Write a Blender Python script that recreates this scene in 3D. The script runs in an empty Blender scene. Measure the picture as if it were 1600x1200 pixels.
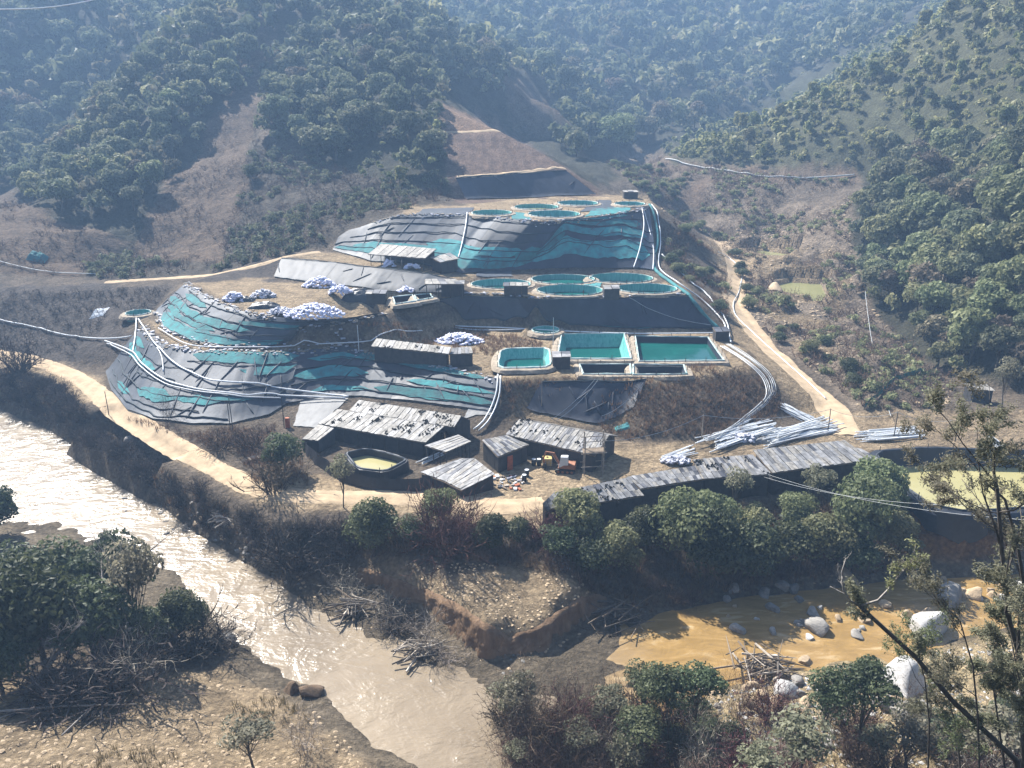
import bpy, math, random
import numpy as np
from mathutils import Vector, Matrix, geometry

RD = random.Random(11)
RN = np.random.default_rng(11)
SC = bpy.context.scene
COL = SC.collection

# ------------------------------------------------------------------ camera
F = 1250.0                       # focal length in pixels of the 1600 px wide photograph
PITCH = math.radians(19.4)
CZ = 44.0
cam_d = bpy.data.cameras.new('camera')
cam_d.sensor_width = 36.0
cam_d.lens = 36.0 * F / 1600.0
cam_d.clip_start = 0.3
cam_d.clip_end = 4000.0
cam = bpy.data.objects.new('camera', cam_d)
COL.objects.link(cam)
cam.location = (0, 0, CZ)
cam.rotation_euler = (math.pi / 2 - PITCH, 0, 0)
SC.camera = cam

# ------------------------------------------------------------------ sky and sun
SUN_AZ = math.radians(-38.0)     # to the left of the view direction (+Y)
SUN_EL = math.radians(44.0)
w = bpy.data.worlds.new('World')
SC.world = w
w.use_nodes = True
nt = w.node_tree
sky = nt.nodes.new('ShaderNodeTexSky')
sky.sky_type = 'NISHITA'
sky.sun_disc = False
sky.sun_elevation = SUN_EL
sky.sun_rotation = SUN_AZ
sky.altitude = 1200
sky.dust_density = 3.0
sky.air_density = 0.9
bg = nt.nodes['Background']
bg.inputs['Strength'].default_value = 0.085
nt.links.new(sky.outputs[0], bg.inputs[0])
sun_d = bpy.data.lights.new('sun', 'SUN')
sun_d.energy = 5.0
sun_d.angle = math.radians(0.53)
sun_d.color = (1.0, 0.96, 0.90)
sun = bpy.data.objects.new('sun', sun_d)
COL.objects.link(sun)
sv = Vector((math.sin(SUN_AZ) * math.cos(SUN_EL), math.cos(SUN_AZ) * math.cos(SUN_EL), math.sin(SUN_EL)))
sun.rotation_euler = sv.to_track_quat('Z', 'Y').to_euler()
SC.view_settings.view_transform = 'Standard'
SC.view_settings.look = 'None'
SC.view_settings.gamma = 1.0
SC.view_settings.use_curve_mapping = False
SC.view_settings.exposure = 1.5
SC.render.engine = 'CYCLES'
SC.cycles.max_bounces = 4
SC.cycles.diffuse_bounces = 2
SC.cycles.glossy_bounces = 1
SC.cycles.transmission_bounces = 2
SC.cycles.transparent_max_bounces = 6
SC.cycles.volume_bounces = 0
SC.cycles.use_denoising = True

# ------------------------------------------------------------------ survey helpers
CP, SP = math.cos(PITCH), math.sin(PITCH)

def ray(u, v):
    a = (u - 800.0) / F
    b = (600.0 - v) / F
    return a, b * SP + CP, b * CP - SP

def Pz(u, v, z):                 # point of the place seen at (u, v) whose height is z
    a, dy, dz = ray(u, v)
    t = (z - CZ) / dz
    return Vector((a * t, dy * t, z))

def PD(u, v, d, lower=0.0):      # the same at northing d
    a, dy, dz = ray(u, v)
    t = d / dy
    return Vector((a * t, d, CZ + dz * t - lower))

def proj(x, y, z):
    zz = z - CZ
    dep = y * CP - zz * SP
    up = y * SP + zz * CP
    dep = np.maximum(dep, 0.01)
    return 800 + F * x / dep, 600 - F * up / dep

# ------------------------------------------------------------------ value noise
_T = RN.random((256, 256))

def vnoise(x, y):
    xi = np.floor(x).astype(int); yi = np.floor(y).astype(int)
    fx = x - xi; fy = y - yi
    fx = fx * fx * (3 - 2 * fx); fy = fy * fy * (3 - 2 * fy)
    a = _T[xi & 255, yi & 255]; b = _T[(xi + 1) & 255, yi & 255]
    c = _T[xi & 255, (yi + 1) & 255]; d = _T[(xi + 1) & 255, (yi + 1) & 255]
    return (a * (1 - fx) + b * fx) * (1 - fy) + (c * (1 - fx) + d * fx) * fy - 0.5

def fbm(x, y, sc, octv=4, gain=0.5):
    x = np.asarray(x, float) / sc; y = np.asarray(y, float) / sc
    s = 0; a = 1.0
    for i in range(octv):
        s = s + a * vnoise(x + 17.3 * i, y + 31.7 * i)
        x = x * 2.03; y = y * 2.03; a *= gain
    return s

def inpoly(px, py, poly):
    px = np.asarray(px, float); py = np.asarray(py, float)
    ins = np.zeros(px.shape, bool)
    n = len(poly)
    for i in range(n):
        x1, y1 = poly[i]; x2, y2 = poly[(i + 1) % n]
        if y1 == y2: continue
        c = ((y1 > py) != (y2 > py)) & (px < (x2 - x1) * (py - y1) / (y2 - y1) + x1)
        ins ^= c
    return ins

# ------------------------------------------------------------------ scene helpers
def tag(o, label=None, cat=None, group=None, kind=None):
    if label: o['label'] = label
    if cat: o['category'] = cat
    if group: o['group'] = group
    if kind: o['kind'] = kind
    return o

def empty(name, loc=(0, 0, 0), rz=0.0):
    o = bpy.data.objects.new(name, None)
    o.empty_display_size = 0.3
    COL.objects.link(o)
    o.location = loc
    o.rotation_euler = (0, 0, rz)
    return o

def thing(name, label, cat, loc=(0, 0, 0), rz=0.0, group=None):
    return tag(empty(name, loc, rz), label, cat, group)

def link(name, me, mat=None, parent=None):
    if mat is not None and len(me.materials) == 0:
        for m in (mat if isinstance(mat, (list, tuple)) else [mat]): me.materials.append(m)
    o = bpy.data.objects.new(name, me)
    COL.objects.link(o)
    if parent is not None: o.parent = parent
    return o

def mesh_np(name, V, FA, smooth=False):
    V = np.asarray(V, np.float32); FA = np.asarray(FA, np.int32)
    me = bpy.data.meshes.new(name)
    k = FA.shape[1]; m = FA.shape[0]
    me.vertices.add(len(V)); me.vertices.foreach_set('co', V.ravel())
    me.loops.add(m * k); me.loops.foreach_set('vertex_index', FA.ravel())
    me.polygons.add(m)
    me.polygons.foreach_set('loop_start', np.arange(0, m * k, k, dtype=np.int32))
    me.polygons.foreach_set('loop_total', np.full(m, k, np.int32))
    me.polygons.foreach_set('use_smooth', np.full(m, smooth, bool))
    me.update(calc_edges=True)
    return me

def set_float(me, name, vals):
    at = me.attributes.new(name, 'FLOAT', 'POINT')
    at.data.foreach_set('value', np.asarray(vals, np.float32))

def set_col(me, name, cols):
    at = me.attributes.new(name, 'FLOAT_COLOR', 'POINT')
    c = np.ones((len(cols), 4), np.float32); c[:, :3] = cols
    at.data.foreach_set('color', c.ravel())

class MB:                        # collects shapes of ONE piece and links them as one mesh
    def __init__(s): s.v = []; s.f = []
    def add(s, vs, fs):
        o = len(s.v)
        s.v.extend([tuple(p) for p in vs]); s.f.extend([tuple(i + o for i in f) for f in fs])
        return s
    def hexa(s, p):              # 8 corners: bottom 0-3, top 4-7
        return s.add(p, [(3, 2, 1, 0), (4, 5, 6, 7), (0, 1, 5, 4), (1, 2, 6, 5), (2, 3, 7, 6), (3, 0, 4, 7)])
    def box(s, c, d, rz=0.0):
        cs, sn = math.cos(rz), math.sin(rz); p = []
        for z in (-1, 1):
            for x, y in ((-1, -1), (1, -1), (1, 1), (-1, 1)):
                X, Y = x * d[0] / 2, y * d[1] / 2
                p.append((c[0] + X * cs - Y * sn, c[1] + X * sn + Y * cs, c[2] + z * d[2] / 2))
        return s.hexa(p)
    def slab(s, a, b, c, d, th): # a quad with thickness downwards
        dn = Vector((0, 0, -th))
        return s.hexa([Vector(a) + dn, Vector(b) + dn, Vector(c) + dn, Vector(d) + dn, a, b, c, d])
    def tube(s, pts, r, n=6, cap=True):
        pts = [Vector(p) for p in pts]; rings = []
        k = len(pts); o = len(s.v)
        rr = r if isinstance(r, (list, tuple)) else [r] * k
        for i, p in enumerate(pts):
            t = (pts[min(i + 1, k - 1)] - pts[max(i - 1, 0)])
            if t.length < 1e-6: t = Vector((0, 0, 1))
            t.normalize()
            a = t.cross(Vector((0, 0, 1)) if abs(t.z) < 0.9 else Vector((1, 0, 0))).normalized()
            b = t.cross(a)
            for j in range(n):
                q = 2 * math.pi * j / n
                s.v.append(tuple(p + (a * math.cos(q) + b * math.sin(q)) * rr[i]))
        for i in range(k - 1):
            for j in range(n):
                j2 = (j + 1) % n
                s.f.append((o + i * n + j, o + i * n + j2, o + (i + 1) * n + j2, o + (i + 1) * n + j))
        if cap:
            s.f.append(tuple(o + j for j in range(n - 1, -1, -1)))
            s.f.append(tuple(o + (k - 1) * n + j for j in range(n)))
        return s
    def mesh(s, name, smooth=False):
        me = bpy.data.meshes.new(name)
        me.from_pydata(s.v, [], s.f); me.update()
        if smooth: me.polygons.foreach_set('use_smooth', [True] * len(me.polygons))
        return me
    def build(s, name, mat, parent=None, smooth=False):
        return link(name, s.mesh(name, smooth), mat, parent)

def grid_faces(nu, nv):
    i = np.arange(nu - 1)[:, None]; j = np.arange(nv - 1)[None, :]
    a = (i * nv + j).ravel()
    return np.stack([a, a + nv, a + nv + 1, a + 1], 1)

# ------------------------------------------------------------------ materials
def nodes_of(m):
    m.use_nodes = True
    n = m.node_tree.nodes; l = m.node_tree.links
    return n, l, n['Principled BSDF'], n['Material Output']

def mat(name, col, rough=0.8, var=0.25, scale=3.0, bump=0.0, bscale=None, objvar=0.0, spec=0.5, col2=None, metal=0.0, stretch=None):
    m = bpy.data.materials.new(name)
    n, l, P, O = nodes_of(m)
    tc = n.new('ShaderNodeTexCoord')
    src = tc.outputs['Object']
    if stretch:
        mp = n.new('ShaderNodeMapping'); mp.inputs['Scale'].default_value = stretch
        l.new(src, mp.inputs[0]); src = mp.outputs[0]
    tx = n.new('ShaderNodeTexNoise'); tx.inputs['Scale'].default_value = scale
    tx.inputs['Detail'].default_value = 5; tx.inputs['Roughness'].default_value = 0.6
    l.new(src, tx.inputs['Vector'])
    cr = n.new('ShaderNodeValToRGB')
    c2 = col2 if col2 else tuple(min(1, c * (1 + var)) for c in col)
    c1 = col if col2 else tuple(c * (1 - var) for c in col)
    cr.color_ramp.elements[0].position = 0.32; cr.color_ramp.elements[0].color = (*c1, 1)
    cr.color_ramp.elements[1].position = 0.68; cr.color_ramp.elements[1].color = (*c2, 1)
    l.new(tx.outputs['Fac'], cr.inputs[0])
    out = cr.outputs[0]
    if objvar:
        oi = n.new('ShaderNodeObjectInfo'); mr = n.new('ShaderNodeMapRange')
        mr.inputs['To Min'].default_value = 1 - objvar; mr.inputs['To Max'].default_value = 1 + objvar
        hs = n.new('ShaderNodeHueSaturation')
        l.new(oi.outputs['Random'], mr.inputs[0]); l.new(mr.outputs[0], hs.inputs['Value']); l.new(out, hs.inputs['Color'])
        out = hs.outputs[0]
    l.new(out, P.inputs['Base Color'])
    P.inputs['Roughness'].default_value = rough
    P.inputs['Specular IOR Level'].default_value = spec
    P.inputs['Metallic'].default_value = metal
    if bump:
        b = n.new('ShaderNodeBump'); b.inputs['Strength'].default_value = bump; b.inputs['Distance'].default_value = 0.1
        t2 = n.new('ShaderNodeTexNoise'); t2.inputs['Scale'].default_value = bscale or scale * 4; t2.inputs['Detail'].default_value = 4
        l.new(src, t2.inputs['Vector']); l.new(t2.outputs['Fac'], b.inputs['Height']); l.new(b.outputs[0], P.inputs['Normal'])
    return m

def leaf_mat(name, ca, cb, rough=0.5, trans=0.3, objvar=0.25, spec=0.45):
    m = bpy.data.materials.new(name)
    n, l, P, O = nodes_of(m)
    at = n.new('ShaderNodeAttribute'); at.attribute_name = 'tint'
    mx = n.new('ShaderNodeMix'); mx.data_type = 'RGBA'
    mx.inputs['A'].default_value = (*ca, 1); mx.inputs['B'].default_value = (*cb, 1)
    l.new(at.outputs['Fac'], mx.inputs['Factor'])
    oi = n.new('ShaderNodeObjectInfo'); mr = n.new('ShaderNodeMapRange')
    mr.inputs['To Min'].default_value = 1 - objvar; mr.inputs['To Max'].default_value = 1 + objvar
    hs = n.new('ShaderNodeHueSaturation')
    l.new(oi.outputs['Random'], mr.inputs[0]); l.new(mr.outputs[0], hs.inputs['Value']); l.new(mx.outputs['Result'], hs.inputs['Color'])
    mh = n.new('ShaderNodeMapRange'); mh.inputs['To Min'].default_value = 0.465; mh.inputs['To Max'].default_value = 0.52
    fr = n.new('ShaderNodeMath'); fr.operation = 'FRACT'; mm = n.new('ShaderNodeMath'); mm.operation = 'MULTIPLY'; mm.inputs[1].default_value = 7.31
    l.new(oi.outputs['Random'], mm.inputs[0]); l.new(mm.outputs[0], fr.inputs[0]); l.new(fr.outputs[0], mh.inputs[0]); l.new(mh.outputs[0], hs.inputs['Hue'])
    l.new(hs.outputs[0], P.inputs['Base Color'])
    P.inputs['Roughness'].default_value = rough
    P.inputs['Specular IOR Level'].default_value = spec
    if trans:
        tr = n.new('ShaderNodeBsdfTranslucent'); ms = n.new('ShaderNodeMixShader'); ms.inputs[0].default_value = trans
        l.new(hs.outputs[0], tr.inputs[0]); l.new(P.outputs[0], ms.inputs[1]); l.new(tr.outputs[0], ms.inputs[2])
        l.new(ms.outputs[0], O.inputs[0])
    return m

def ground_mat():
    m = bpy.data.materials.new('earth')
    n, l, P, O = nodes_of(m)
    at = n.new('ShaderNodeAttribute'); at.attribute_name = 'cover'
    geo = n.new('ShaderNodeNewGeometry')
    t1 = n.new('ShaderNodeTexNoise'); t1.inputs['Scale'].default_value = 0.35; t1.inputs['Detail'].default_value = 8; t1.inputs['Roughness'].default_value = 0.65
    l.new(geo.outputs['Position'], t1.inputs['Vector'])
    mr = n.new('ShaderNodeMapRange'); mr.inputs['From Min'].default_value = 0.3; mr.inputs['From Max'].default_value = 0.7
    mr.inputs['To Min'].default_value = 0.6; mr.inputs['To Max'].default_value = 1.4
    l.new(t1.outputs['Fac'], mr.inputs[0])
    t3 = n.new('ShaderNodeTexNoise'); t3.inputs['Scale'].default_value = 2.6; t3.inputs['Detail'].default_value = 6; t3.inputs['Roughness'].default_value = 0.7
    l.new(geo.outputs['Position'], t3.inputs['Vector'])
    mr3 = n.new('ShaderNodeMapRange'); mr3.inputs['From Min'].default_value = 0.3; mr3.inputs['From Max'].default_value = 0.7
    mr3.inputs['To Min'].default_value = 0.72; mr3.inputs['To Max'].default_value = 1.28
    l.new(t3.outputs['Fac'], mr3.inputs[0])
    mu0 = n.new('ShaderNodeMath'); mu0.operation = 'MULTIPLY'; l.new(mr.outputs[0], mu0.inputs[0]); l.new(mr3.outputs[0], mu0.inputs[1])
    t5 = n.new('ShaderNodeTexVoronoi'); t5.inputs['Scale'].default_value = 1.9; t5.inputs['Randomness'].default_value = 1.0; l.new(geo.outputs['Position'], t5.inputs['Vector'])
    mr5 = n.new('ShaderNodeMapRange'); mr5.inputs['From Min'].default_value = 0.0; mr5.inputs['From Max'].default_value = 0.75; mr5.inputs['To Min'].default_value = 1.18; mr5.inputs['To Max'].default_value = 0.72
    l.new(t5.outputs['Distance'], mr5.inputs[0])
    mu = n.new('ShaderNodeMath'); mu.operation = 'MULTIPLY'; l.new(mu0.outputs[0], mu.inputs[0]); l.new(mr5.outputs[0], mu.inputs[1])
    hs = n.new('ShaderNodeHueSaturation'); l.new(mu.outputs[0], hs.inputs['Value']); l.new(at.outputs['Color'], hs.inputs['Color'])
    l.new(hs.outputs[0], P.inputs['Base Color'])
    P.inputs['Roughness'].default_value = 0.95; P.inputs['Specular IOR Level'].default_value = 0.2
    t2 = n.new('ShaderNodeTexNoise'); t2.inputs['Scale'].default_value = 1.3; t2.inputs['Detail'].default_value = 9; t2.inputs['Roughness'].default_value = 0.7
    l.new(geo.outputs['Position'], t2.inputs['Vector'])
    b = n.new('ShaderNodeBump'); b.inputs['Strength'].default_value = 1.0; b.inputs['Distance'].default_value = 1.1
    l.new(t2.outputs['Fac'], b.inputs['Height']); l.new(b.outputs[0], P.inputs['Normal'])
    return m

def water_mat(name, col, col2, rough, wave, bump, split=None):
    m = bpy.data.materials.new(name)
    n, l, P, O = nodes_of(m)
    geo = n.new('ShaderNodeNewGeometry')
    t0 = n.new('ShaderNodeTexNoise'); t0.inputs['Scale'].default_value = 0.12; t0.inputs['Detail'].default_value = 6
    l.new(geo.outputs['Position'], t0.inputs['Vector'])
    cr = n.new('ShaderNodeValToRGB')
    cr.color_ramp.elements[0].position = 0.35; cr.color_ramp.elements[0].color = (*col, 1)
    cr.color_ramp.elements[1].position = 0.65; cr.color_ramp.elements[1].color = (*col2, 1)
    l.new(t0.outputs['Fac'], cr.inputs[0])
    out = cr.outputs[0]
    if split:                    # silt colour of the side stream, by easting
        sx = n.new('ShaderNodeSeparateXYZ'); l.new(geo.outputs['Position'], sx.inputs[0])
        mr = n.new('ShaderNodeMapRange'); mr.inputs['From Min'].default_value = split[0]; mr.inputs['From Max'].default_value = split[1]
        l.new(sx.outputs[0], mr.inputs[0])
        mx = n.new('ShaderNodeMix'); mx.data_type = 'RGBA'
        l.new(mr.outputs[0], mx.inputs['Factor']); l.new(out, mx.inputs['A'])
        mf = n.new('ShaderNodeMapping'); mf.inputs['Scale'].default_value = (0.25, 0.8, 1); mf.inputs['Rotation'].default_value = (0, 0, 0.25); l.new(geo.outputs['Position'], mf.inputs[0])
        tf = n.new('ShaderNodeTexNoise'); tf.inputs['Scale'].default_value = 0.9; tf.inputs['Detail'].default_value = 7; tf.inputs['Roughness'].default_value = 0.65; tf.inputs['Distortion'].default_value = 0.8
        l.new(mf.outputs[0], tf.inputs['Vector'])
        cf = n.new('ShaderNodeValToRGB'); ce = cf.color_ramp.elements; ce[0].position = 0.42; ce[0].color = (*[c * 0.8 for c in split[2]], 1); ce[1].position = 0.72; ce[1].color = (0.44, 0.34, 0.20, 1)
        em = ce.new(0.56); em.color = (*split[2], 1)
        l.new(tf.outputs['Fac'], cf.inputs[0]); l.new(cf.outputs[0], mx.inputs['B'])
        out = mx.outputs['Result']
        rr = n.new('ShaderNodeMapRange'); rr.inputs['To Min'].default_value = rough; rr.inputs['To Max'].default_value = 0.07
        l.new(mr.outputs[0], rr.inputs[0]); l.new(rr.outputs[0], P.inputs['Roughness'])
    l.new(out, P.inputs['Base Color'])
    P.inputs['Roughness'].default_value = rough
    P.inputs['IOR'].default_value = 1.33
    mp = n.new('ShaderNodeMapping'); mp.inputs['Rotation'].default_value = (0, 0, math.radians(-40)); mp.inputs['Scale'].default_value = (0.55, 1.3, 1)
    l.new(geo.outputs['Position'], mp.inputs[0])
    t1 = n.new('ShaderNodeTexNoise'); t1.inputs['Scale'].default_value = wave; t1.inputs['Detail'].default_value = 4; t1.inputs['Roughness'].default_value = 0.6
    l.new(mp.outputs[0], t1.inputs['Vector'])
    b = n.new('ShaderNodeBump'); b.inputs['Strength'].default_value = bump; b.inputs['Distance'].default_value = 0.35
    t4 = n.new('ShaderNodeTexNoise'); t4.inputs['Scale'].default_value = wave * 0.22; t4.inputs['Detail'].default_value = 3; t4.inputs['Distortion'].default_value = 1.2
    l.new(geo.outputs['Position'], t4.inputs['Vector'])
    pw = n.new('ShaderNodeMapRange'); pw.inputs['From Min'].default_value = 0.3; pw.inputs['From Max'].default_value = 0.7; pw.inputs['To Min'].default_value = 0.25; pw.inputs['To Max'].default_value = 1.35
    l.new(t4.outputs['Fac'], pw.inputs[0])
    ml = n.new('ShaderNodeMath'); ml.operation = 'MULTIPLY'; l.new(t1.outputs['Fac'], ml.inputs[0]); l.new(pw.outputs[0], ml.inputs[1])
    l.new(ml.outputs[0], b.inputs['Height']); l.new(b.outputs[0], P.inputs['Normal'])
    return m

M = {}
M['earth'] = ground_mat()
M['river'] = water_mat('muddy_water', (0.185, 0.145, 0.098), (0.26, 0.207, 0.142), 0.26, 1.2, 0.42, split=(4, 14, (0.29, 0.185, 0.07)))
M['pond_teal'] = water_mat('teal_water', (0.005, 0.070, 0.064), (0.009, 0.105, 0.092), 0.12, 1.6, 0.06)
M['pond_green'] = water_mat('olive_water', (0.31, 0.28, 0.13), (0.38, 0.34, 0.17), 0.15, 1.2, 0.05)
M['pond_brown'] = water_mat('valley_water', (0.20, 0.20, 0.09), (0.26, 0.25, 0.12), 0.15, 1.2, 0.05)
M['road'] = mat('packed_sand', (0.42, 0.315, 0.20), 0.95, 0.22, 0.6, 0.5, 3.0, spec=0.2)
M['liner'] = mat('grey_liner', (0.034, 0.043, 0.056), 0.58, 0.3, 0.35, 0.25, 1.2, objvar=0.22, spec=0.3, col2=(0.056, 0.066, 0.081), stretch=(1, 1, 0.5))
M['liner_dark'] = mat('black_liner', (0.017, 0.022, 0.033), 0.5, 0.3, 0.4, 0.25, 1.4, objvar=0.2, spec=0.35, col2=(0.035, 0.042, 0.06), stretch=(1, 1, 0.5))
M['liner_mid'] = mat('slate_liner', (0.036, 0.041, 0.048), 0.6, 0.3, 0.35, 0.25, 1.2, objvar=0.15, spec=0.25, col2=(0.060, 0.065, 0.073), stretch=(1, 1, 0.5))
M['net'] = mat('teal_net', (0.05, 0.115, 0.125), 0.8, 0.3, 0.7, 0.4, 2.5, objvar=0.3, col2=(0.045, 0.235, 0.235), spec=0.2)
M['net_pond'] = mat('teal_pond_net', (0.06, 0.28, 0.26), 0.6, 0.3, 1.2, 0.2, 4, objvar=0.12, col2=(0.17, 0.45, 0.41), spec=0.3, stretch=(3, 3, 0.25))
M['rope'] = mat('dark_rope', (0.02, 0.035, 0.045), 0.8, 0.2)
M['rim'] = mat('pale_rim', (0.20, 0.36, 0.34), 0.7, 0.35, 1.2, objvar=0.1, col2=(0.55, 0.57, 0.53))
M['sand_rim'] = mat('sandbag_rim', (0.27, 0.22, 0.16), 0.9, 0.35, 2.0, 0.4, 5)
M['pipe'] = mat('white_pipe', (0.60, 0.62, 0.63), 0.4, 0.12, 2.0, objvar=0.12)
M['hose_grey'] = mat('grey_hose', (0.36, 0.38, 0.38), 0.5, 0.2, 2.0)
M['wood'] = mat('weathered_wood', (0.17, 0.13, 0.09), 0.9, 0.3, 3.0, objvar=0.25)
M['wood_pale'] = mat('pale_wood', (0.36, 0.31, 0.25), 0.9, 0.3, 3.0, objvar=0.2)
M['post'] = mat('dark_post', (0.05, 0.045, 0.04), 0.9, 0.3)
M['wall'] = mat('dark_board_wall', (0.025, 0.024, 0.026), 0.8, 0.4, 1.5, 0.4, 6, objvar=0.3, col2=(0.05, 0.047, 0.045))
M['red'] = mat('rust_red_paint', (0.34, 0.085, 0.03), 0.7, 0.25, 3.0)
M['roof_pale'] = mat('pale_roof_felt', (0.135, 0.125, 0.11), 0.65, 0.3, 2.2, 0.3, 5, objvar=0.25, spec=0.3, col2=(0.34, 0.32, 0.285))
M['roof_grey'] = mat('grey_roof_felt', (0.13, 0.128, 0.126), 0.55, 0.3, 1.6, 0.3, 5, objvar=0.35, spec=0.35, col2=(0.29, 0.285, 0.28))
M['roof_dark'] = mat('dark_roof_felt', (0.035, 0.036, 0.042), 0.5, 0.3, 1.6, 0.3, 5, objvar=0.4, col2=(0.10, 0.10, 0.11))
M['moss'] = mat('dead_leaf_litter', (0.03, 0.026, 0.018), 0.95, 0.3, 5.0)
M['bag'] = mat('white_sack', (0.60, 0.60, 0.74), 0.7, 0.15, 3.0, col2=(0.74, 0.74, 0.84))
M['bag_grey'] = mat('grey_sack', (0.25, 0.26, 0.30), 0.7, 0.3, 2.0, col2=(0.6, 0.6, 0.66))
M['tarp'] = mat('black_tarp', (0.02, 0.022, 0.028), 0.45, 0.3, 1.5, 0.4, 4)
M['tarp_blue'] = mat('grey_blue_tarp', (0.10, 0.15, 0.22), 0.6, 0.2, 1.5, 0.4, 4)
M['rock'] = mat('river_boulder', (0.15, 0.14, 0.125), 0.8, 0.25, 2.0, 0.6, 8, objvar=0.3, col2=(0.28, 0.26, 0.23))
M['rock_white'] = mat('pale_boulder', (0.34, 0.33, 0.31), 0.75, 0.2, 1.5, 0.6, 6, objvar=0.1, col2=(0.52, 0.50, 0.47))
M['rock_tan'] = mat('tan_boulder', (0.36, 0.27, 0.17), 0.85, 0.25, 2.0, 0.5, 8, objvar=0.2)
M['concrete'] = mat('dusty_sheet', (0.17, 0.17, 0.168), 0.7, 0.2, 0.5, 0.2, 3)
M['bark'] = mat('bark', (0.09, 0.075, 0.06), 0.9, 0.3, 4.0, objvar=0.2)
M['bark_pale'] = mat('pale_bark', (0.30, 0.27, 0.235), 0.85, 0.3, 4.0, 0.3, 10)
M['twig'] = leaf_mat('dry_twig', (0.085, 0.06, 0.045), (0.17, 0.125, 0.085), 0.9, 0.0, 0.3, 0.1)
M['twig_dark'] = leaf_mat('dark_twig', (0.045, 0.038, 0.034), (0.10, 0.085, 0.072), 0.9, 0.0, 0.3, 0.1)
M['twig_maroon'] = leaf_mat('maroon_twig', (0.07, 0.035, 0.032), (0.14, 0.075, 0.06), 0.9, 0.0, 0.2, 0.1)
M['twig_pale'] = leaf_mat('pale_twig', (0.22, 0.19, 0.15), (0.36, 0.32, 0.26), 0.9, 0.0, 0.15, 0.1)
M['grass_dry'] = leaf_mat('dry_grass', (0.16, 0.115, 0.065), (0.30, 0.225, 0.125), 0.9, 0.2, 0.2, 0.1)
M['leaf_forest'] = leaf_mat('forest_leaf', (0.085, 0.102, 0.058), (0.215, 0.225, 0.135), 0.65, 0.42, 0.3, 0.18)
M['leaf_bamboo'] = leaf_mat('light_leaf', (0.115, 0.135, 0.052), (0.29, 0.29, 0.13), 0.6, 0.45, 0.3, 0.25)
M['leaf_dark'] = leaf_mat('dark_leaf', (0.038, 0.056, 0.027), (0.115, 0.138, 0.066), 0.55, 0.38, 0.3, 0.25)
M['leaf_pale'] = leaf_mat('pale_leaf', (0.105, 0.128, 0.058), (0.275, 0.29, 0.15), 0.6, 0.42, 0.22, 0.2)
M['leaf_grey'] = leaf_mat('grey_leaf', (0.13, 0.132, 0.08), (0.30, 0.29, 0.195), 0.55, 0.5, 0.2, 0.25)
M['leaf_red'] = leaf_mat('red_leaf', (0.10, 0.035, 0.02), (0.20, 0.08, 0.04), 0.6, 0.25, 0.2, 0.3)
M['orange'] = mat('orange_excavator_paint', (0.26, 0.10, 0.045), 0.65, 0.3, 3.0)
M['yellow'] = mat('yellow_plastic', (0.50, 0.36, 0.12), 0.6, 0.2, 3.0)
M['blue_grey'] = mat('pale_plastic', (0.55, 0.57, 0.58), 0.5, 0.1, 3.0)
M['glass'] = mat('cab_glass', (0.05, 0.07, 0.07), 0.1, 0.1, 3.0)
M['black'] = mat('black_rubber', (0.02, 0.02, 0.02), 0.7, 0.2, 3.0)
M['earth_block'] = mat('bluff_earth', (0.13, 0.09, 0.058), 0.95, 0.3, 2.0, 0.8, 5, spec=0.2)
M['scarp'] = mat('raw_earth_face', (0.135, 0.085, 0.05), 0.95, 0.3, 1.2, 0.9, 4, spec=0.15, col2=(0.25, 0.165, 0.10), stretch=(1, 1, 0.3))
M['leaf_dry'] = leaf_mat('dry_leaf', (0.11, 0.095, 0.06), (0.235, 0.20, 0.135), 0.7, 0.35, 0.3, 0.15)

# ------------------------------------------------------------------ the lie of the land: surveyed break lines
CTRL = []                        # x, y, z, roughness

def cz(pts, r=0.0, z=None):      # a break line of (u, v, z) points, walked at 1.5 m steps
    w = []
    lastz = z
    for p in pts:
        if len(p) > 2: lastz = p[2]
        w.append((p[0], p[1], lastz))
    W = [Pz(*p) for p in w]
    add_line(W, r)
    return W

def add_line(W, r):
    for a, b in zip(W[:-1], W[1:]):
        n = max(1, int((b - a).length / 1.5))
        for i in range(n):
            q = a.lerp(b, i / n); CTRL.append((q.x, q.y, q.z, r))
    CTRL.append((*W[-1], r))

def cd(pts, r=1.0, lower=0.0):
    for u, v, d in pts:
        q = PD(u, v, d, lower); CTRL.append((*q, r))

def cw(pts, r=1.0):
    for p in pts: CTRL.append((*p, r))

# river and side stream
cz([(-250, 590, -5.6), (0, 637), (60, 660), (110, 690), (190, 728), (240, 772), (300, 825), (370, 868), (430, 905), (480, 950), (560, 990), (640, 1022), (720, 1058), (785, 1085)], 0.15)
cz([(-300, 650, -7.5), (0, 700), (100, 735), (200, 795), (300, 870), (400, 960), (500, 1020), (600, 1080), (680, 1130), (740, 1200), (800, 1280)], 0.0)
cz([(-300, 740, -5.6), (0, 800), (100, 820), (190, 855), (290, 905), (340, 980), (400, 1040), (480, 1080), (530, 1115), (570, 1165), (640, 1200), (690, 1290)], 0.15)
cz([(785, 1085, -5.6), (800, 1130), (850, 1170), (930, 1175)], 0.1)
cz([(985, 988, -5.6), (1003, 1015), (1035, 1040), (1045, 1080), (1020, 1130), (930, 1175)], 0.1)
cz([(985, 988, -5.6), (1000, 973), (1060, 955), (1120, 944), (1230, 928), (1330, 918), (1450, 905), (1600, 895), (1850, 885)], 0.1)
cz([(1850, 930, -6.6), (1600, 935), (1450, 950), (1330, 975), (1200, 995), (1110, 1010), (1070, 1050), (1062, 1090), (1040, 1140), (980, 1210), (850, 1240)], 0.0)
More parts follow.
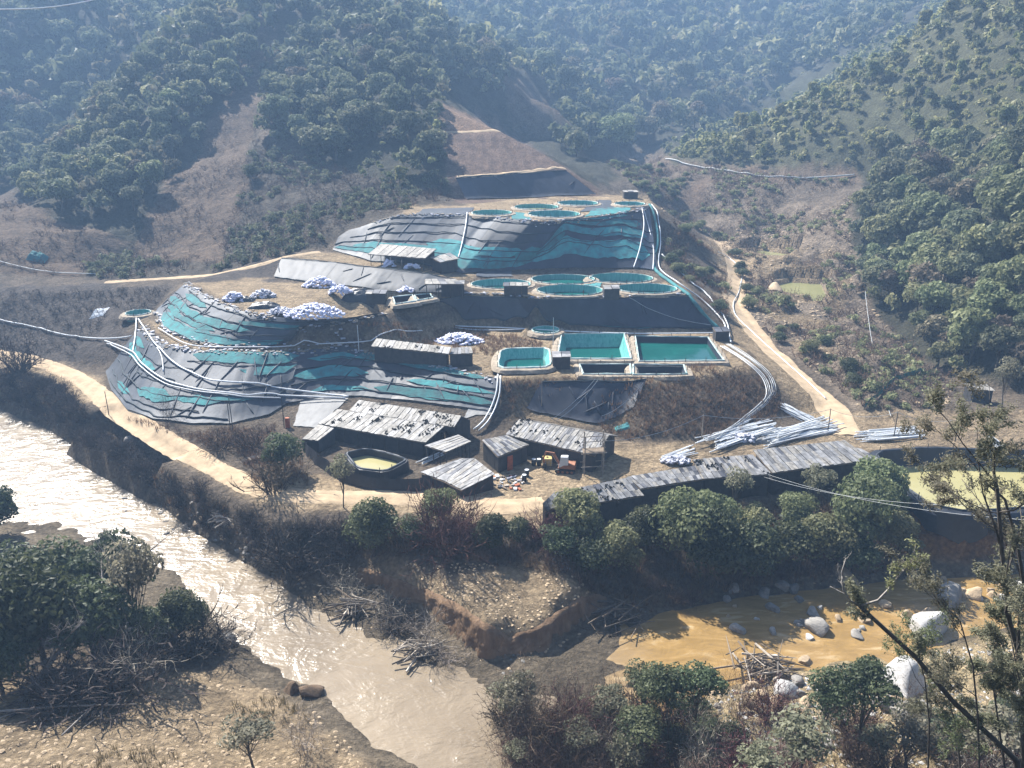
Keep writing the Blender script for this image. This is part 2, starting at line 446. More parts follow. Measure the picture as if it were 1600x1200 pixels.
cz([(1850, 965, -5.6), (1600, 978), (1500, 1000), (1420, 1020), (1330, 1038), (1250, 1048), (1170, 1056), (1110, 1068), (1082, 1100), (1065, 1150), (1040, 1240), (980, 1300)], 0.1)
cz([(1700, 1020, -4.7), (1600, 1030), (1500, 1045), (1380, 1070), (1280, 1085), (1180, 1095), (1130, 1130), (1100, 1210)], 0.25)
# far bank: shoulder, road side
cz([(-250, 545, -0.8), (0, 590), (90, 622), (150, 680), (230, 722), (330, 782), (420, 815), (540, 820), (640, 826), (740, 835), (830, 852), (885, 838), (1000, 818), (1100, 797), (1200, 777), (1380, 757)], 0.2)
cz([(-250, 520, 0.2), (0, 545), (60, 560), (120, 580), (175, 622), (235, 668), (300, 702), (360, 737), (420, 762), (520, 772), (620, 772), (700, 776), (780, 784), (850, 792)], 0.0)
cz([(120, 570, 0.3), (160, 575, 0.5)], 0.0)
# bluff by the confluence
CB = cz([(560, 915, -5.25), (611, 932), (655, 951), (696, 981), (730, 1006), (761, 1026), (796, 1020), (849, 1014), (908, 972), (945, 953)], 0.0)
CT = []
for (ub, vtop), q in zip([(560, 886), (611, 900), (655, 920), (696, 938), (730, 956), (761, 977), (796, 994), (849, 976), (908, 934), (945, 930)], CB):
    CT.append(PD(ub, vtop, q.y + 0.75))
add_line(CT, 0.0)
cz([(620, 860, -1.3), (700, 880), (780, 880), (850, 890), (890, 900)], 0.1)
cz([(740, 920, -1.7), (800, 950, -2.5), (860, 940, -2.4)], 0.12)
cz([(850, 1040, -5.38), (900, 1020), (950, 990)], 0.0)
# yard
for q in [(480, 745), (560, 755), (640, 760), (700, 745), (780, 740), (850, 740), (900, 745), (950, 725), (1000, 720), (1050, 710), (1000, 700), (700, 690), (600, 690), (520, 690), (880, 700)]:
    CTRL.append((*Pz(q[0], q[1], 0.0), 0.0))
cz([(1080, 715, 0.0), (1180, 705), (1300, 690), (1370, 690)], 0.0)
cz([(380, 700, 0.0), (440, 690), (470, 690)], 0.05)
# lower liner slope
TOE1 = cz([(166, 583, 0.6), (175, 612, 0.3), (200, 640), (240, 656), (300, 663), (360, 663), (420, 650), (446, 634, 0.8)], 0.0)
TOE1B = cz([(446, 634, 0.8), (500, 622, 1.4), (560, 620, 1.8), (640, 628, 2.0), (720, 638, 2.2), (772, 645, 2.2)], 0.0)
TOP1 = cz([(224, 510, 6.9), (236, 526), (262, 541), (320, 550, 6.8), (400, 552), (470, 552, 6.5)], 0.0)
TOP1B = cz([(470, 552, 6.5), (540, 549, 6.3), (600, 556, 6.1), (680, 572, 5.9), (740, 585, 5.7), (778, 593, 5.6)], 0.0)
# second tier
TOE2 = cz([(243, 488, 7.2), (256, 515), (300, 535, 7.1), (350, 545, 7.0), (420, 545), (480, 540), (560, 530, 6.8)], 0.0)
TOP2 = cz([(290, 443, 11.5), (320, 462), (350, 478), (400, 492), (470, 499), (540, 497), (600, 488, 11.5)], 0.0)
# middle tier face
TF2B = cz([(612, 494, 7.2), (675, 502, 6.6), (725, 509, 6.3), (775, 510, 6.2), (900, 517, 6.0), (1000, 518), (1122, 516, 6.0)], 0.0)
TF2 = cz([(606, 480, 11.4), (650, 471), (725, 463), (787, 464), (840, 468), (900, 468), (970, 466), (1030, 463), (1076, 463)], 0.0)
cz([(1076, 463, 11.4), (1100, 490, 8.5), (1126, 514, 6.1)], 0.0)
# terrace with the rectangular ponds
for q in [(640, 545, 6.3), (720, 540, 6.2), (800, 535, 6.1), (760, 560, 5.9), (700, 520, 6.3)]:
    CTRL.append((*Pz(*q), 0.0))
cz([(790, 592, 5.6), (830, 590, 5.7), (900, 590, 5.8), (1000, 592, 5.9), (1075, 585, 6.0), (1140, 570, 6.0)], 0.0)
cz([(1126, 520, 6.0), (1160, 545, 6.0), (1180, 570, 5.8)], 0.0)
cz([(815, 662, 1.0), (830, 640, 1.8), (900, 655, 1.2), (960, 668, 0.6), (1000, 690, 0.3), (1080, 694, 0.3), (1160, 690, 0.3), (1210, 660, 0.6)], 0.1)
# second terrace, grey lined cut, third terrace
GT0 = cz([(428, 434, 11.5), (500, 444), (570, 450), (640, 456), (690, 456)], 0.0)
GT1 = cz([(440, 404, 14.0), (520, 411), (600, 420), (660, 428, 13.6), (722, 441, 12.6)], 0.0)
BT0 = cz([(520, 393, 14.2), (580, 409, 14.0), (660, 416, 13.5), (720, 428, 12.6), (780, 426, 12.0), (860, 423), (940, 421), (1000, 420), (1028, 424, 11.8)], 0.0)
BT1 = cz([(528, 372, 16.6), (545, 361, 18.0), (582, 349, 20.0), (622, 337, 21.4), (680, 336), (740, 336), (790, 341), (830, 346, 21.2), (880, 346), (920, 341), (960, 336), (1000, 328), (1014, 322)], 0.0)
cz([(640, 328, 21.8), (730, 318, 21.6), (800, 312), (900, 304), (990, 305), (1015, 312, 21.2)], 0.0)
cz([(1014, 322, 21.2), (1020, 360, 17.0), (1030, 400, 13.2), (1040, 425, 11.8), (1060, 445, 11.6)], 0.0)
cz([(1028, 335, 19.5), (1045, 380, 13.5), (1075, 430, 9.5), (1105, 470, 7.5), (1140, 515, 5.6)], 0.2)
# road below the hill, left excavation
cz([(165, 441, 8.5), (250, 437, 9.3), (330, 430, 10.6), (400, 415, 12.6), (440, 402, 14.0), (520, 386, 14.8)], 0.0)
cz([(130, 448, 8.0), (180, 450, 8.3), (270, 448, 9.5)], 0.1)
cz([(0, 470, 6.5), (80, 460, 7.2), (130, 450, 7.8)], 0.15)
cz([(200, 490, 6.6), (215, 500, 6.6), (225, 505, 6.8)], 0.05)
cz([(-100, 530, 0.8), (0, 535, 0.9), (100, 545, 1.4), (170, 560, 2.2), (205, 530, 5.0)], 0.2)
cz([(-100, 450, 7.0), (0, 430, 9.0), (70, 425, 9.4), (140, 430, 8.8)], 0.1)
cz([(-100, 345, 16.5), (0, 348, 16.5), (70, 362, 15.6), (80, 372, 14.6)], 0.1)
cz([(-100, 420, 10.5), (0, 415, 10.4), (70, 415, 10.3), (85, 412, 10.2)], 0.1)
# central hill
cd([(200, 405, 190), (330, 385, 188), (420, 375, 181), (500, 345, 183), (560, 330, 187)], 0.5, 0)
cd([(600, 285, 204), (680, 255, 216), (600, 190, 238), (500, 265, 218), (400, 310, 205), (300, 335, 200), (200, 355, 198), (110, 345, 200)], 0.7, 1.0)
cd([(620, 75, 300), (560, 15, 330), (500, -40, 360), (500, 120, 285), (400, 165, 262), (400, 70, 305), (300, 220, 240), (300, 120, 280), (200, 240, 232), (110, 275, 222), (190, 130, 285), (250, 60, 310), (330, 0, 335), (60, 290, 212)], 1.0, 3.0)
add_line([PD(688, 168, 250), PD(692, 205, 239), PD(712, 277, 212)], 0.05)
add_line([PD(692, 166, 251), PD(730, 182, 246), PD(780, 203, 239), PD(832, 232, 229), (PD(884, 264, 216))], 0.05)
add_line([PD(693, 205, 239), PD(780, 205, 239)], 0.0)
add_line([PD(694, 209, 236.5), PD(786, 209, 236.5)], 0.0)
add_line([PD(712, 277, 212), PD(800, 270, 213), PD(884, 264, 216), PD(932, 301, 210.5)], 0.0)
add_line([PD(722, 313, 207.5), PD(830, 311, 208), PD(935, 305, 209)], 0.0)
# ridges behind it, left hill, gullies
cd([(700, 110, 330), (790, 165, 325), (740, 60, 360), (650, 10, 372), (600, -30, 385), (840, 200, 300)], 1.0, 3.0)
cd([(0, 215, 330), (100, 165, 345), (150, 80, 370), (50, 20, 390), (200, -20, 420), (-120, 110, 330), (-200, 0, 360)], 1.0, 3.0)
cw([(-150, 240, 12), (-152, 285, 22), (-140, 325, 40), (-165, 200, 9), (-200, 215, 14)])
# valley head and mountain behind
cd([(940, 245, 318), (885, 262, 262), (965, 232, 332), (905, 210, 350), (950, 285, 240), (985, 300, 225)], 1.0, 2.0)
BACK = [(800, 120, 400), (850, 70, 430), (900, 120, 385), (900, 10, 475), (990, 120, 400), (1000, 60, 440), (1050, 215, 345), (1090, 130, 400), (1160, 175, 380), (1150, 110, 440), (1150, 10, 480), (1250, 60, 450), (1300, 10, 470), (1400, -40, 500), (780, 10, 455), (700, -40, 480), (980, 200, 360)]
cd([(u, v, d * 1.0 + max(0, d - 330) * 0.9) for u, v, d in BACK], 1.0, 3.0)
# right hill
RIDGE = [(1030, 240, 305), (1090, 212, 300), (1150, 187, 295), (1270, 125, 290), (1340, 92, 288), (1400, 60, 285), (1470, 15, 290), (1540, -45, 295)]
cd(RIDGE, 0.8, 3.0)
for u, v, d in RIDGE:
    q = PD(u, v, d, 3.0); CTRL.append((q.x * 1.16, q.y + 45, q.z - 14, 1.0))
cd([(1200, 235, 275), (1300, 195, 262), (1400, 165, 250), (1500, 115, 235), (1600, 65, 225), (1600, -45, 250), (1350, 250, 242), (1450, 265, 215), (1550, 235, 195), (1600, 215, 180), (1700, 150, 190)], 0.9, 3.0)
cd([(1000, 270, 285), (1100, 268, 276), (1200, 272, 262), (1340, 278, 240)], 0.3, 0)
cd([(1060, 300, 252), (1150, 300, 248), (1250, 310, 232), (1330, 330, 212), (1120, 345, 232), (1200, 355, 230), (1290, 385, 202), (1060, 330, 240)], 0.9, 0.5)
# valley floor
cz([(1120, 375, 8.0), (1140, 400, 6.8), (1152, 430, 5.8), (1150, 470, 4.6), (1165, 500, 4.0), (1200, 545, 3.0), (1250, 592, 2.0), (1300, 640, 0.8), (1335, 690, 0.1)], 0.0)
for q in [(1190, 402, 6.0), (1225, 405, 6.0), (1255, 458, 3.9), (1230, 450, 3.9), (1285, 465, 3.9), (1290, 500, 3.4), (1240, 530, 2.8), (1330, 530, 3.2), (1360, 570, 3.0), (1400, 610, 2.4), (1310, 590, 2.0), (1450, 640, 1.2), (1560, 640, 1.6), (1380, 660, 0.6), (1500, 670, 0.6), (1600, 670, 0.8), (1310, 440, 5.5), (1300, 420, 7)]:
    CTRL.append((*Pz(*q), 0.25))
cd([(1340, 445, 182), (1350, 400, 190), (1400, 510, 152), (1450, 555, 136), (1520, 600, 122), (1620, 590, 118), (1430, 420, 170), (1550, 480, 140), (1600, 430, 136), (1500, 345, 175), (1600, 330, 152), (1750, 300, 140), (1700, 430, 120), (1900, 300, 130)], 0.8, 2.5)
# big pond at the right and the bank below it
cz([(1370, 706, 0.4), (1450, 700), (1550, 700), (1640, 705), (1800, 710)], 0.0)
cz([(1385, 738, 0.2), (1420, 765), (1450, 790), (1500, 800), (1600, 790), (1800, 780)], 0.0)
cz([(1440, 815, -1.8), (1500, 835), (1600, 825), (1800, 815)], 0.1)
cz([(1420, 860, -4.0), (1500, 868), (1600, 860), (1800, 850)], 0.1)
# near bank and the hillside the photographer stands on
cz([(-300, 1000, -3.0), (0, 1000, -4.2), (150, 1030), (300, 1060), (420, 1100, -4.3), (500, 1150, -4.4), (560, 1210, -4.3)], 0.2)
cz([(-200, 1120, -1.5), (0, 1130, -2.6), (200, 1130, -3.2), (330, 1160, -3.5), (430, 1210, -3.8)], 0.25)
cw([(-70, 44, 0), (-50, 42, 0.5), (-30, 41, 0), (-14, 42, -2.6), (0, 44, -3.4), (12, 46, -3.6), (25, 46, -3.2), (45, 46, -2), (70, 50, 0)], 0.3)
for x in range(-90, 91, 15):
    cw([(x, 32, 8.5), (x, 24, 17), (x, 14, 27), (x, 4, 38), (x, -12, 42.3), (x, -40, 48)], 0.25)
# beyond the frame
cw([(-600, 900, 190), (-300, 900, 200), (0, 900, 210), (300, 900, 200), (600, 900, 190), (-600, 500, 150), (600, 500, 170), (-600, 200, 90), (600, 200, 130),
    (-600, -60, 40), (600, -60, 60), (-200, -60, 50), (200, -60, 50), (0, 760, 175), (-250, 640, 150), (250, 700, 180), (350, 350, 130), (-350, 350, 90),
    (-300, 150, 30), (-220, 150, -5), (-180, 152, -7.2), (-200, 110, 10), (-160, 70, 20), (-110, 60, 6), (-130, 100, -4.2), (250, 150, 60), (160, 120, 26), (180, 70, 20), (120, 62, 2), (140, 80, -3), (120, 92, 0.5), (130, 110, 5), (100, 52, 4)], 0.8)

def build_grid():
    def axis(a, b, s, lo, hi, g=1.055):
        core = list(np.arange(a, b, s)); x = core[-1]; st = s
        while x < hi: st *= g; x += st; core.append(x)
        x = core[0]; st = s
        while x > lo: st *= g; x -= st; core.insert(0, x)
        return np.array(core)
    xs = axis(-105, 105, 0.75, -560, 560)
    ys = axis(42, 215, 0.62, -55, 860, 1.045)
    pts = np.array(CTRL)
    res = geometry.delaunay_2d_cdt([Vector((p[0], p[1])) for p in pts], [], [], 0, 0.05)
    ov = res[3]
    vz = np.array([pts[o[0], 2] for o in ov]); vr = np.array([pts[o[0], 3] for o in ov])
    vx = np.array([v.x for v in res[0]]); vy = np.array([v.y for v in res[0]])
    Z = np.full((len(xs), len(ys)), np.nan); Rg = np.zeros_like(Z)
    for f in res[2]:
        a, b, c = f[0], f[1], f[2]
        x0, x1, x2 = vx[a], vx[b], vx[c]; y0, y1, y2 = vy[a], vy[b], vy[c]
        i0 = np.searchsorted(xs, min(x0, x1, x2) - 1e-6); i1 = np.searchsorted(xs, max(x0, x1, x2) + 1e-6)
        j0 = np.searchsorted(ys, min(y0, y1, y2) - 1e-6); j1 = np.searchsorted(ys, max(y0, y1, y2) + 1e-6)
        if i1 <= i0 or j1 <= j0: continue
        X = xs[i0:i1, None]; Y = ys[None, j0:j1]
        d = (y1 - y2) * (x0 - x2) + (x2 - x1) * (y0 - y2)
        if abs(d) < 1e-9: continue
        l0 = ((y1 - y2) * (X - x2) + (x2 - x1) * (Y - y2)) / d
        l1 = ((y2 - y0) * (X - x2) + (x0 - x2) * (Y - y2)) / d
        l2 = 1 - l0 - l1
        ok = (l0 >= -1e-6) & (l1 >= -1e-6) & (l2 >= -1e-6)
        Z[i0:i1, j0:j1][ok] = (l0 * vz[a] + l1 * vz[b] + l2 * vz[c])[ok]
        Rg[i0:i1, j0:j1][ok] = (l0 * vr[a] + l1 * vr[b] + l2 * vr[c])[ok]
    bad = np.isnan(Z)
    if bad.any(): Z[bad] = 60.0
    def blur(A, k):
        for _ in range(k):
            P = np.pad(A, 1, mode='edge')
            A = (P[:-2, 1:-1] + P[2:, 1:-1] + P[1:-1, :-2] + P[1:-1, 2:] + 2 * P[1:-1, 1:-1]) / 6
        return A
    Rg = blur(Rg, 6)
    small = blur(Z, 1); big = blur(Z, 22)
    k = np.clip(Rg * 1.6 - 0.25, 0, 1)
    Z = small * (1 - k) + big * k
    X, Y = np.meshgrid(xs, ys, indexing='ij')
    far = np.clip((Y - 190) / 120, 0, 1)
    rid = 1 - np.abs(fbm(X, Y, 46, 3)) * 2.4          # spurs and gullies
    Z = Z + Rg * (fbm(X, Y, 30, 4) * 2.2 + fbm(X + 90, Y, 7, 3) * 0.9 + far * rid * 9.0 - far * 6.0)
    Z = Z + np.clip(Rg * 4, 0, 1) * fbm(X, Y, 2.2, 3, 0.6) * 0.45 + fbm(X, Y, 1.6, 2) * 0.06 + np.clip(Rg * 5, 0, 1) * np.maximum(0, fbm(X + 7, Y, 3.1, 3, 0.7)) * 0.6
    return xs, ys, Z, Rg

XS, YS, ZG, RG = build_grid()

def rill():                      # runnels washed down the bare cut
    X, Y = np.meshgrid(XS, YS, indexing='ij'); U, V = proj(X, Y, ZG)
    m = inpoly(U, V, [(692, 210), (784, 210), (878, 262), (800, 268), (716, 274)])
    ZG[m] += (np.sin(X * 1.9 + Y * 0.35 + fbm(X, Y, 6, 2) * 3) * 0.22)[m]
rill()

def valley_heaps():              # dug-over heaps of the valley floor
    X, Y = np.meshgrid(XS, YS, indexing='ij'); U, V = proj(X, Y, ZG)
    m = inpoly(U, V, [(1175, 405), (1320, 400), (1345, 450), (1390, 520), (1380, 600), (1330, 625), (1225, 535), (1180, 490)])
    ZG[m] += (np.maximum(0, fbm(X, Y, 7.0, 4, 0.6)) * 3.4)[m]
    m = inpoly(U, V, [(1000, 610), (1080, 592), (1150, 580), (1200, 595), (1215, 640), (1180, 665), (1110, 680), (1000, 680)])
    ZG[m] += (np.maximum(-.2, fbm(X + 30, Y, 3.0, 4, 0.6)) * 0.9)[m]
valley_heaps()

def zt(x, y):                    # ground height, vectorised
    x = np.asarray(x, float); y = np.asarray(y, float)
    i = np.clip(np.searchsorted(XS, x) - 1, 0, len(XS) - 2); j = np.clip(np.searchsorted(YS, y) - 1, 0, len(YS) - 2)
    fx = np.clip((x - XS[i]) / (XS[i + 1] - XS[i]), 0, 1); fy = np.clip((y - YS[j]) / (YS[j + 1] - YS[j]), 0, 1)
    return (ZG[i, j] * (1 - fx) + ZG[i + 1, j] * fx) * (1 - fy) + (ZG[i, j + 1] * (1 - fx) + ZG[i + 1, j + 1] * fx) * fy

_t = np.concatenate([np.arange(25, 260, 0.2), np.arange(260, 700, 1.0)])

def G(u, v, dz=0.0):             # where the line of sight through (u, v) meets the ground
    a, dy, d = ray(u, v)
    h = CZ + d * _t - zt(a * _t, dy * _t)
    k = np.argmax(h < 0)
    if h[k] >= 0: k = len(_t) - 1
    t0 = _t[max(k - 1, 0)]; t1 = _t[k]; h0 = h[max(k - 1, 0)]; h1 = h[k]
    t = t0 + (t1 - t0) * (h0 / (h0 - h1) if h0 > h1 else 0)
    return Vector((a * t, dy * t, CZ + d * t + dz))

def dist(p): return (Vector(p) - Vector((0, 0, CZ))).dot(Vector((0, CP, -SP)))


# ------------------------------------------------------------------ basins dug into the terraces
ROUND = [  # u, v, width px, rim height, depth, water below rim, water, label
    (783, 443, 92, 11.95, 1.7, 1.2, 'pond_teal', 'round teal pond half hidden behind a small dark hut'),
    (880, 436, 98, 11.95, 1.7, 0.9, 'pond_teal', 'round teal pond in the back row, second from the left'),
    (891, 453, 102, 11.95, 1.5, 1.25, 'pond_teal', 'round teal pond at the terrace edge with pale ribs at its left end'),
    (970, 434, 98, 11.95, 1.7, 1.5, 'pond_teal', 'round teal pond farthest back at the right of the middle terrace'),
    (1011, 450.5, 93, 11.95, 1.5, 1.3, 'pond_teal', 'round teal pond at the right end of the middle terrace edge'),
    (853, 515, 42, 6.9, 1.4, 1.2, 'pond_teal', 'small dark round tank below the black lined face'),
    (768, 332, 62, 21.75, 1.6, 0.9, 'pond_brown', 'leftmost shallow round pond on the top terrace'),
    (838, 323, 68, 21.75, 1.6, 0.8, 'pond_brown', 'olive round pond in the middle of the top terrace, behind another'),
    (866, 334, 80, 21.75, 1.8, 1.3, 'pond_teal', 'round green pond at the front edge of the top terrace'),
    (903, 317, 62, 21.75, 1.6, 0.8, 'pond_teal', 'round green pond farthest back on the top terrace'),
    (984, 318, 46, 21.75, 1.6, 0.8, 'pond_teal', 'rightmost round pond on the top terrace beside the hut'),
    (216, 488, 36, 7.3, 1.2, 0.9, 'pond_teal', 'small pit ringed with sandbags above the left end of the liner'),
]
POLY = [   # corners, rim height, depth, water below rim (None = empty), water, inner, floor scale, chaikin, label
    ([(783, 545), (858, 543), (861, 573), (778, 575)], 6.5, 1.9, 1.5, 'pond_teal', 'net_pond', 0.78, 2, 'smaller square pond with sloping teal sides left of the two big ones'),
    ([(878, 522), (975, 521), (986, 560), (871, 560)], 6.5, 2.6, 2.1, 'pond_teal', 'net_pond', 0.80, 0, 'big rectangular pond, low water, teal net on its tall back wall'),
    ([(993, 525), (1106, 527), (1131, 563), (999, 564)], 6.5, 2.2, 1.0, 'pond_teal', 'liner_dark', 0.95, 0, 'big rectangular pond filled with deep green water, dark rim'),
    ([(906, 569), (984, 569), (986, 584), (912, 584)], 6.2, 1.2, None, 'pond_teal', 'liner_dark', 0.9, 0, 'empty black lined basin in front of the big low pond'),
    ([(990, 569), (1068, 570), (1073, 584), (990, 585)], 6.2, 1.2, None, 'pond_teal', 'liner', 0.9, 0, 'empty grey lined basin in front of the deep green pond'),
    ([(540, 708), (572, 701), (610, 709), (636, 718), (602, 736), (560, 731)], 1.2, 1.3, 0.9, 'pond_green', 'liner_dark', 0.96, 2, 'olive pool walled with black sheet in front of the biggest shed'),
    ([(1368, 706), (1450, 700), (1555, 703), (1660, 706), (1640, 790), (1510, 798), (1455, 788), (1420, 764), (1390, 738)], 0.6, 2.8, 2.3, 'pond_green', 'liner_dark', 0.93, 1, 'large yellow-green settling pond with black walls at the right'),
    ([(614, 464), (644, 461), (649, 470), (618, 475)], 12.0, 0.8, None, 'pond_teal', 'liner_dark', 0.98, 0, 'black tank with a pale frame, nearer of two by the low hut'),
    ([(648, 461), (672, 459), (676, 465), (652, 469)], 12.0, 0.8, None, 'pond_teal', 'liner_dark', 0.98, 0, 'black tank with a pale frame, farther of two by the low hut'),
]
POOLS = [([(1165, 395), (1190, 391), (1236, 398), (1232, 405), (1200, 403)], 5.7, 'still olive pool beside the upper valley track'),
         ([(1206, 448), (1235, 441), (1285, 444), (1294, 466), (1280, 472), (1250, 462), (1215, 458)], 3.7, 'larger still olive pool among the gravel heaps of the valley')]

def chaikin(P, k):
    for _ in range(k):
        Q = []
        for i in range(len(P)):
            a = P[i]; b = P[(i + 1) % len(P)]
            Q += [a.lerp(b, 0.13), a.lerp(b, 0.87)]
        P = Q
    return P

def grow(P, d):                  # move every corner outwards by d metres
    c = sum((Vector(p) for p in P), Vector()) / len(P)
    return [p + (p - c).normalized() * d for p in P]

def densify(P, step):
    Q = []
    for i in range(len(P)):
        a = P[i]; b = P[(i + 1) % len(P)]; n = max(1, int((b - a).length / step))
        Q += [a.lerp(b, k / n) for k in range(n)]
    return Q

def dig_basins():
    X, Y = np.meshgrid(XS, YS, indexing='ij')
    for u, v, wp, z, dep, *_ in ROUND:
        c = Pz(u, v, z); r = wp / 2 * ((c - Vector((0, 0, CZ))).dot(Vector((0, CP, -SP)))) / F
        D = np.hypot(X - c.x, (Y - c.y) / (0.72 if 11 < z < 13 else 1.0))
        flat = np.clip((r + (3.0 if wp > 50 else 1.0) - D) / (1.6 if wp > 50 else 0.8), 0, 1)
        ZG[:] = ZG * (1 - flat) + np.minimum(ZG, z - 0.22) * flat
        ZG[D < r + (0.2 if 11 < z < 13 else 0.45)] = z - dep - 0.5
    for px, z, dep, *_ in POLY:
        P = [Pz(a, b, z) for a, b in px]
        m = inpoly(X, Y, [(p.x, p.y) for p in grow(P, 2.2)])
        ZG[m] = np.minimum(ZG[m], z - 0.2)
        m = inpoly(X, Y, [(p.x, p.y) for p in grow(P, 0.55)])
        ZG[m] = z - dep - 0.5
    for px, z, _ in POOLS:
        m = inpoly(X, Y, [(Pz(a, b, z).x, Pz(a, b, z).y) for a, b in px])
        ZG[m] = np.minimum(ZG[m], z - 0.4)
        P = grow([Pz(a, b, z) for a, b in px], 3.0)
        m2 = inpoly(X, Y, [(p.x, p.y) for p in P]) & ~m
        ZG[m2] = np.clip(ZG[m2], z + 0.1, z + 0.9)

dig_basins()

# ------------------------------------------------------------------ ground colours: what the soil itself is
AR_SLOPE = [(1020, 240), (1150, 185), (1270, 122), (1400, 58), (1470, 10), (1800, -200), (1800, 200), (1600, 220), (1430, 255), (1345, 262), (1200, 258), (1100, 252)]
def make_ground():
    X, Y = np.meshgrid(XS, YS, indexing='ij')
    U, V = proj(X, Y, ZG)
    n1 = fbm(X, Y, 9, 4); n2 = fbm(X + 50, Y - 20, 3.0, 3)
    U2 = U + n1 * 26 + n2 * 8; V2 = V + fbm(X - 30, Y, 9, 4) * 14 + n2 * 5
    forest = np.array((0.050, 0.048, 0.030)); brown = np.array((0.140, 0.110, 0.080)); sand = np.array((0.42, 0.315, 0.195))
    scar = np.array((0.145, 0.103, 0.070)); orange = np.array((0.33, 0.165, 0.06)); dark = np.array((0.090, 0.075, 0.064)); bed = np.array((0.30, 0.24, 0.165)); gravel = np.array((0.36, 0.32, 0.25))
    C = np.empty(X.shape + (3,)); C[:] = forest
    def blend(mask, col, k=1.0):
        mk = mask.astype(float) * k
        P = np.pad(mk, 1, mode='edge')
        mk = (P[:-2, 1:-1] + P[2:, 1:-1] + P[1:-1, :-2] + P[1:-1, 2:] + 2 * P[1:-1, 1:-1]) / 6
        C[:] = C * (1 - mk[..., None]) + col * mk[..., None]
    site = inpoly(U2, V2, [(-300, 420), (160, 430), (330, 300), (420, 180), (560, 300), (690, 300), (950, 290), (1050, 250), (1340, 280), (1330, 420), (1420, 560), (1700, 640), (1700, 1300), (-300, 1300)])
    blend(site, brown)
    blend(inpoly(U2, V2, [(940, 240), (1030, 235), (1200, 265), (1350, 280), (1330, 330), (1200, 330), (1050, 330)]), brown * 1.2)
    blend(inpoly(U2, V2, [(330, 290), (400, 215), (540, 265), (690, 290), (712, 312), (520, 375), (330, 428), (120, 435), (200, 385)]), np.array((0.085, 0.070, 0.052)))
    blend(inpoly(U2, V2, [(340, 60), (430, 20), (430, 130), (400, 200), (380, 300), (340, 410), (190, 410), (240, 320), (300, 240), (340, 170)]), scar * 0.95)
    blend(inpoly(U2, V2, [(-200, 345), (20, 300), (90, 345), (200, 380), (120, 430), (-200, 430)]), scar * 0.9)
    blend(inpoly(U, V, [(684, 160), (780, 200), (885, 262), (935, 295), (935, 312), (712, 318), (698, 275)]), np.array((0.155, 0.105, 0.078)))
    blend(inpoly(U, V, [(684, 158), (700, 166), (780, 200), (782, 207), (694, 207)]), np.array((0.26, 0.17, 0.11)))
    blend(inpoly(U2, V2, [(770, 110), (830, 125), (880, 190), (860, 215), (800, 190)]), scar)
    blend(inpoly(U2, V2, [(1060, 280), (1120, 280), (1090, 330), (1060, 320)]), scar * 1.1)
    blend(inpoly(U2, V2, [(1345, 140), (1385, 150), (1380, 190), (1340, 190)]), scar * 0.9)
    blend(inpoly(U2, V2, [(1010, 240), (1345, 262), (1345, 284), (1200, 285), (1100, 275), (1010, 262)]) & (n2 > -0.1), scar * 1.25)
    blend(inpoly(U2, V2, [(-300, 440), (160, 445), (280, 445), (250, 490), (215, 500), (170, 570), (-300, 545)]), dark)
    blend(inpoly(U2, V2, [(330, 420), (445, 405), (430, 440), (300, 445)]), dark)
    blend(inpoly(U2, V2, AR_SLOPE), np.array((0.085, 0.085, 0.045)))
    blend(inpoly(U2, V2, [(1110, 300), (1330, 340), (1345, 450), (1390, 520), (1400, 620), (1340, 640), (1200, 530), (1165, 490), (1110, 370)]), brown * 1.75, 0.85)
    # worked, sandy ground
    for pol in ([(300, 443), (430, 436), (700, 455), (1075, 440), (1075, 466), (780, 466), (600, 490), (480, 500), (380, 490)],
                [(440, 400), (520, 390), (740, 425), (730, 440), (600, 420)],
                [(560, 520), (620, 500), (1130, 520), (1180, 570), (1080, 600), (780, 600), (700, 570), (600, 555)],
                [(222, 495), (300, 538), (480, 545), (600, 548), (560, 558), (300, 552), (230, 520)],
                [(620, 326), (800, 312), (1010, 300), (1018, 325), (840, 352), (640, 340)],
                [(1105, 370), (1150, 370), (1240, 400), (1240, 410), (1180, 415), (1160, 500), (1345, 690), (1290, 690), (1140, 520), (1120, 430)]):
        blend(inpoly(U2, V2, pol), sand * 0.82)
    blend(inpoly(U2, V2, [(-200, 530), (100, 565), (240, 662), (330, 712), (420, 760), (480, 750), (700, 770), (800, 725), (1080, 690), (1100, 720), (880, 800), (860, 830), (720, 812), (420, 790), (300, 725), (150, 630), (-200, 570)]), sand)
    blend(inpoly(U2, V2, [(960, 690), (1200, 690), (1320, 640), (1700, 640), (1700, 705), (1100, 720), (980, 740)]), sand * 0.85, 0.8)
    blend(inpoly(U2, V2, [(560, 860), (700, 900), (850, 880), (950, 930), (960, 1010), (860, 1050), (780, 1040), (600, 930)]), sand * 0.86)
    blend(inpoly(U2, V2, [(1400, 800), (1600, 815), (1600, 880), (1420, 875)]), orange)
    blend(inpoly(U2, V2, [(1240, 380), (1330, 400), (1310, 560), (1260, 560), (1180, 480), (1180, 415)]) & (n1 > -0.12), sand * 0.6)
    blend(inpoly(U2, V2, [(820, 590), (880, 580), (1000, 660), (960, 670), (790, 660)]), sand * 0.55)
    blend(inpoly(U2, V2, [(-200, 1080), (180, 1060), (360, 1040), (480, 1075), (580, 1180), (640, 1250), (-200, 1400)]), sand * 0.80)
    blend((ZG < -4.6) & (Y < 140), bed * 0.62)
    blend((ZG < -5.35) & (Y < 140), bed * 0.42)
    blend(inpoly(U2, V2, [(1100, 1050), (1700, 980), (1700, 1300), (1000, 1300)]) & (ZG < -3), gravel * np.array((1.15, 1.0, 0.72)))
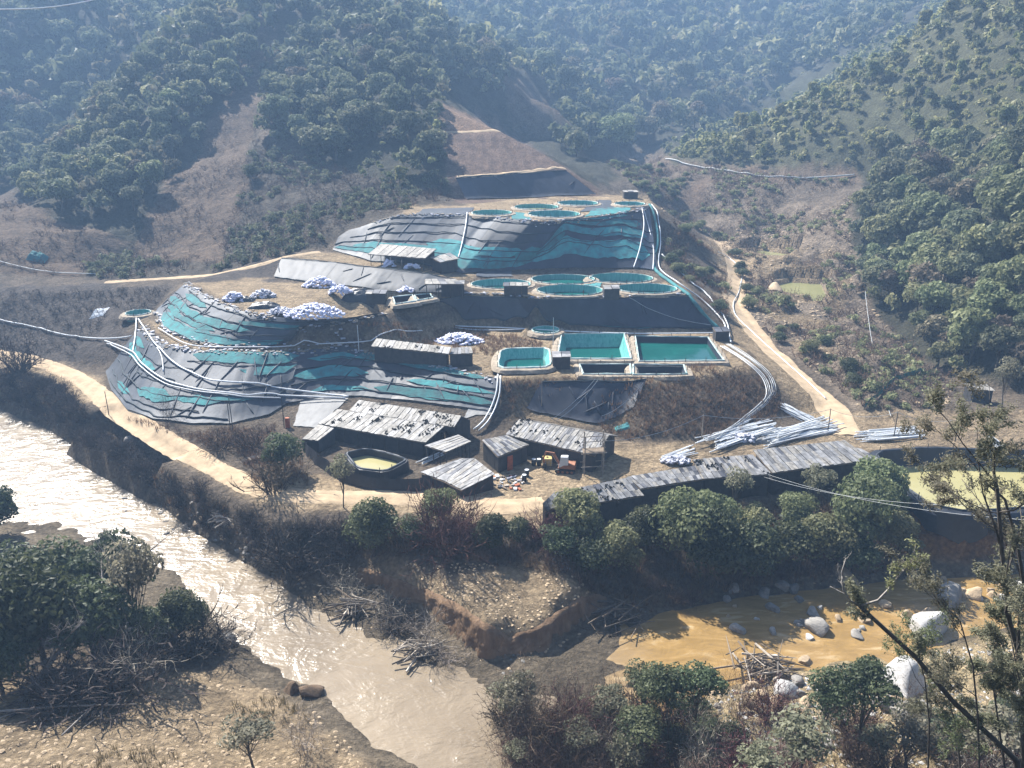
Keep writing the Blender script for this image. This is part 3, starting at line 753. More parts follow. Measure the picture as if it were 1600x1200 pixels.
    me = mesh_np('ground', np.stack([X, Y, ZG], -1).reshape(-1, 3), grid_faces(len(XS), len(YS)), True)
    set_col(me, 'cover', C.reshape(-1, 3))
    o = link('ground', me, M['earth'])
    tag(o, 'brown hillsides, banks and terraces of bare and scrubby earth', 'ground', kind='structure')

make_ground()

# river: one sheet of muddy water that the banks rise out of
def make_river():
    xs = np.arange(-240, 200.1, 8.0); ys = np.arange(38, 150.1, 8.0)
    X, Y = np.meshgrid(xs, ys, indexing='ij')
    me = mesh_np('river', np.stack([X, Y, np.full_like(X, -5.5)], -1).reshape(-1, 3), grid_faces(len(xs), len(ys)), True)
    o = link('river', me, M['river'])
    tag(o, 'muddy brown river glittering in the sun, with its ochre side stream', 'river', kind='structure')
make_river()

def make_scarp():                # raw undercut face of the slumping bluff
    a = np.array([tuple(p) for p in CB]); t = np.array([tuple(p) for p in CT])
    d = np.r_[0, np.cumsum(np.linalg.norm(np.diff(a[:, :2], axis=0), axis=1))]; n = int(d[-1] / 0.22); m = 16
    s = np.linspace(0, d[-1], n); A = np.stack([np.interp(s, d, a[:, k]) for k in range(3)], 1); T = np.stack([np.interp(s, d, t[:, k]) for k in range(3)], 1)
    K = np.linspace(-0.12, 0.98, m)[None, :, None]
    P = A[:, None, :] * (1 - K) + T[:, None, :] * K
    tg = np.gradient(A[:, :2], axis=0); tg /= np.linalg.norm(tg, axis=1)[:, None] + 1e-9; nr = np.stack([tg[:, 1], -tg[:, 0]], 1)
    L = s[:, None] + 0 * K[..., 0]; q = np.repeat(K[..., 0], n, 0)
    rib = 0.42 - 0.55 * np.abs(fbm(L, q * 1.5, 1.7, 3)) - 0.25 * np.abs(fbm(L, q * 6, .7, 2)) + 0.35 * fbm(L, q * 0, 5, 2) + 0.25 * (1 - np.clip(q, 0, 1)) ** 2
    P[..., 0] += nr[:, None, 0] * rib; P[..., 1] += nr[:, None, 1] * rib
    P[:, -1, 1] += 0.7; P[:, -1, 2] += 0.02
    P[..., 2] += 0.12 * fbm(L, q, 1.2, 2)
    me = mesh_np('earth_scarp', P.reshape(-1, 3), grid_faces(n, m), True)
    tag(link('earth_scarp', me, M['scarp']), 'raw reddish-tan earth face of the slumping bluff above the river', 'bank', kind='structure')
make_scarp()

def smooth_path(W, step=0.6):
    W = [Vector(p) for p in W]; out = []
    for i in range(len(W) - 1):
        p0 = W[max(i - 1, 0)]; p1 = W[i]; p2 = W[i + 1]; p3 = W[min(i + 2, len(W) - 1)]
        n = max(1, int((p2 - p1).length / step))
        for k in range(n):
            t = k / n
            out.append(0.5 * ((2 * p1) + (p2 - p0) * t + (2 * p0 - 5 * p1 + 4 * p2 - p3) * t * t + (3 * p1 - p0 - 3 * p2 + p3) * t ** 3))
    out.append(W[-1])
    return out

def road(name, label, px, width, mt='road'):
    W = smooth_path([G(u, v) for u, v in px], 0.7)
    P = np.array([(p.x, p.y) for p in W])
    T = np.gradient(P, axis=0); T /= np.linalg.norm(T, axis=1)[:, None] + 1e-9
    N = np.stack([-T[:, 1], T[:, 0]], 1)
    off = np.linspace(-0.5, 0.5, 9)
    s = np.arange(len(P))
    wl = width * (1 + 0.35 * fbm(s * 0.7, s * 0 + 3, 6, 3)); 
    V = []
    ruts = np.array([0, 0.02, -0.05, 0.03, 0.07, 0.03, -0.05, 0.02, 0])
    XY = P[:, None, :] + N[:, None, :] * (off[None, :, None] * wl[:, None, None]) + RN.normal(0, 0.04, (len(P), 9, 1))
    Z = np.maximum(zt(XY[..., 0], XY[..., 1]), zt(P[:, 0], P[:, 1])[:, None] - 0.25) + 0.09 + ruts
    Z[:, 0] -= 0.12; Z[:, -1] -= 0.12
    me = mesh_np(name, np.concatenate([XY, Z[..., None]], -1).reshape(-1, 3), grid_faces(len(P), 9), True)
    return tag(link(name, me, M[mt]), label, 'road', kind='structure')

road('dirt_road', 'pale sandy track along the top of the river bank', [(-60, 540), (0, 553), (60, 567), (120, 590), (175, 632), (235, 676), (300, 710), (360, 743), (420, 768), (520, 776), (620, 776), (700, 784), (790, 790), (850, 785)], 3.2)
road('dirt_road', 'pale track below the wooded hill behind the bag yard', [(165, 441), (250, 436), (330, 430), (400, 415), (440, 403), (500, 394)], 1.7)
road('dirt_road', 'rutted track climbing the side valley at the right', [(1125, 378), (1140, 400), (1150, 430), (1146, 470), (1163, 500), (1200, 545), (1250, 592), (1300, 640), (1325, 680)], 4.4)
road('footpath', 'pale ledge path across the bare cut hillside', [(692, 207), (735, 206), (782, 206)], 1.3)
road('footpath', 'yellowish ledge above the blue-black liner of the cut', [(714, 277), (800, 270), (884, 264)], 1.2)

# ------------------------------------------------------------------ lined slopes
def resample(W, n):
    W = np.array([tuple(p) for p in W]); d = np.r_[0, np.cumsum(np.linalg.norm(np.diff(W[:, :2], axis=0), axis=1))]
    t = np.linspace(0, d[-1], n)
    return np.stack([np.interp(t, d, W[:, k]) for k in range(3)], 1), d[-1]

class Slope:
    def __init__(s, toe, top, over=0.25):
        s.n = 400
        s.toe, s.len = resample(toe, s.n); s.top, l2 = resample(top, s.n)
        s.len = max(s.len, l2); s.over = over
    def pts(s, S, T, lift, wr=1.0, seed=0.0):
        i = np.clip(S, 0, 1) * (s.n - 1); k = np.clip(i.astype(int), 0, s.n - 2); f = (i - k)[..., None]
        a = s.toe[k] * (1 - f) + s.toe[k + 1] * f; b = s.top[k] * (1 - f) + s.top[k + 1] * f
        p = a * (1 - T[..., None]) + b * T[..., None]
        x, y = p[..., 0], p[..., 1]
        z = np.maximum(zt(x, y), p[..., 2] - 0.25)
        L = S * s.len
        fold = np.abs(fbm(L + 0.6 * T + seed, T * 2.0 + seed, 1.3, 2)) * 0.13 + fbm(L + seed, T * 9 + seed, 3.0, 2) * 0.14
        z = z + lift + fold * wr * (0.35 + 0.65 * np.clip(fbm(L, T * 4 + seed, 5, 2) + 0.6, 0, 1))
        return np.stack([x, y, z], -1)

def sheet(sl, s0, s1, t0, t1, name, mt, parent, lift, wr=1.0, wob=0.0, seed=0.0, nt_=14, ds=0.35):
    ns = max(4, int((s1 - s0) * sl.len / ds))
    S, T = np.meshgrid(np.linspace(s0, s1, ns), np.linspace(0, 1, nt_), indexing='ij')
    sv_ = S[:, 0] * sl.len
    lo = t0 + wob * fbm(sv_, sv_ * 0 + seed, 3.5, 3); hi = t1 + wob * fbm(sv_, sv_ * 0 + seed + 40, 3.5, 3)
    if wob:                      # ragged ends taper
        e = np.clip(np.minimum(S[:, 0] - s0, s1 - S[:, 0]) * sl.len / 2.2, 0.12, 1)
        mid = (lo + hi) / 2; lo = mid + (lo - mid) * e; hi = mid + (hi - mid) * e
    T = lo[:, None] + (hi - lo)[:, None] * T
    P = sl.pts(S, T, lift, wr, seed)
    me = mesh_np(name, P.reshape(-1, 3), grid_faces(ns, nt_), True)
    return link(name, me, M[mt], parent)

def line_on(sl, s0, s1, t, name, mt, parent, lift, r, seed, sag=0.03):
    ns = max(4, int((s1 - s0) * sl.len / 0.7))
    S = np.linspace(s0, s1, ns); L = S * sl.len
    T = np.clip(t + sag * fbm(L, L * 0 + seed, 4, 3) * 2, 0, 1)
    P = sl.pts(S, T, lift, 1.0, 0.0)
    return MB().tube([tuple(p) for p in P], r, 5).build(name, M[mt], parent, True)

def lined_slope(name, label, toe, top, panels, mt, nets=(), seams=(), folds=0, seed=0, t1=1.0, panel_mats=None):
    sl = Slope(toe, top)
    o = thing(name, label, 'liner', tuple(sl.toe[200]))
    inv = Matrix.Translation(-o.location)
    def own(c): c.parent = o; c.matrix_parent_inverse = inv; return c
    edges = np.linspace(0, 1, panels + 1)
    rr = random.Random(seed)
    for k in range(panels):
        m = mt if not panel_mats else panel_mats[k % len(panel_mats)]
        own(sheet(sl, max(0, edges[k] - 0.3 / sl.len), edges[k + 1], -0.01, t1, 'liner_panel', m, None, 0.22 + 0.03 * (k % 2), 1.0, 0, seed + k * 0.0))
    for (a, b, t0, t1_, w) in nets:
        own(sheet(sl, a, b, t0, t1_, 'green_net', 'net', None, 0.36, 1.0, w, seed + a * 7, 8))
    for (a, b, t, r) in seams:
        own(line_on(sl, a, b, t, 'seam_rope', 'rope', None, 0.36, r, seed + t * 50))
    for k in range(folds):       # loose folds of sheet running down the slope
        s0 = rr.random(); ta = rr.random() * 0.6; tb = min(1, ta + 0.15 + rr.random() * 0.35); dx = rr.uniform(-3, 3) / sl.len
        S = np.linspace(s0, s0 + dx, 7); T = np.linspace(ta, tb, 7)
        P = sl.pts(np.clip(S, 0, 1), T, 0.30)
        own(MB().tube([tuple(p) for p in P], [0.03, 0.09, 0.12, 0.13, 0.12, 0.09, 0.03], 5).build('fold', M[mt], None, True))
    return o, sl

sl1, S1 = lined_slope('slope_liner', 'big grey lined slope with teal netting beside the river track', TOE1, TOP1, 9, 'liner',
    nets=[(0.03, 0.42, 0.52, 0.68, 0.10), (0.38, 0.76, 0.22, 0.34, 0.08), (0.56, 1.0, 0.82, 1.0, 0.04), (0.05, 0.22, 0.72, 0.82, 0.06), (0.20, 0.36, 0.08, 0.2, 0.06), (0.78, 1.0, 0.66, 0.78, 0.05), (0.70, 0.88, 0.28, 0.34, 0.03)],
    seams=[(0.02, 0.98, 0.30, 0.10), (0.05, 0.70, 0.14, 0.09), (0.0, 0.55, 0.52, 0.08), (0.3, 1.0, 0.46, 0.08), (0.15, 0.6, 0.70, 0.06), (0.1, 0.8, 0.04, 0.12), (0.55, 1.0, 0.80, 0.07)], folds=26, seed=3)
sl1b, S1B = lined_slope('slope_liner', 'dark lined slope with sagging teal net strips behind the biggest roof', TOE1B, TOP1B, 8, 'liner',
    nets=[(0.0, 0.35, 0.40, 0.62, 0.10), (0.25, 0.95, 0.80, 0.98, 0.06), (0.40, 1.0, 0.08, 0.30, 0.08), (0.55, 1.0, 0.42, 0.56, 0.07), (0.04, 0.3, 0.78, 0.90, 0.06), (0.1, 0.4, 0.1, 0.2, 0.06)],
    seams=[(0.0, 1.0, 0.34, 0.09), (0.0, 1.0, 0.62, 0.09), (0.1, 0.9, 0.80, 0.08), (0.3, 1.0, 0.12, 0.09)], folds=18, seed=5, panel_mats=['liner_dark', 'liner', 'liner', 'liner', 'liner_dark', 'liner', 'liner', 'liner'])
sl2, S2 = lined_slope('slope_liner', 'curved grey and teal lined slope below the heaps of white sacks', TOE2, TOP2, 8, 'liner',
    nets=[(0.10, 0.80, 0.02, 0.26, 0.08), (0.0, 0.62, 0.42, 0.60, 0.09), (0.05, 0.5, 0.28, 0.40, 0.06), (0.55, 1.0, 0.62, 0.78, 0.05), (0.10, 0.34, 0.70, 0.84, 0.05), (0.7, 0.95, 0.05, 0.3, 0.07)],
    seams=[(0.0, 1.0, 0.64, 0.09), (0.0, 0.9, 0.42, 0.08), (0.05, 0.85, 0.22, 0.07), (0.1, 1.0, 0.86, 0.09)], folds=24, seed=8)
sl3, S3 = lined_slope('slope_liner', 'black lined face below the round ponds of the middle terrace', TF2B, TF2, 9, 'liner_dark',
    nets=[(0.62, 0.82, 0.0, 0.05, 0.02)], seams=[(0.0, 1.0, 0.99, 0.09), (0.0, 1.0, 0.02, 0.09)], folds=10, seed=13, panel_mats=['liner_dark'] * 3 + ['liner'] + ['liner_dark'] * 5)
sl4, S4 = lined_slope('slope_liner', 'plain grey lined bank behind the yard of sacks', GT0, GT1, 6, 'liner_mid', seams=[(0, 1, 0.98, 0.08)], folds=8, seed=17)
sl5, S5 = lined_slope('slope_liner', 'tall upper slope lined in grey sheets and blue-green net bands', BT0, BT1, 14, 'liner',
    nets=[(0.08, 0.47, 0.22, 0.34, 0.03), (0.30, 0.58, 0.30, 0.46, 0.04), (0.28, 0.62, 0.08, 0.26, 0.04), (0.62, 0.98, 0.10, 0.30, 0.05), (0.62, 0.97, 0.38, 0.54, 0.05), (0.64, 0.94, 0.60, 0.72, 0.04), (0.66, 0.86, 0.80, 0.90, 0.03), (0.0, 0.2, 0.12, 0.26, 0.04), (0.56, 0.70, 0.15, 0.5, 0.1)],
    seams=[(0.02, 1.0, 0.22, 0.10), (0.0, 1.0, 0.40, 0.10), (0.05, 1.0, 0.58, 0.10), (0.1, 0.98, 0.76, 0.10), (0.15, 0.98, 0.92, 0.09), (0.62, 1.0, 0.30, 0.09)], folds=14, seed=21,
    panel_mats=['liner_mid', 'liner', 'liner_mid', 'liner', 'liner_mid', 'liner', 'liner_mid', 'liner_mid'] + ['liner_dark'] * 6)
CUT0 = [PD(728, 312, 207.5), PD(830, 310, 208), PD(932, 304, 209)]; CUT1 = [PD(712, 279, 211.7), PD(800, 272, 212.7), PD(884, 266, 215)]
lined_slope('slope_liner', 'smooth blue-black liner on the cut below the bare brown hillside', CUT0, CUT1, 8, 'liner_dark', seams=[(0, 1, 0.98, 0.12)], folds=4, seed=25)
BAS0 = [Pz(822, 640, 2.0), Pz(860, 648, 1.6), Pz(930, 662, 1.0), Pz(990, 655, 1.2)]; BAS1 = [Pz(845, 596, 5.3), Pz(890, 595, 5.6), Pz(950, 596, 5.7), Pz(1010, 594, 5.8)]
bl, SB = lined_slope('slope_liner', 'black sheet hanging down the bank behind the sheds, bulging in the middle', BAS0, BAS1, 5, 'liner_dark', folds=9, seed=29, seams=[(0, 1, 0.97, 0.1)])

def edge_row(label, W, n, seed, mts=('sand_rim', 'bag_grey', 'concrete'), wid=0.7, lift=0.25):
    """ballast bags, stones and loose sheet ends holding down the edge of a liner"""
    P, L = resample(W, n * 4); r = random.Random(seed)
    o = thing('ballast_row', label, 'ballast', tuple(P[len(P) // 2])); loc = o.location
    for m in mts:
        mb = MB()
        for k in range(n):
            p = P[r.randrange(len(P))]; x = p[0] + r.gauss(0, wid * .5); y = p[1] + r.gauss(0, wid * .5)
            z = float(zt(x, y)) + lift; s = r.uniform(.12, .34); a = r.random() * 3
            mb.box((x - loc.x, y - loc.y, z - loc.z), (s * 2.2, s * 1.2, s * .6), a)
        tag(mb.build('ballast', M[m], o), kind='stuff')
edge_row('ragged line of ballast along the top of the big grey liner', TOP1, 70, 1)
edge_row('ragged line of ballast above the slope behind the biggest roof', TOP1B, 60, 2)
edge_row('ragged line of ballast below the sack heaps', TOP2, 80, 3)
edge_row('pale edging along the brink of the round pond terrace', [p + Vector((0, 0.9, 0)) for p in TF2], 90, 4, wid=0.25)
edge_row('ragged edging along the brink of the top terrace', BT1[2:], 110, 5)
edge_row('ballast along the foot of the second liner tier', TOE2, 60, 7)

# ------------------------------------------------------------------ ponds
def ring_pts(c, rx, ry, n, z, rz=0.0):
    return [Vector((c.x + rx * math.cos(2 * math.pi * i / n) * math.cos(rz) - ry * math.sin(2 * math.pi * i / n) * math.sin(rz),
                    c.y + rx * math.cos(2 * math.pi * i / n) * math.sin(rz) + ry * math.sin(2 * math.pi * i / n) * math.cos(rz), z)) for i in range(n)]

def loft(rings, closed=True):
    mb = MB(); n = len(rings[0])
    for r in rings: mb.v.extend([tuple(p) for p in r])
    for k in range(len(rings) - 1):
        for i in range(n if closed else n - 1):
            j = (i + 1) % n
            mb.f.append((k * n + i, k * n + j, (k + 1) * n + j, (k + 1) * n + i))
    return mb

def round_pond(u, v, wpx, zr, depth, water, water_m, label):
    c = Pz(u, v, zr); r = wpx / 2 * dist(c) / F
    o = thing('round_pond', label, 'pond', (c.x, c.y, zr))
    n = 56
    rs = [r * (1 + 0.012 * math.sin(3 * i * 0.11 + u) + RD.uniform(-.008, .008)) for i in range(n)]
    ya = 0.72 if 11 < zr < 13 else 1.0
    def ring(k, z, jit=0.0, ex=0.0): return [Vector((math.cos(2 * math.pi * i / n) * (rs[i] * k + ex), math.sin(2 * math.pi * i / n) * (rs[i] * k + ex) * ya, z + RD.uniform(-jit, jit))) for i in range(n)]
    loft([ring(1, -0.6, .1, 1.25), ring(1, -0.16, .05, 0.9), ring(1, -0.06, .02, 0.1)]).build('apron', M['sand_rim'], o)
    loft([ring(1, -0.08, 0, 0.14), ring(1, 0.08, .04, 0.10), ring(1, 0.10, .05, 0.0), ring(1, 0.02, 0, -0.08)]).build('pond_rim', M['rim'], o)
    rim = [q for q in o.children if q.name.startswith('pond_rim')][0]
    loft([ring(1, 0.06, 0, -0.06), ring(.97, -depth * .5), ring(0.94, -depth - 0.2)]).build('inner_liner', M['net_pond'], o)
    ww = loft([ring(0.97, -water)]); ww.f = [tuple(range(n))]; ww.build('water', M[water_m], o)
    st = MB().tube([(0, 0, -0.3), (0.02, 0, 0.45)], 0.05, 5).mesh('stake')
    for i in range(max(8, int(r * 4))):
        a = 2 * math.pi * (i + RD.random() * .5) / max(8, int(r * 4))
        q = link('stake', st, M['post'], rim); q.location = (math.cos(a) * (r + .2), math.sin(a) * (r + .2) * ya, RD.uniform(-.2, .1))
    return o

for spec in ROUND: round_pond(*spec)

def poly_pond(px, z, depth, water, wm, inner, fs, ck, label):
    P = [Pz(a, b, z) for a, b in px]
    c = sum(P, Vector()) / len(P)
    o = thing('lined_pond', label, 'pond', c)
    P = densify(chaikin([p - c for p in P], ck), 1.0)
    def ring(ex, dz, k=1.0, jit=0.0): return [Vector((p.x * k, p.y * k, dz + RD.uniform(-jit, jit))) + (Vector((p.x, p.y, 0)).normalized() * ex) for p in P]
    low = 'olive pool' in label
    loft([ring(0.6, -1.5), ring(0.42, -0.04, 1, .06), ring(0.1, -0.06)] if low else [ring(1.35, -0.6, 1, .1), ring(0.95, -0.16, 1, .05), ring(0.1, -0.06)]).build('apron', M['tarp' if z < 2 else 'sand_rim'], o)
    loft([ring(0.22, -0.08), ring(0.14, 0.09, 1, .05), ring(-.02, 0.11, 1, .05), ring(-.12, 0.0)]).build('pond_rim', M['liner' if z < 2 else 'rim'], o)
    rim = [q for q in o.children if q.name.startswith('pond_rim')][0]
    loft([ring(-.06, 0.06), ring(0, -depth * .55, (1 + fs) / 2), ring(0, -depth - 0.1, fs)]).build('inner_liner', M[inner], o)
    fl = loft([ring(0, -depth - 0.05, fs * 1.01)]); fl.f = [tuple(range(len(P)))]; fl.build('basin_floor', M[inner], o)
    if water is not None:
        k = 1 - (1 - fs) * water / depth
        ww = loft([ring(0, -water, k * 1.005)]); ww.f = [tuple(range(len(P)))]; ww.build('water', M[wm], o)
    st = MB().tube([(0, 0, -0.3), (0.02, 0, 0.6)], 0.05, 5).mesh('stake')
    for i in range(0, len(P), 3):
        q = link('stake', st, M['post'], rim); q.location = P[i] + Vector((P[i].x, P[i].y, 0)).normalized() * 0.35 + Vector((0, 0, RD.uniform(-.1, .1)))
    return o

for spec in POLY: poly_pond(*spec)

for px, z, label in POOLS:
    P = grow([Pz(a, b, z) for a, b in px], 1.2)
    mb = MB(); mb.v = [tuple(p) for p in P]; mb.f = [tuple(range(len(P)))]
    tag(mb.build('pool', M['pond_brown']), label, 'pool', kind='structure')

def ground_sheet(label, px, z, m, name='ground_sheet'):
    A, B, C_, D = [Pz(u, v, z) for u, v in px]; n = 24
    S_, T_ = np.meshgrid(np.linspace(0, 1, n), np.linspace(0, 1, n), indexing='ij')
    X = (A.x * (1 - S_) + B.x * S_) * (1 - T_) + (D.x * (1 - S_) + C_.x * S_) * T_; Y = (A.y * (1 - S_) + B.y * S_) * (1 - T_) + (D.y * (1 - S_) + C_.y * S_) * T_
    X = X + fbm(X, Y, 2, 2) * .5; Y = Y + fbm(X + 9, Y, 2, 2) * .5
    Z = zt(X, Y) + .10 + .1 * np.abs(fbm(X * 2, Y * 2, 1.5, 2))
    me = mesh_np(name, np.stack([X, Y, Z], -1).reshape(-1, 3), grid_faces(n, n), True)
    return tag(link(name, me, M[m]), label, 'tarp')
ground_sheet('pale grey sheet spread on the ground left of the biggest shed', [(458, 664), (498, 668), (545, 632), (470, 628)], 0.6, 'concrete')
ground_sheet('crumpled pale sheet at the slope foot right of the biggest roof', [(722, 650), (772, 648), (775, 638), (735, 640)], 2.0, 'concrete')
ground_sheet('teal net spread over the front of the top terrace', [(800, 343), (830, 345), (830, 334), (800, 332)], 21.4, 'net')
ground_sheet('slate sheet spread at the left of the top terrace', [(650, 335), (735, 335), (740, 324), (660, 328)], 21.6, 'liner')
ground_sheet('teal net spread at the right of the top terrace', [(915, 338), (985, 330), (985, 323), (925, 326)], 21.4, 'net')
ground_sheet('slate sheet between the upper ponds', [(905, 330), (960, 326), (955, 312), (935, 312)], 21.5, 'liner_mid')
ground_sheet('teal net laid between the round ponds', [(905, 449), (935, 452), (945, 440), (920, 438)], 11.6, 'net')
ground_sheet('grey sheet crumpled at the right foot of the upper slope', [(745, 432), (800, 430), (800, 422), (745, 424)], 12.2, 'liner')

# ------------------------------------------------------------------ sheds
def roof_sheets(o, fl, fr, br, bl, nc, nr, mats, weights, lift=0.0, name='roof_sheet'):
    loc = o.location
    fm = MB()                    # rafters carrying the sheets
    nr_ = max(2, int((fr - fl).length / 1.6))
    for k in range(nr_ + 1):
        q = k / nr_; fm.tube([fl.lerp(fr, q) - loc - Vector((0, 0, .07)), bl.lerp(br, q) - loc - Vector((0, 0, .07))], .04, 4)
    for t in (0.08, 0.92): fm.tube([fl.lerp(bl, t) - loc - Vector((0, 0, .05)), fr.lerp(br, t) - loc - Vector((0, 0, .05))], .045, 4)
    fo = fm.build('roof_frame', M['wood'], o)
    nrm = (fr - fl).cross(bl - fl).normalized()
    if nrm.z < 0: nrm = -nrm
    for r in range(nr):
        for k in range(nc):
            a, b = k / nc, (k + 1) / nc
            p, q = max(0, r / nr - 0.04), (r + 1) / nr
            def at(s, t): return fl.lerp(fr, s).lerp(bl.lerp(br, s), t)
            j = lambda: RD.uniform(-0.03, 0.03)
            up = nrm * (0.03 + (0.035 if k % 2 else 0) - 0.02 * r + RD.uniform(0, .03) + lift)
            g = -0.04 / nc * RD.random()
            ex = RD.uniform(-0.06, 0.05) if r == 0 else 0
            A, B, C_, D = at(a + 0.05 / nc, p), at(b + g, p), at(b + g, q), at(a + 0.05 / nc, q)
            dn = (at(a, 0) - at(a, 1)).normalized() * ex
            c0 = [x + up - loc for x in (A + dn, B + dn, C_, D)]
            c0[0].z += j(); c0[1].z += j()
            MB().slab(c0[0], c0[1], c0[2], c0[3], 0.025).build(name, M[RD.choices(mats, weights)[0]], fo)

def wall(o, p, q, z0, z1, z2=None, m='wall', name='wall', boards=True):
    """an upright wall from p to q; z1 and z2 are its top heights at p and q"""
    if z2 is None: z2 = z1
    L = (Vector((q.x, q.y, 0)) - Vector((p.x, p.y, 0)));  d = L.normalized(); nn = Vector((-d.y, d.x, 0)) * 0.06
    n = max(1, int(L.length / 0.9)); mb = MB()
    loc = o.location
    for k in range(n):
        a = k / n; b = (k + 1) / n - 0.02 / max(1, L.length)
        A = Vector((p.x, p.y, 0)) + L * a; B = Vector((p.x, p.y, 0)) + L * b
        ta = z1 + (z2 - z1) * a; tb = z1 + (z2 - z1) * b
        off = nn * (0.35 if k % 2 else 0)
        pts = []
        for zz in ((z0, z0), (ta, tb)):
            for X, w_, in ((A - nn + off, zz[0]), (B - nn + off, zz[1]), (B + nn + off, zz[1]), (A + nn + off, zz[0])):
                pts.append(Vector((X.x, X.y, w_)) - loc)
        mb.hexa(pts)
    return mb.build(name, M[m], o)

def posts(o, p, q, z0, z1, n, r=0.07, name='post'):
    for k in range(n + 1):
        x = p.lerp(q, k / n) - o.location
        MB().tube([(x.x, x.y, z0 - o.location.z), (x.x, x.y, z1 - o.location.z)], r, 5).build(name, M['post'], o)

PALE = (['roof_pale', 'roof_grey', 'roof_dark'], [0.70, 0.16, 0.14])
MIX = (['roof_pale', 'roof_grey', 'roof_dark'], [0.46, 0.30, 0.24])
GREY = (['roof_pale', 'roof_grey', 'roof_dark'], [0.22, 0.60, 0.18])
DARK = (['roof_pale', 'roof_grey', 'roof_dark'], [0.10, 0.62, 0.28])

def roof4(px, ze, zr):           # front-left, front-right, back-right, back-left
    return [Pz(*px[0], ze), Pz(*px[1], ze), Pz(*px[2], zr), Pz(*px[3], zr)]

def litter(o, R4, n, seed):      # leaf litter and rubble caught on a roof
    r = random.Random(seed); fl, fr, br, bl = R4
    for _ in range(n):
        s, t = r.random(), r.random() ** 0.8
        c = fl.lerp(fr, s).lerp(bl.lerp(br, s), t) - o.location
        mb = MB()
        for _k in range(9):
            p = c + Vector((r.gauss(0, .28), r.gauss(0, .28), 0.05)); sl_ = r.uniform(.08, .2)
            p.z += (p - c).dot((bl - fl).normalized()) * 0.25
            mb.add([p + Vector((-sl_, -sl_, 0)), p + Vector((sl_, -sl_ * .6, 0)), p + Vector((sl_ * .4, sl_, .06)), p + Vector((0, 0, .14))], [(0, 1, 3), (1, 2, 3), (2, 0, 3)])
        tag(mb.build('leaf_litter', M['moss'], o), kind='stuff')

def shed(name, label, px, ze, zr, zg, nc, nr, tone, sides='fblr', back=0.0, zback=None, npost=0, cat='shed', lit=0, inset=0.12, litter_n=0, wm='wall'):
    R4 = roof4(px, ze, zr)
    c = sum(R4, Vector()) / 4; c.z = zg
    o = thing(name, label, cat, c)
    fl, fr, br, bl = R4
    roof_sheets(o, fl, fr, br, bl, nc, nr, *tone)
    ins = lambda p: p.lerp(Vector((c.x, c.y, p.z)), inset * 0.6)
    FL, FR, BR, BL = map(ins, R4)
    if back:                     # the far slope of a ridged roof
        d = ((bl - fl) + (br - fr)) / 2; d.z = 0; d = d.normalized() * back
        zb = zback if zback is not None else ze
        b1 = Vector((br.x + d.x, br.y + d.y, zb)); b0 = Vector((bl.x + d.x, bl.y + d.y, zb))
        roof_sheets(o, b1, b0, bl, br, max(2, nc // 2), max(1, nr // 2), *tone)
        B0, B1 = ins(b0), ins(b1)
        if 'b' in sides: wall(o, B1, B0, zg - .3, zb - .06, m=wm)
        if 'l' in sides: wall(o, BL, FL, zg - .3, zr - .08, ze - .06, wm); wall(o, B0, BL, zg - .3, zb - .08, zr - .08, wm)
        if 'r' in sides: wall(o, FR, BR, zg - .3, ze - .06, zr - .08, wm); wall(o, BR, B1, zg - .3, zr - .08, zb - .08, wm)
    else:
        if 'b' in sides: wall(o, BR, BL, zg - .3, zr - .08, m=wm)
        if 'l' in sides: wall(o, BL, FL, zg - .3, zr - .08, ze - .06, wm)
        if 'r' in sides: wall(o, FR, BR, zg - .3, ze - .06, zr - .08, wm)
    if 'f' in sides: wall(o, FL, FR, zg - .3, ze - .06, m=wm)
    if npost: posts(o, FL, FR, zg - .2, ze - .05, npost); posts(o, BL, BR, zg - .2, zr - .05, npost)
    # purlins under the eave
    e0 = fl + (fr - fl) * 0.005 - c; e1 = fr - c
    MB().tube([e0 + Vector((0, 0, -.1)), e1 + Vector((0, 0, -.1))], 0.06, 5).build('eave_beam', M['wood'], o)
    if litter_n: litter(o, R4, litter_n, int(c.x * 10))
    return o, R4

big, R4 = shed('work_shed', 'biggest shed, long pale patchy roof in two steps behind the olive pool', [(497, 662), (665, 692), (694, 666), (527, 639)], 2.2, 3.3, 0.0, 34, 3, PALE, 'flrb', litter_n=18)
R5 = roof4([(545, 642), (710, 668), (721, 650), (561, 625)], 3.3, 4.1)
roof_sheets(big, *R5, 34, 2, *PALE); litter(big, R5, 12, 5)
bd = Vector((1.0, 2.4, 0)); b0 = R5[3] + bd; b1 = R5[2] + bd; b0.z = b1.z = 2.6
roof_sheets(big, b1, b0, R5[3], R5[2], 12, 1, *MIX)
wall(big, R5[1], R5[2], -.2, 3.2, 4.0); wall(big, R5[2], b1, -.2, 4.0, 2.5); wall(big, b1, b0, -.2, 2.5); wall(big, b0, R5[3], -.2, 2.5, 4.0)
wall(big, R5[0], R5[1], 2.6, 3.25)
R6 = roof4([(472, 686), (497, 689), (522, 669), (497, 663)], 1.7, 2.3)
roof_sheets(big, *R6, 5, 3, *PALE)
wall(big, R6[0], R6[1], -.2, 1.65); wall(big, R6[1], R6[2], -.2, 1.65, 2.2); wall(big, R6[3], R6[0], -.2, 2.2, 1.65)

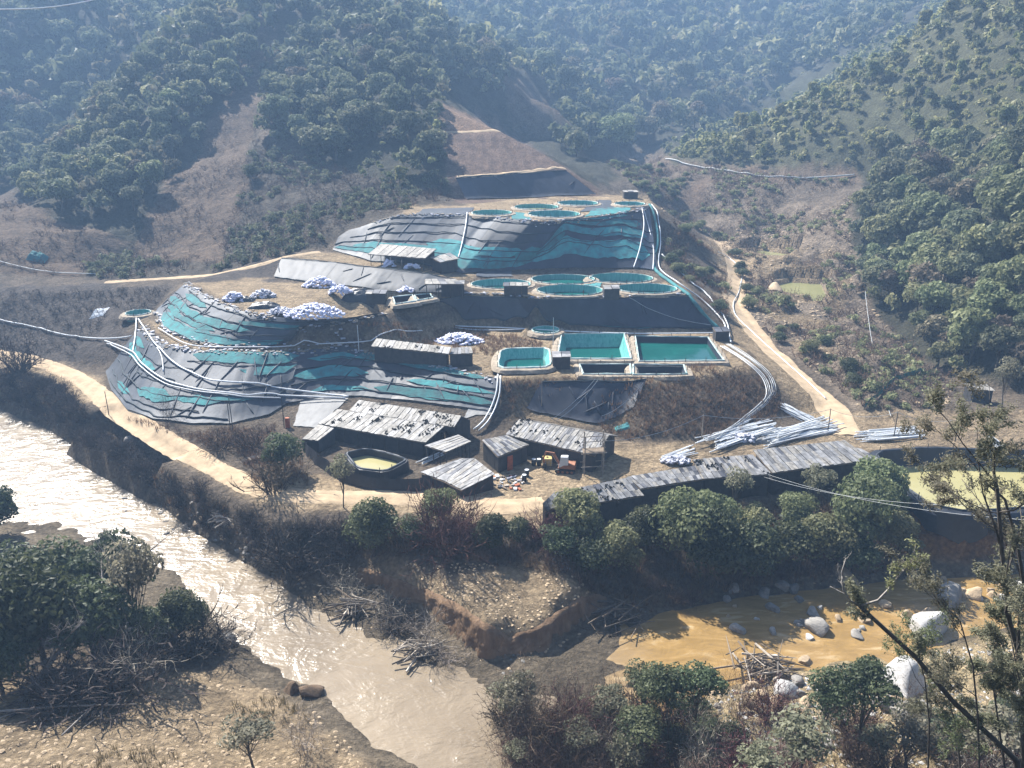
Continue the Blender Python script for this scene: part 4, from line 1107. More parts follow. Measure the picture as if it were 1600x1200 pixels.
posts(big, R4[0], R4[1], -.2, 2.1, 8)
shed('canopy', 'little pale corrugated canopy on posts at the right end of the biggest shed', [(664, 696), (697, 707), (736, 690), (716, 679)], 2.2, 2.9, 0.0, 10, 2, MIX, '', npost=3)
shed('low_shed', 'low shed with a sagging grey roof down by the yard track', [(694, 752), (722, 766), (773, 740), (742, 716)], 1.3, 2.2, 0.0, 9, 5, GREY, 'flrb')
shed('low_shed', 'flat dark lean-to roof between the olive pool and the sagging roof', [(656, 738), (694, 752), (742, 716), (718, 716)], 1.3, 1.9, 0.0, 6, 4, DARK, 'flb')
hut, _ = shed('hut', 'small dark roofed hut with a rust-red door beside the yard', [(778, 714), (826, 695), (792, 680), (753, 687)], 2.3, 2.9, 0.0, 11, 3, MIX, 'flrb')
dp = Pz(793, 736, 0.0); dq = Pz(801, 733, 0.0)
wall(hut, dp, dq, 0.0, 1.95, m='red', name='door')
sh5, R4 = shed('work_shed', 'long ridged shed with black and white striped roof behind the excavator', [(790, 679), (930, 712), (952, 680), (811, 655)], 2.4, 3.6, 0.0, 38, 3, MIX, 'flrb', back=3.0, zback=2.4, litter_n=10)
dp = Pz(917, 729, 0.0); dq = Pz(921, 730, 0.0)
wall(sh5, dp, dq, 0.0, 1.9, m='wood', name='door_post')

LS = 'shed'
shed('long_shed', 'short lean-to at the low left end of the row along the bank', [(852, 798), (883, 788), (866, 769), (848, 786)], 1.4, 2.1, -0.4, 4, 3, GREY, 'flrb')
shed('long_shed', 'leftmost long roof of the row along the wooded bank, grey felt', [(885, 793), (1006, 774), (982, 746), (866, 770)], 1.9, 2.9, -0.5, 22, 3, GREY, 'flrb', litter_n=6)
shed('long_shed', 'second roof of the row along the bank, with torn pale sheets at its right', [(1001, 764), (1102, 748), (1090, 727), (979, 745)], 2.2, 2.8, -0.5, 18, 3, GREY, 'flrb')
shed('long_shed', 'third roof of the row along the bank, dull black felt', [(1100, 748), (1206, 741), (1176, 710), (1082, 718)], 2.3, 3.2, -0.5, 19, 3, GREY, 'flrb', litter_n=8)
shed('long_shed', 'rightmost and widest roof of the row along the bank, shiny grey sheets', [(1206, 739), (1361, 719), (1320, 688), (1176, 703)], 2.4, 3.5, -0.5, 26, 3, (['roof_pale', 'roof_grey', 'roof_dark'], [.42, .5, .08]), 'flrb')  # sheen put into the colour: a larger share of pale sheets
shed('long_shed', 'narrow tail of roof dropping to the settling pond', [(1361, 724), (1382, 722), (1346, 701), (1332, 699)], 2.1, 2.7, -0.5, 3, 3, DARK, 'flrb')

# skirts of black sheet below the row on the bank side
def hung_sheet(label, top_px, drop, ztop, m='tarp'):
    P = smooth_path([Pz(a, b, ztop) for a, b in top_px], 0.8)
    o = thing('hung_sheet', label, 'tarp', P[len(P) // 2])
    ns = len(P); nt_ = 7
    V = np.zeros((ns, nt_, 3))
    for i, p in enumerate(P):
        for k in range(nt_):
            t = k / (nt_ - 1)
            V[i, k] = (p.x + 0.12 * math.sin(i * 1.7 + t * 2), p.y - 0.25 - t * 0.5 + 0.12 * math.sin(i * 2.3), p.z - drop * t * (1 + 0.15 * math.sin(i * .9)))
    me = mesh_np('sheet', V.reshape(-1, 3) - np.array(o.location), grid_faces(ns, nt_), True)
    link('sheet', me, M[m], o)
    return o
hung_sheet('black sheet hanging below the row of roofs down the wooded bank', [(890, 800), (1005, 782), (1100, 758), (1206, 746), (1362, 726), (1378, 728)], 3.0, 0.6)

hung_sheet('low curving black sheet wall round the olive pool in front of the biggest shed', [(476, 688), (498, 708), (535, 731), (580, 744), (640, 747), (672, 742)], 1.9, 1.6)
hung_sheet('black sheet draped over the bank below the settling pond', [(1418, 768), (1455, 793), (1500, 803), (1545, 800)], 3.0, 0.55)

# upper terrace sheds
up, R4 = shed('open_shed', 'open shed with a bright roof on posts at the foot of the upper slope', [(575, 397), (664, 404), (682, 389), (595, 381)], 16.2, 17.0, 14.0, 12, 2, (['roof_pale'], [1]), 'b', npost=5)
shed('open_shed', 'dark end bay with small bright roof beside the open shed', [(688, 410), (717, 404), (703, 395), (672, 402)], 15.4, 15.9, 13.2, 4, 2, PALE, 'flr', inset=.2)
shed('hut', 'dark hut under a bright mono-pitch roof left of the round ponds', [(664, 444), (725, 444), (712, 436), (664, 436)], 13.9, 14.1, 11.5, 5, 2, PALE, 'r', npost=3)
wp = [Pz(690, 461, 11.5), Pz(726, 461, 11.5)]
def box_hut(label, u0, u1, vb, h, zg, depth=2.0, top='roof_grey', doors=True):
    a = Pz(u0, vb, zg); b = Pz(u1, vb, zg); c = (a + b) / 2
    o = thing('box_hut', label, 'hut', c)
    d = Vector((0, depth, 0)); A = b - a
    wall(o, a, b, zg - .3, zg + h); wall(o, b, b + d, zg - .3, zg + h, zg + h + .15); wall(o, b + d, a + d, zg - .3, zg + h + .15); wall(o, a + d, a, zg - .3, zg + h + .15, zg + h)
    e = Vector((0.18, 0, 0)); up_ = Vector((0, 0, h)); fr_ = Vector((0, -.25, 0))
    roof_sheets(o, a - e + up_ + fr_, b + e + up_ + fr_, b + e + d + up_ + Vector((0, .1, .18)), a - e + d + up_ + Vector((0, .1, .18)), max(2, int(A.length / .9)), 2, [top, 'roof_dark', 'roof_pale'], [.7, .15, .15])
    return o
box_hut('black box hut inside the bright mono-pitch canopy', 690, 724, 461, 1.9, 11.5, 2.4)
box_hut('little black hut on the sack yard beside the two tanks', 573, 602, 473, 1.6, 11.5, 2.0, 'roof_dark')
box_hut('dark hut with stones on its roof in front of the half hidden pond', 788, 824, 463, 1.9, 11.5, 2.0, 'roof_pale')
box_hut('small dark hut between two round ponds at the terrace edge', 944, 967, 466, 1.7, 11.5, 2.0, 'roof_grey')
box_hut('small black pump hut between the square pond and the big low pond', 864, 890, 577, 2.0, 5.9, 2.0, 'roof_grey')
box_hut('black pump hut at the right end of the black lined face', 1118, 1138, 533, 1.7, 6.0, 2.0, 'roof_dark')
box_hut('distant dark hut at the back corner of the top terrace', 975, 996, 311, 1.7, 21.3, 2.5, 'roof_pale')
box_hut('dark hut with pale flat roof at the foot of the right-hand wood', 1517, 1548, 627, 1.8, 1.6, 2.2, 'roof_pale')
lw, R4 = shed('low_shed', 'long low shed with a bright striped roof on the terrace above the biggest shed', [(580, 541), (701, 553), (705, 543), (588, 529)], 8.1, 8.7, 6.0, 22, 1, PALE, 'flrb', litter_n=4)
shed('low_shed', 'short dark annex at the right end of the long low shed', [(702, 554), (739, 552), (736, 542), (706, 544)], 7.9, 8.4, 6.0, 6, 1, MIX, 'flrb')

# ------------------------------------------------------------------ vegetation: shapes
def rhombs(P, N, size, asp, rs):
    """one leaf or leaf clump (a folded rhombus) at each P, facing about N"""
    n = len(P)
    R_ = rs.normal(size=(n, 3)); t = np.cross(N, R_); t /= np.linalg.norm(t, axis=1)[:, None] + 1e-9
    b = np.cross(N, t); b /= np.linalg.norm(b, axis=1)[:, None] + 1e-9
    s = size * (0.6 + 0.8 * rs.random(n))[:, None]
    fold = N * s * 0.25
    V = np.stack([P - t * s, P - b * s * asp - fold * 0, P + t * s, P + b * s * asp + fold], 1).reshape(-1, 3)
    Fq = np.arange(4 * n).reshape(-1, 4)
    return V, Fq

def unit(rs, n):
    d = rs.normal(size=(n, 3)); return d / np.linalg.norm(d, axis=1)[:, None]

def blob_crown(seed, rx, rz, lobes, per, leaf, zc, asp=0.55, lob=0.42, inner=0.75):
    rs = np.random.default_rng(seed)
    C = unit(rs, lobes) * (rs.random(lobes) ** 0.45)[:, None]
    C[:, 2] = C[:, 2] * 0.9 + 0.05
    C = C * np.array([rx, rx, rz]) * 0.74
    lr = rx * lob * (0.65 + 0.6 * rs.random(lobes))
    d = unit(rs, lobes * per).reshape(lobes, per, 3)
    d[..., 2] = np.where(d[..., 2] < -0.35, -d[..., 2], d[..., 2])
    rad = inner + (1.08 - inner) * rs.random((lobes, per, 1)) ** 0.6
    P = C[:, None, :] + d * lr[:, None, None] * rad * np.array([1, 1, 0.85])
    N = d + rs.normal(size=d.shape) * 0.45
    P = P.reshape(-1, 3); N = N.reshape(-1, 3); N /= np.linalg.norm(N, axis=1)[:, None]
    P[:, 2] += zc
    tint = np.clip(0.5 + 0.22 * rs.normal(size=(lobes, 1)) + 0.25 * rs.normal(size=(lobes, per)), 0, 1).reshape(-1)
    V, Fq = rhombs(P, N, leaf, asp, rs)
    return V, Fq, np.repeat(tint, 4), C + np.array([0, 0, zc])

def crown_mesh(name, V, Fq, tint, mt):
    me = mesh_np(name, V, Fq, False); set_float(me, 'tint', tint); me.materials.append(M[mt]); return me

def trunk_mesh(name, h, r, tips, rs, mt='bark', lean=0.15):
    mb = MB()
    top = Vector((rs.uniform(-lean, lean) * h, rs.uniform(-lean, lean) * h, h))
    n = 6; path = []
    for i in range(n):
        t = i / (n - 1); path.append(top * t + Vector((math.sin(t * 5 + h), math.cos(t * 4 + h), 0)) * r * 0.8 * t - (Vector((0, 0, 0.5)) if i == 0 else Vector()))
    mb.tube(path, [r * (1.25 - 0.85 * i / (n - 1)) for i in range(n)], 6)
    for tip in tips:
        tip = Vector(tip); s = 0.35 + 0.5 * rs.random()
        a = top * s; m = a.lerp(tip, 0.55) + Vector((0, 0, 0.12 * (tip - a).length))
        mb.tube([a, m, tip], [r * 0.5, r * 0.32, r * 0.12], 5)
    me = mb.mesh(name, True); me.materials.append(M[mt]); return me

PROTO = {}
def proto_tree(key, seeds, rx, rz, h, lobes, per, leaf, mt, tr=0.16, lob=0.42, asp=0.55, lean=0.1, tips=9, bark='bark'):
    L = []
    for s in seeds:
        rs = random.Random(s)
        V, Fq, ti, C = blob_crown(s, rx, rz, lobes, per, leaf, h, asp, lob)
        cm = crown_mesh('crown', V, Fq, ti, mt)
        tm = trunk_mesh('trunk', h, tr, [tuple(c) for c in C[:tips]], rs, bark, lean)
        L.append((tm, cm, rx, h + rz))
    PROTO[key] = L

proto_tree('forest', (1, 2, 3, 4), 3.0, 2.7, 4.6, 34, 62, 0.36, 'leaf_forest')
proto_tree('forest_pale', (5, 6, 7), 3.0, 2.6, 4.4, 34, 62, 0.36, 'leaf_pale')
proto_tree('forest_dry', (10, 19), 2.8, 2.6, 4.4, 30, 46, 0.34, 'leaf_dry')
proto_tree('bamboo', (8, 9), 1.6, 2.4, 3.6, 16, 55, 0.30, 'leaf_bamboo', 0.08)
proto_tree('dark', (11, 12, 13), 2.6, 2.2, 3.2, 44, 130, 0.17, 'leaf_dark', 0.14)
proto_tree('bank', (14, 15, 16), 2.4, 2.2, 2.6, 40, 140, 0.145, 'leaf_pale', 0.12)
proto_tree('bankdark', (17, 18), 2.4, 2.2, 2.6, 40, 140, 0.145, 'leaf_dark', 0.12)
proto_tree('airy', (21, 22, 23), 1.7, 1.5, 4.2, 16, 75, 0.14, 'leaf_grey', 0.07, 0.40, 0.5, 0.18, 12)
proto_tree('slim', (24, 25), 1.8, 1.2, 5.2, 18, 170, 0.105, 'leaf_dark', 0.06, 0.42, 0.5, 0.1, 16)

def twig_mesh(seed, n, h, spread, wid, mt, segs=4, fork=2, up=0.6):
    """a leafless shrub: stems from the root, each forking, as narrow ribbons"""
    rs = np.random.default_rng(seed); V = []; Fq = []; ti = []
    def ribbon(P, w, t):
        o = len(V)
        for i, p in enumerate(P):
            d = P[min(i + 1, len(P) - 1)] - P[max(i - 1, 0)]
            s = np.cross(d, rs.normal(size=3)); s /= np.linalg.norm(s) + 1e-9
            ww = w * (1 - 0.8 * i / (len(P) - 1))
            V.append(p - s * ww); V.append(p + s * ww); ti.extend([t, t])
        for i in range(len(P) - 1): Fq.append((o + 2 * i, o + 2 * i + 1, o + 2 * i + 3, o + 2 * i + 2))
    def grow_(p, d, L, w, lv, t):
        P = [p]
        for k in range(segs):
            d = d + rs.normal(size=3) * 0.22 + np.array([0, 0, 0.05]); d /= np.linalg.norm(d)
            P.append(P[-1] + d * L / segs)
        ribbon(P, w, t)
        if lv:
            for k in range(fork):
                i = rs.integers(1, segs + 1)
                nd = d + rs.normal(size=3) * 0.55; nd /= np.linalg.norm(nd)
                grow_(P[i], nd, L * 0.62, w * 0.65, lv - 1, t)
    for k in range(n):
        a = rs.random() * 6.283; q = spread * (rs.random() ** 0.6)
        d = np.array([math.cos(a) * q, math.sin(a) * q, up + 0.4 * rs.random()]); d /= np.linalg.norm(d)
        b = np.array([math.cos(a), math.sin(a), 0]) * rs.random() * h * 0.18
        grow_(b, d, h * (0.45 + 0.3 * rs.random()), wid, 2, rs.random())
    me = mesh_np('branches', np.array(V), np.array(Fq), False); set_float(me, 'tint', ti); me.materials.append(M[mt]); return me

PROTO['twig'] = [twig_mesh(s, 38, 1.9, 1.0, 0.042, 'twig', 3, 3) for s in (31, 32, 33)]
PROTO['twig_dark'] = [twig_mesh(s, 52, 2.2, 1.0, 0.050, 'twig_dark', 3, 3) for s in (34, 35, 36)]
PROTO['twig_maroon'] = [twig_mesh(s, 70, 2.6, 0.9, 0.036, 'twig_maroon', 3, 3) for s in (37, 38)]
PROTO['twig_pale'] = [twig_mesh(s, 22, 3.0, 0.55, 0.022, 'twig_pale', 4, 3, 0.9) for s in (39, 40)]
PROTO['twig_tall'] = [twig_mesh(s, 40, 4.2, 0.42, 0.020, 'twig', 4, 3, 1.0) for s in (41, 42)]

def put_tree(key, p, scale, label, cat='tree', group=None, name='tree', vi=None, sq=1.0):
    L = PROTO[key]; tm, cm, rx, hh = L[(RD.randrange(len(L)) if vi is None else vi) % len(L)]
    o = thing(name, label, cat, p, RD.uniform(0, 6.28), group)
    o.scale = (scale, scale, scale * sq)
    for nm, me in (('trunk', tm), ('crown', cm)):
        c = bpy.data.objects.new(nm, me); COL.objects.link(c); c.parent = o
    return o

def put_shrub(key, p, scale, label, group=None, name='bare_shrub', cat='shrub', sq=1.0):
    L = PROTO[key]
    o = bpy.data.objects.new(name, L[RD.randrange(len(L))]); COL.objects.link(o)
    o.location = p; o.rotation_euler = (0, 0, RD.uniform(0, 6.28)); o.scale = (scale, scale, scale * sq)
    return tag(o, label, cat, group)

# ------------------------------------------------------------------ vegetation: where it grows (areas as they lie in the photograph)
SCARS = [[(345, 165), (405, 135), (405, 200), (375, 300), (345, 410), (195, 410), (245, 325), (300, 245)],
         [(684, 158), (780, 198), (885, 260), (940, 295), (940, 316), (705, 320), (696, 275)],
         [(785, 118), (830, 128), (872, 188), (855, 212), (805, 182)],
         [(1068, 282), (1118, 282), (1088, 332), (1062, 322)], [(1350, 142), (1382, 152), (1376, 188), (1345, 188)],
         [(-200, 345), (20, 312), (80, 350), (190, 385), (120, 430), (-200, 430)]]
AREAS = {
    'right': ([(1330, 345), (1360, 310), (1430, 255), (1600, 220), (1800, 200), (1800, 600), (1580, 598), (1490, 590), (1425, 550), (1385, 505), (1345, 445)], 3.6, 'forest'),
    'slope': ([(1020, 240), (1150, 185), (1270, 122), (1400, 58), (1470, 10), (1800, -200), (1800, 200), (1600, 220), (1430, 255), (1345, 262), (1200, 258), (1100, 252)], 4.3, 'bamboo'),
    'back': ([(700, -260), (1560, -260), (1480, 0), (1270, 112), (1030, 232), (945, 245), (880, 250), (800, 130), (740, 20)], 7.2, 'forest'),
    'mid': ([(520, -260), (720, -260), (745, 20), (800, 130), (790, 175), (700, 130), (640, 60)], 5.0, 'forest'),
    'hill_left': ([(20, 302), (110, 335), (200, 350), (250, 300), (320, 215), (395, 130), (440, 20), (560, -60), (600, -260), (330, -260), (180, 110)], 4.5, 'forest'),
    'hill_right': ([(410, 120), (440, 20), (560, -60), (640, 60), (700, 140), (690, 165), (694, 270), (640, 300), (540, 270), (450, 240), (400, 210)], 3.7, 'forest'),
    'far_left': ([(-260, -260), (330, -260), (190, 110), (70, 245), (0, 310), (-260, 320)], 6.1, 'forest'),
}
def candidates(sp, x0, x1, y0, y1):
    gx, gy = np.meshgrid(np.arange(x0, x1, sp), np.arange(y0, y1, sp), indexing='ij')
    x = (gx + RN.uniform(-.45, .45, gx.shape) * sp).ravel(); y = (gy + RN.uniform(-.45, .45, gx.shape) * sp).ravel()
    z = zt(x, y); u, v = proj(x, y, z)
    return x, y, z, u, v

WORDS = {'right': 'on the near right-hand wooded slope', 'slope': 'on the sunlit grassy ridge flank at the right', 'back': 'on the hazy mountain behind the valley',
         'mid': 'on the dark ridge behind the central hill', 'hill_left': 'on the spur left of the landslide scar', 'hill_right': 'on the central hill right of the scar', 'far_left': 'on the shaded far left hillside'}
FOR = []
for nm, (poly, sp, kind) in AREAS.items():
    x, y, z, u, v = candidates(sp, -420, 420, 95, 640)
    ok = inpoly(u + RN.normal(0, 5, u.shape), v + RN.normal(0, 4, u.shape), poly)
    for s in SCARS: ok &= ~inpoly(u, v, s)
    if nm == 'hill_right': ok &= (fbm(x, y, 14, 3) > -0.22)
    if nm == 'slope': ok &= (fbm(x, y, 16, 3) > -0.3)
    ok &= (y < 640) & (u > -130) & (u < 1730) & (v > -90)
    ii = np.nonzero(ok)[0]       # leave out what stands behind a ridge
    hid = np.zeros(len(ii), bool)
    for q in np.linspace(0.25, 0.97, 48):
        hid |= zt(x[ii] * q, y[ii] * q) > CZ + (z[ii] + 11 - CZ) * q
    ok[ii[hid]] = False
    for i in np.nonzero(ok)[0]:
        k = kind; sc = RN.uniform(0.55, 1.05) if RN.random() < .7 else RN.uniform(1.05, 1.6)
        sc *= {'right': 1.0, 'back': 1.3, 'mid': 1.0, 'far_left': 1.15, 'slope': 0.95}.get(nm, 0.88)
        if nm == 'right': k = 'forest_pale' if RN.random() < 0.72 else 'forest'; sc *= 0.95
        if nm == 'slope': k = ('bamboo', 'forest_pale', 'forest')[RN.choice(3, p=[.6, .25, .15])]; sc *= 1.0 if k == 'bamboo' else 0.62
        if nm == 'hill_right' and RN.random() < 0.45: k = 'bamboo' if u[i] > 560 else 'forest'; sc *= 0.75
        if nm in ('back', 'mid') and RN.random() < 0.35: k = 'forest_pale'
        if nm == 'hill_left' and RN.random() < 0.25: k = 'forest_pale'
        if nm != 'slope' and RN.random() < 0.09: k = 'forest_dry'
        d = y[i] * CP - (z[i] - CZ) * SP
        inside = (-30 < u[i] < 1630) and (-10 < v[i] < 1250)
        FOR.append((sc / d if inside else 0, nm, k, x[i], y[i], z[i], sc))
FOR.sort(key=lambda t: -t[0])
for (_, nm, k, x, y, z, sc) in FOR[:300]:
    size = 'large' if sc > 1.05 else ('middling' if sc > 0.85 else 'small')
    uu, vv = proj(x, y, z); ap = AREAS[nm][0]
    us = [min(1600, max(0, p[0])) for p in ap]; vs = [min(1200, max(0, p[1])) for p in ap]
    fu = (uu - min(us)) / (max(us) - min(us)); fv = (vv - min(vs)) / (max(vs) - min(vs))
    place = ('top', 'upper', 'middle', 'lower')[min(3, max(0, int(fv * 4)))] + ' ' + ('far left', 'left', 'centre', 'right', 'far right')[min(4, max(0, int(fu * 5)))]
    hue = {'forest': 'dark green', 'forest_pale': 'pale green', 'bamboo': 'yellow-green', 'forest_dry': 'brownish'}[k]
    lab = f'{size} {hue} tree {WORDS[nm]}, {place}'; 
    put_tree(k, (x, y, z - 0.2), sc, lab, 'tree', lab.replace(' tree ', ' trees ').split(',')[0] + ', ' + place, 'forest_tree')

def far_forest(items, name, label):
    """the wood beyond the nearest trees, read as one mass"""
    protos = {}
    for k, rx, rz, h, lobes, per, leaf, seeds in (('forest', 3.0, 2.6, 4.2, 13, 10, 0.82, (51, 52, 53, 56, 57)), ('bamboo', 1.6, 2.4, 3.4, 8, 10, 0.60, (54, 55))):
        protos[k] = [blob_crown(s, rx, rz, lobes, per, leaf, h, 0.6, 0.45) for s in seeds]
        protos[k + '_far'] = [blob_crown(s + 9, rx, rz, int(lobes * .75), int(per * .7), leaf * 1.35, h, 0.6, 0.5) for s in seeds]
    by = {}
    for (_, nm, k, x, y, z, sc) in items: by.setdefault(k, []).append((x, y, z, sc))
    for k, L in by.items():
        pk = 'bamboo' if k == 'bamboo' else 'forest'
        VV, FF, TT = [], [], []; off = 0
        for (x, y, z, sc) in L:
            pq = protos[pk + '_far' if y > 265 else pk]
            V, Fq, ti, _c = pq[RN.integers(len(pq))]
            a = RN.uniform(0, 6.28); ca, sa = math.cos(a), math.sin(a)
            W = np.empty_like(V); W[:, 0] = (V[:, 0] * ca - V[:, 1] * sa) * sc + x; W[:, 1] = (V[:, 0] * sa + V[:, 1] * ca) * sc + y; W[:, 2] = V[:, 2] * sc * RN.uniform(.85, 1.2) + z
            VV.append(W); FF.append(Fq + off); off += len(V)
            TT.append(np.clip(ti * 0.6 + RN.uniform(-.35, .6), 0, 1))
        me = mesh_np(name, np.concatenate(VV), np.concatenate(FF), False); set_float(me, 'tint', np.concatenate(TT))
        mk = {'forest_dry': 'leaf_dry', 'forest': 'leaf_forest', 'forest_pale': 'leaf_pale', 'bamboo': 'leaf_bamboo'}[k]
        word = {'forest_dry': 'brownish', 'forest': 'dark green', 'forest_pale': 'paler green', 'bamboo': 'yellow-green'}[k]
        tag(link(name, me, M[mk]), f'{word} {label}', 'forest', kind='stuff')
far_forest(FOR[300:], 'far_forest', 'trees of the wood covering the far hillsides')

def scatter_mass(name, label, cat, mt, items, protos):
    """low scrub nobody could count, merged"""
    VV, FF, TT = [], [], []; off = 0
    for (x, y, z, sc) in items:
        V, Fq, ti = protos[RN.integers(len(protos))]
        a = RN.uniform(0, 6.28); ca, sa = math.cos(a), math.sin(a)
        W = np.empty_like(V); W[:, 0] = (V[:, 0] * ca - V[:, 1] * sa) * sc + x; W[:, 1] = (V[:, 0] * sa + V[:, 1] * ca) * sc + y; W[:, 2] = V[:, 2] * sc + z
        VV.append(W); FF.append(Fq + off); off += len(V); TT.append(np.clip(ti + RN.uniform(-.3, .3), 0, 1))
    if not VV: return
    me = mesh_np(name, np.concatenate(VV), np.concatenate(FF), False); set_float(me, 'tint', np.concatenate(TT))
    return tag(link(name, me, M[mt]), label, cat, kind='stuff')

def tuft(seed, n, h, w):
    rs = np.random.default_rng(seed); V = []; 
    for k in range(n):
        a = rs.random() * 6.283; r = rs.random() * h * 0.5; b = np.array([math.cos(a) * r, math.sin(a) * r, -0.05])
        tip = b + np.array([math.cos(a) * h * 0.5 * rs.random(), math.sin(a) * h * 0.5 * rs.random(), h * (0.5 + 0.6 * rs.random())])
        s = np.array([-math.sin(a), math.cos(a), 0]) * w
        V += [b - s, b + s, tip + s * .3, tip - s * .3]
    return np.array(V), np.arange(4 * n).reshape(-1, 4), np.repeat(rs.random(n), 4)
TUFT = [tuft(s, 16, 0.55, 0.035) for s in (61, 62, 63)]
def lowbush(seed, leaf=0.19, r=0.7, lobes=7, per=9):
    V, Fq, ti, _ = blob_crown(seed, r, r * 0.6, lobes, per, leaf, r * 0.3, 0.5, 0.5); return V, Fq, ti
LOWB = [lowbush(s) for s in (64, 65, 66)]
def mesh_arrays(me):
    V = np.empty(len(me.vertices) * 3, np.float32); me.vertices.foreach_get('co', V)
    Fq = np.empty(len(me.loops), np.int32); me.loops.foreach_get('vertex_index', Fq)
    t = np.empty(len(me.vertices), np.float32); me.attributes['tint'].data.foreach_get('value', t)
    return V.reshape(-1, 3), Fq.reshape(-1, 4), t
SMALLTWIG = [mesh_arrays(twig_mesh(s, 7, 1.3, 1.1, 0.055, 'twig', 2, 2)) for s in (67, 68, 69)]

def scat(polys, sp, ymin=40, ymax=320, thr=None, scars=False, xr=150, scl=(0.7, 1.4), nz=9):
    x, y, z, u, v = candidates(sp, -xr, xr, ymin, ymax)
    ok = np.zeros(x.shape, bool)
    for p in polys: ok |= inpoly(u, v, p)
    if scars:
        for s in SCARS: ok &= ~inpoly(u, v, s)
    if thr is not None: ok &= fbm(x + 200, y, nz, 3) > thr
    ok &= z > -5.3
    for pp, _z, _l in POOLS: ok &= ~inpoly(u, v, pp)
    return [(x[i], y[i], z[i] - .03, RN.uniform(*scl)) for i in np.nonzero(ok)[0]]

HILLSCRUB = [(330, 300), (400, 215), (540, 265), (640, 298), (700, 285), (712, 312), (640, 325), (560, 345), (520, 368), (440, 400), (330, 425), (170, 436), (120, 425), (200, 385), (300, 380)]
VALLEY = [(940, 250), (1020, 245), (1100, 262), (1340, 285), (1325, 345), (1340, 445), (1385, 505), (1425, 550), (1490, 600), (1480, 640), (1350, 640), (1320, 620), (1210, 535), (1170, 490), (1162, 440), (1120, 375), (1035, 330), (1000, 295)]
SPUR = [(1030, 335), (1115, 385), (1135, 430), (1140, 480), (1130, 510), (1085, 460), (1040, 410)]
MOUND = [(1000, 610), (1080, 588), (1150, 575), (1200, 590), (1225, 640), (1190, 668), (1110, 682), (990, 684), (985, 650)]
EXCAV = [(-100, 460), (150, 455), (270, 450), (240, 480), (190, 500), (150, 560), (-100, 535)]
BANKL = [(-60, 572), (90, 604), (160, 676), (250, 735), (350, 795), (430, 822), (560, 830), (560, 870), (480, 900), (400, 870), (300, 812), (240, 762), (190, 718), (110, 682), (60, 652), (0, 628), (-60, 612)]
BANKR = [(560, 815), (700, 835), (830, 850), (880, 850), (1000, 830), (1200, 790), (1380, 765), (1440, 830), (1430, 890), (1230, 915), (1000, 960), (930, 930), (880, 900), (700, 870), (600, 870), (520, 860)]
scatter_mass('dry_scrub', 'dry brown scrub on the lower slopes of the central hill', 'scrub', 'twig', scat([HILLSCRUB], 2.2, 150, 260, -0.35, True, scl=(0.8, 1.8)), SMALLTWIG)
scatter_mass('dry_scrub', 'leafless brown scrub across the side valley floor', 'scrub', 'twig', scat([VALLEY, SPUR], 1.95, 100, 300, -0.16, True, scl=(0.8, 1.7)), SMALLTWIG)
scatter_mass('low_bushes', 'low green bushes among the scrub of the side valley', 'bushes', 'leaf_pale', scat([VALLEY, SPUR], 2.6, 100, 300, 0.05, True, scl=(0.8, 2.0)), LOWB)
scatter_mass('low_bushes', 'low dark bushes on the central hill below its wood', 'bushes', 'leaf_forest', scat([HILLSCRUB, AREAS['hill_right'][0]], 2.4, 150, 300, 0.02, True, scl=(0.9, 2.4)), LOWB)
scatter_mass('dry_scrub', 'brown dead brush on the spoil mound beside the pipes', 'scrub', 'twig', scat([MOUND], 0.9, 90, 130, -0.4, scl=(0.5, 1.0)), SMALLTWIG)
scatter_mass('dry_grass', 'tufts of dry grass along terraces, banks and tracks', 'grass', 'grass_dry',
    scat([MOUND, SPUR, BANKL, BANKR, [(780, 595), (900, 588), (1140, 566), (1200, 590), (1000, 690), (800, 655)], [(560, 505), (620, 505), (780, 515), (860, 540), (780, 590), (700, 560)], [(360, 690), (470, 690), (480, 760), (400, 755)], [(180, 650), (300, 672), (440, 660), (420, 690), (330, 700), (230, 665)]], 0.72, 58, 200, -0.1, scl=(0.6, 1.6)), TUFT)
scatter_mass('dry_grass', 'sparse dry grass on the near sandy bank', 'grass', 'grass_dry', scat([[(-60, 1080), (300, 1060), (470, 1100), (560, 1190), (600, 1260), (-60, 1300)], [(790, 1080), (1000, 1060), (1200, 1150), (1700, 1050), (1700, 1300), (790, 1300)]], 0.7, 40, 80, 0.0, scl=(0.5, 1.2)), TUFT)
scatter_mass('dry_scrub', 'dark brush over the excavated slope at the left', 'scrub', 'twig_dark', scat([EXCAV], 1.3, 100, 180, -0.15, scl=(0.5, 1.0)), SMALLTWIG)
scatter_mass('dry_scrub', 'low dark brush matting the river bank below the track', 'scrub', 'twig_dark', scat([BANKL], 0.75, 70, 160, -0.45, xr=130, scl=(0.5, 1.1)), SMALLTWIG)
scatter_mass('dry_scrub', 'low brown brush matting the bank under the yard', 'scrub', 'twig', scat([BANKR], 0.95, 55, 110, -0.3, xr=90, scl=(0.5, 1.0)), SMALLTWIG)
scatter_mass('low_bushes', 'yellow-green low bushes carpeting the sunlit ridge flank at the right', 'bushes', 'leaf_bamboo', scat([AR_SLOPE], 3.5, 150, 330, -0.45, True, 170, (1.3, 2.8)), LOWB)
scatter_mass('dry_scrub', 'thin brown scrub on the landslide scars', 'scrub', 'twig', scat([SCARS[0], SCARS[5]], 2.2, 150, 300, 0.0, scl=(0.6, 1.4)), SMALLTWIG)
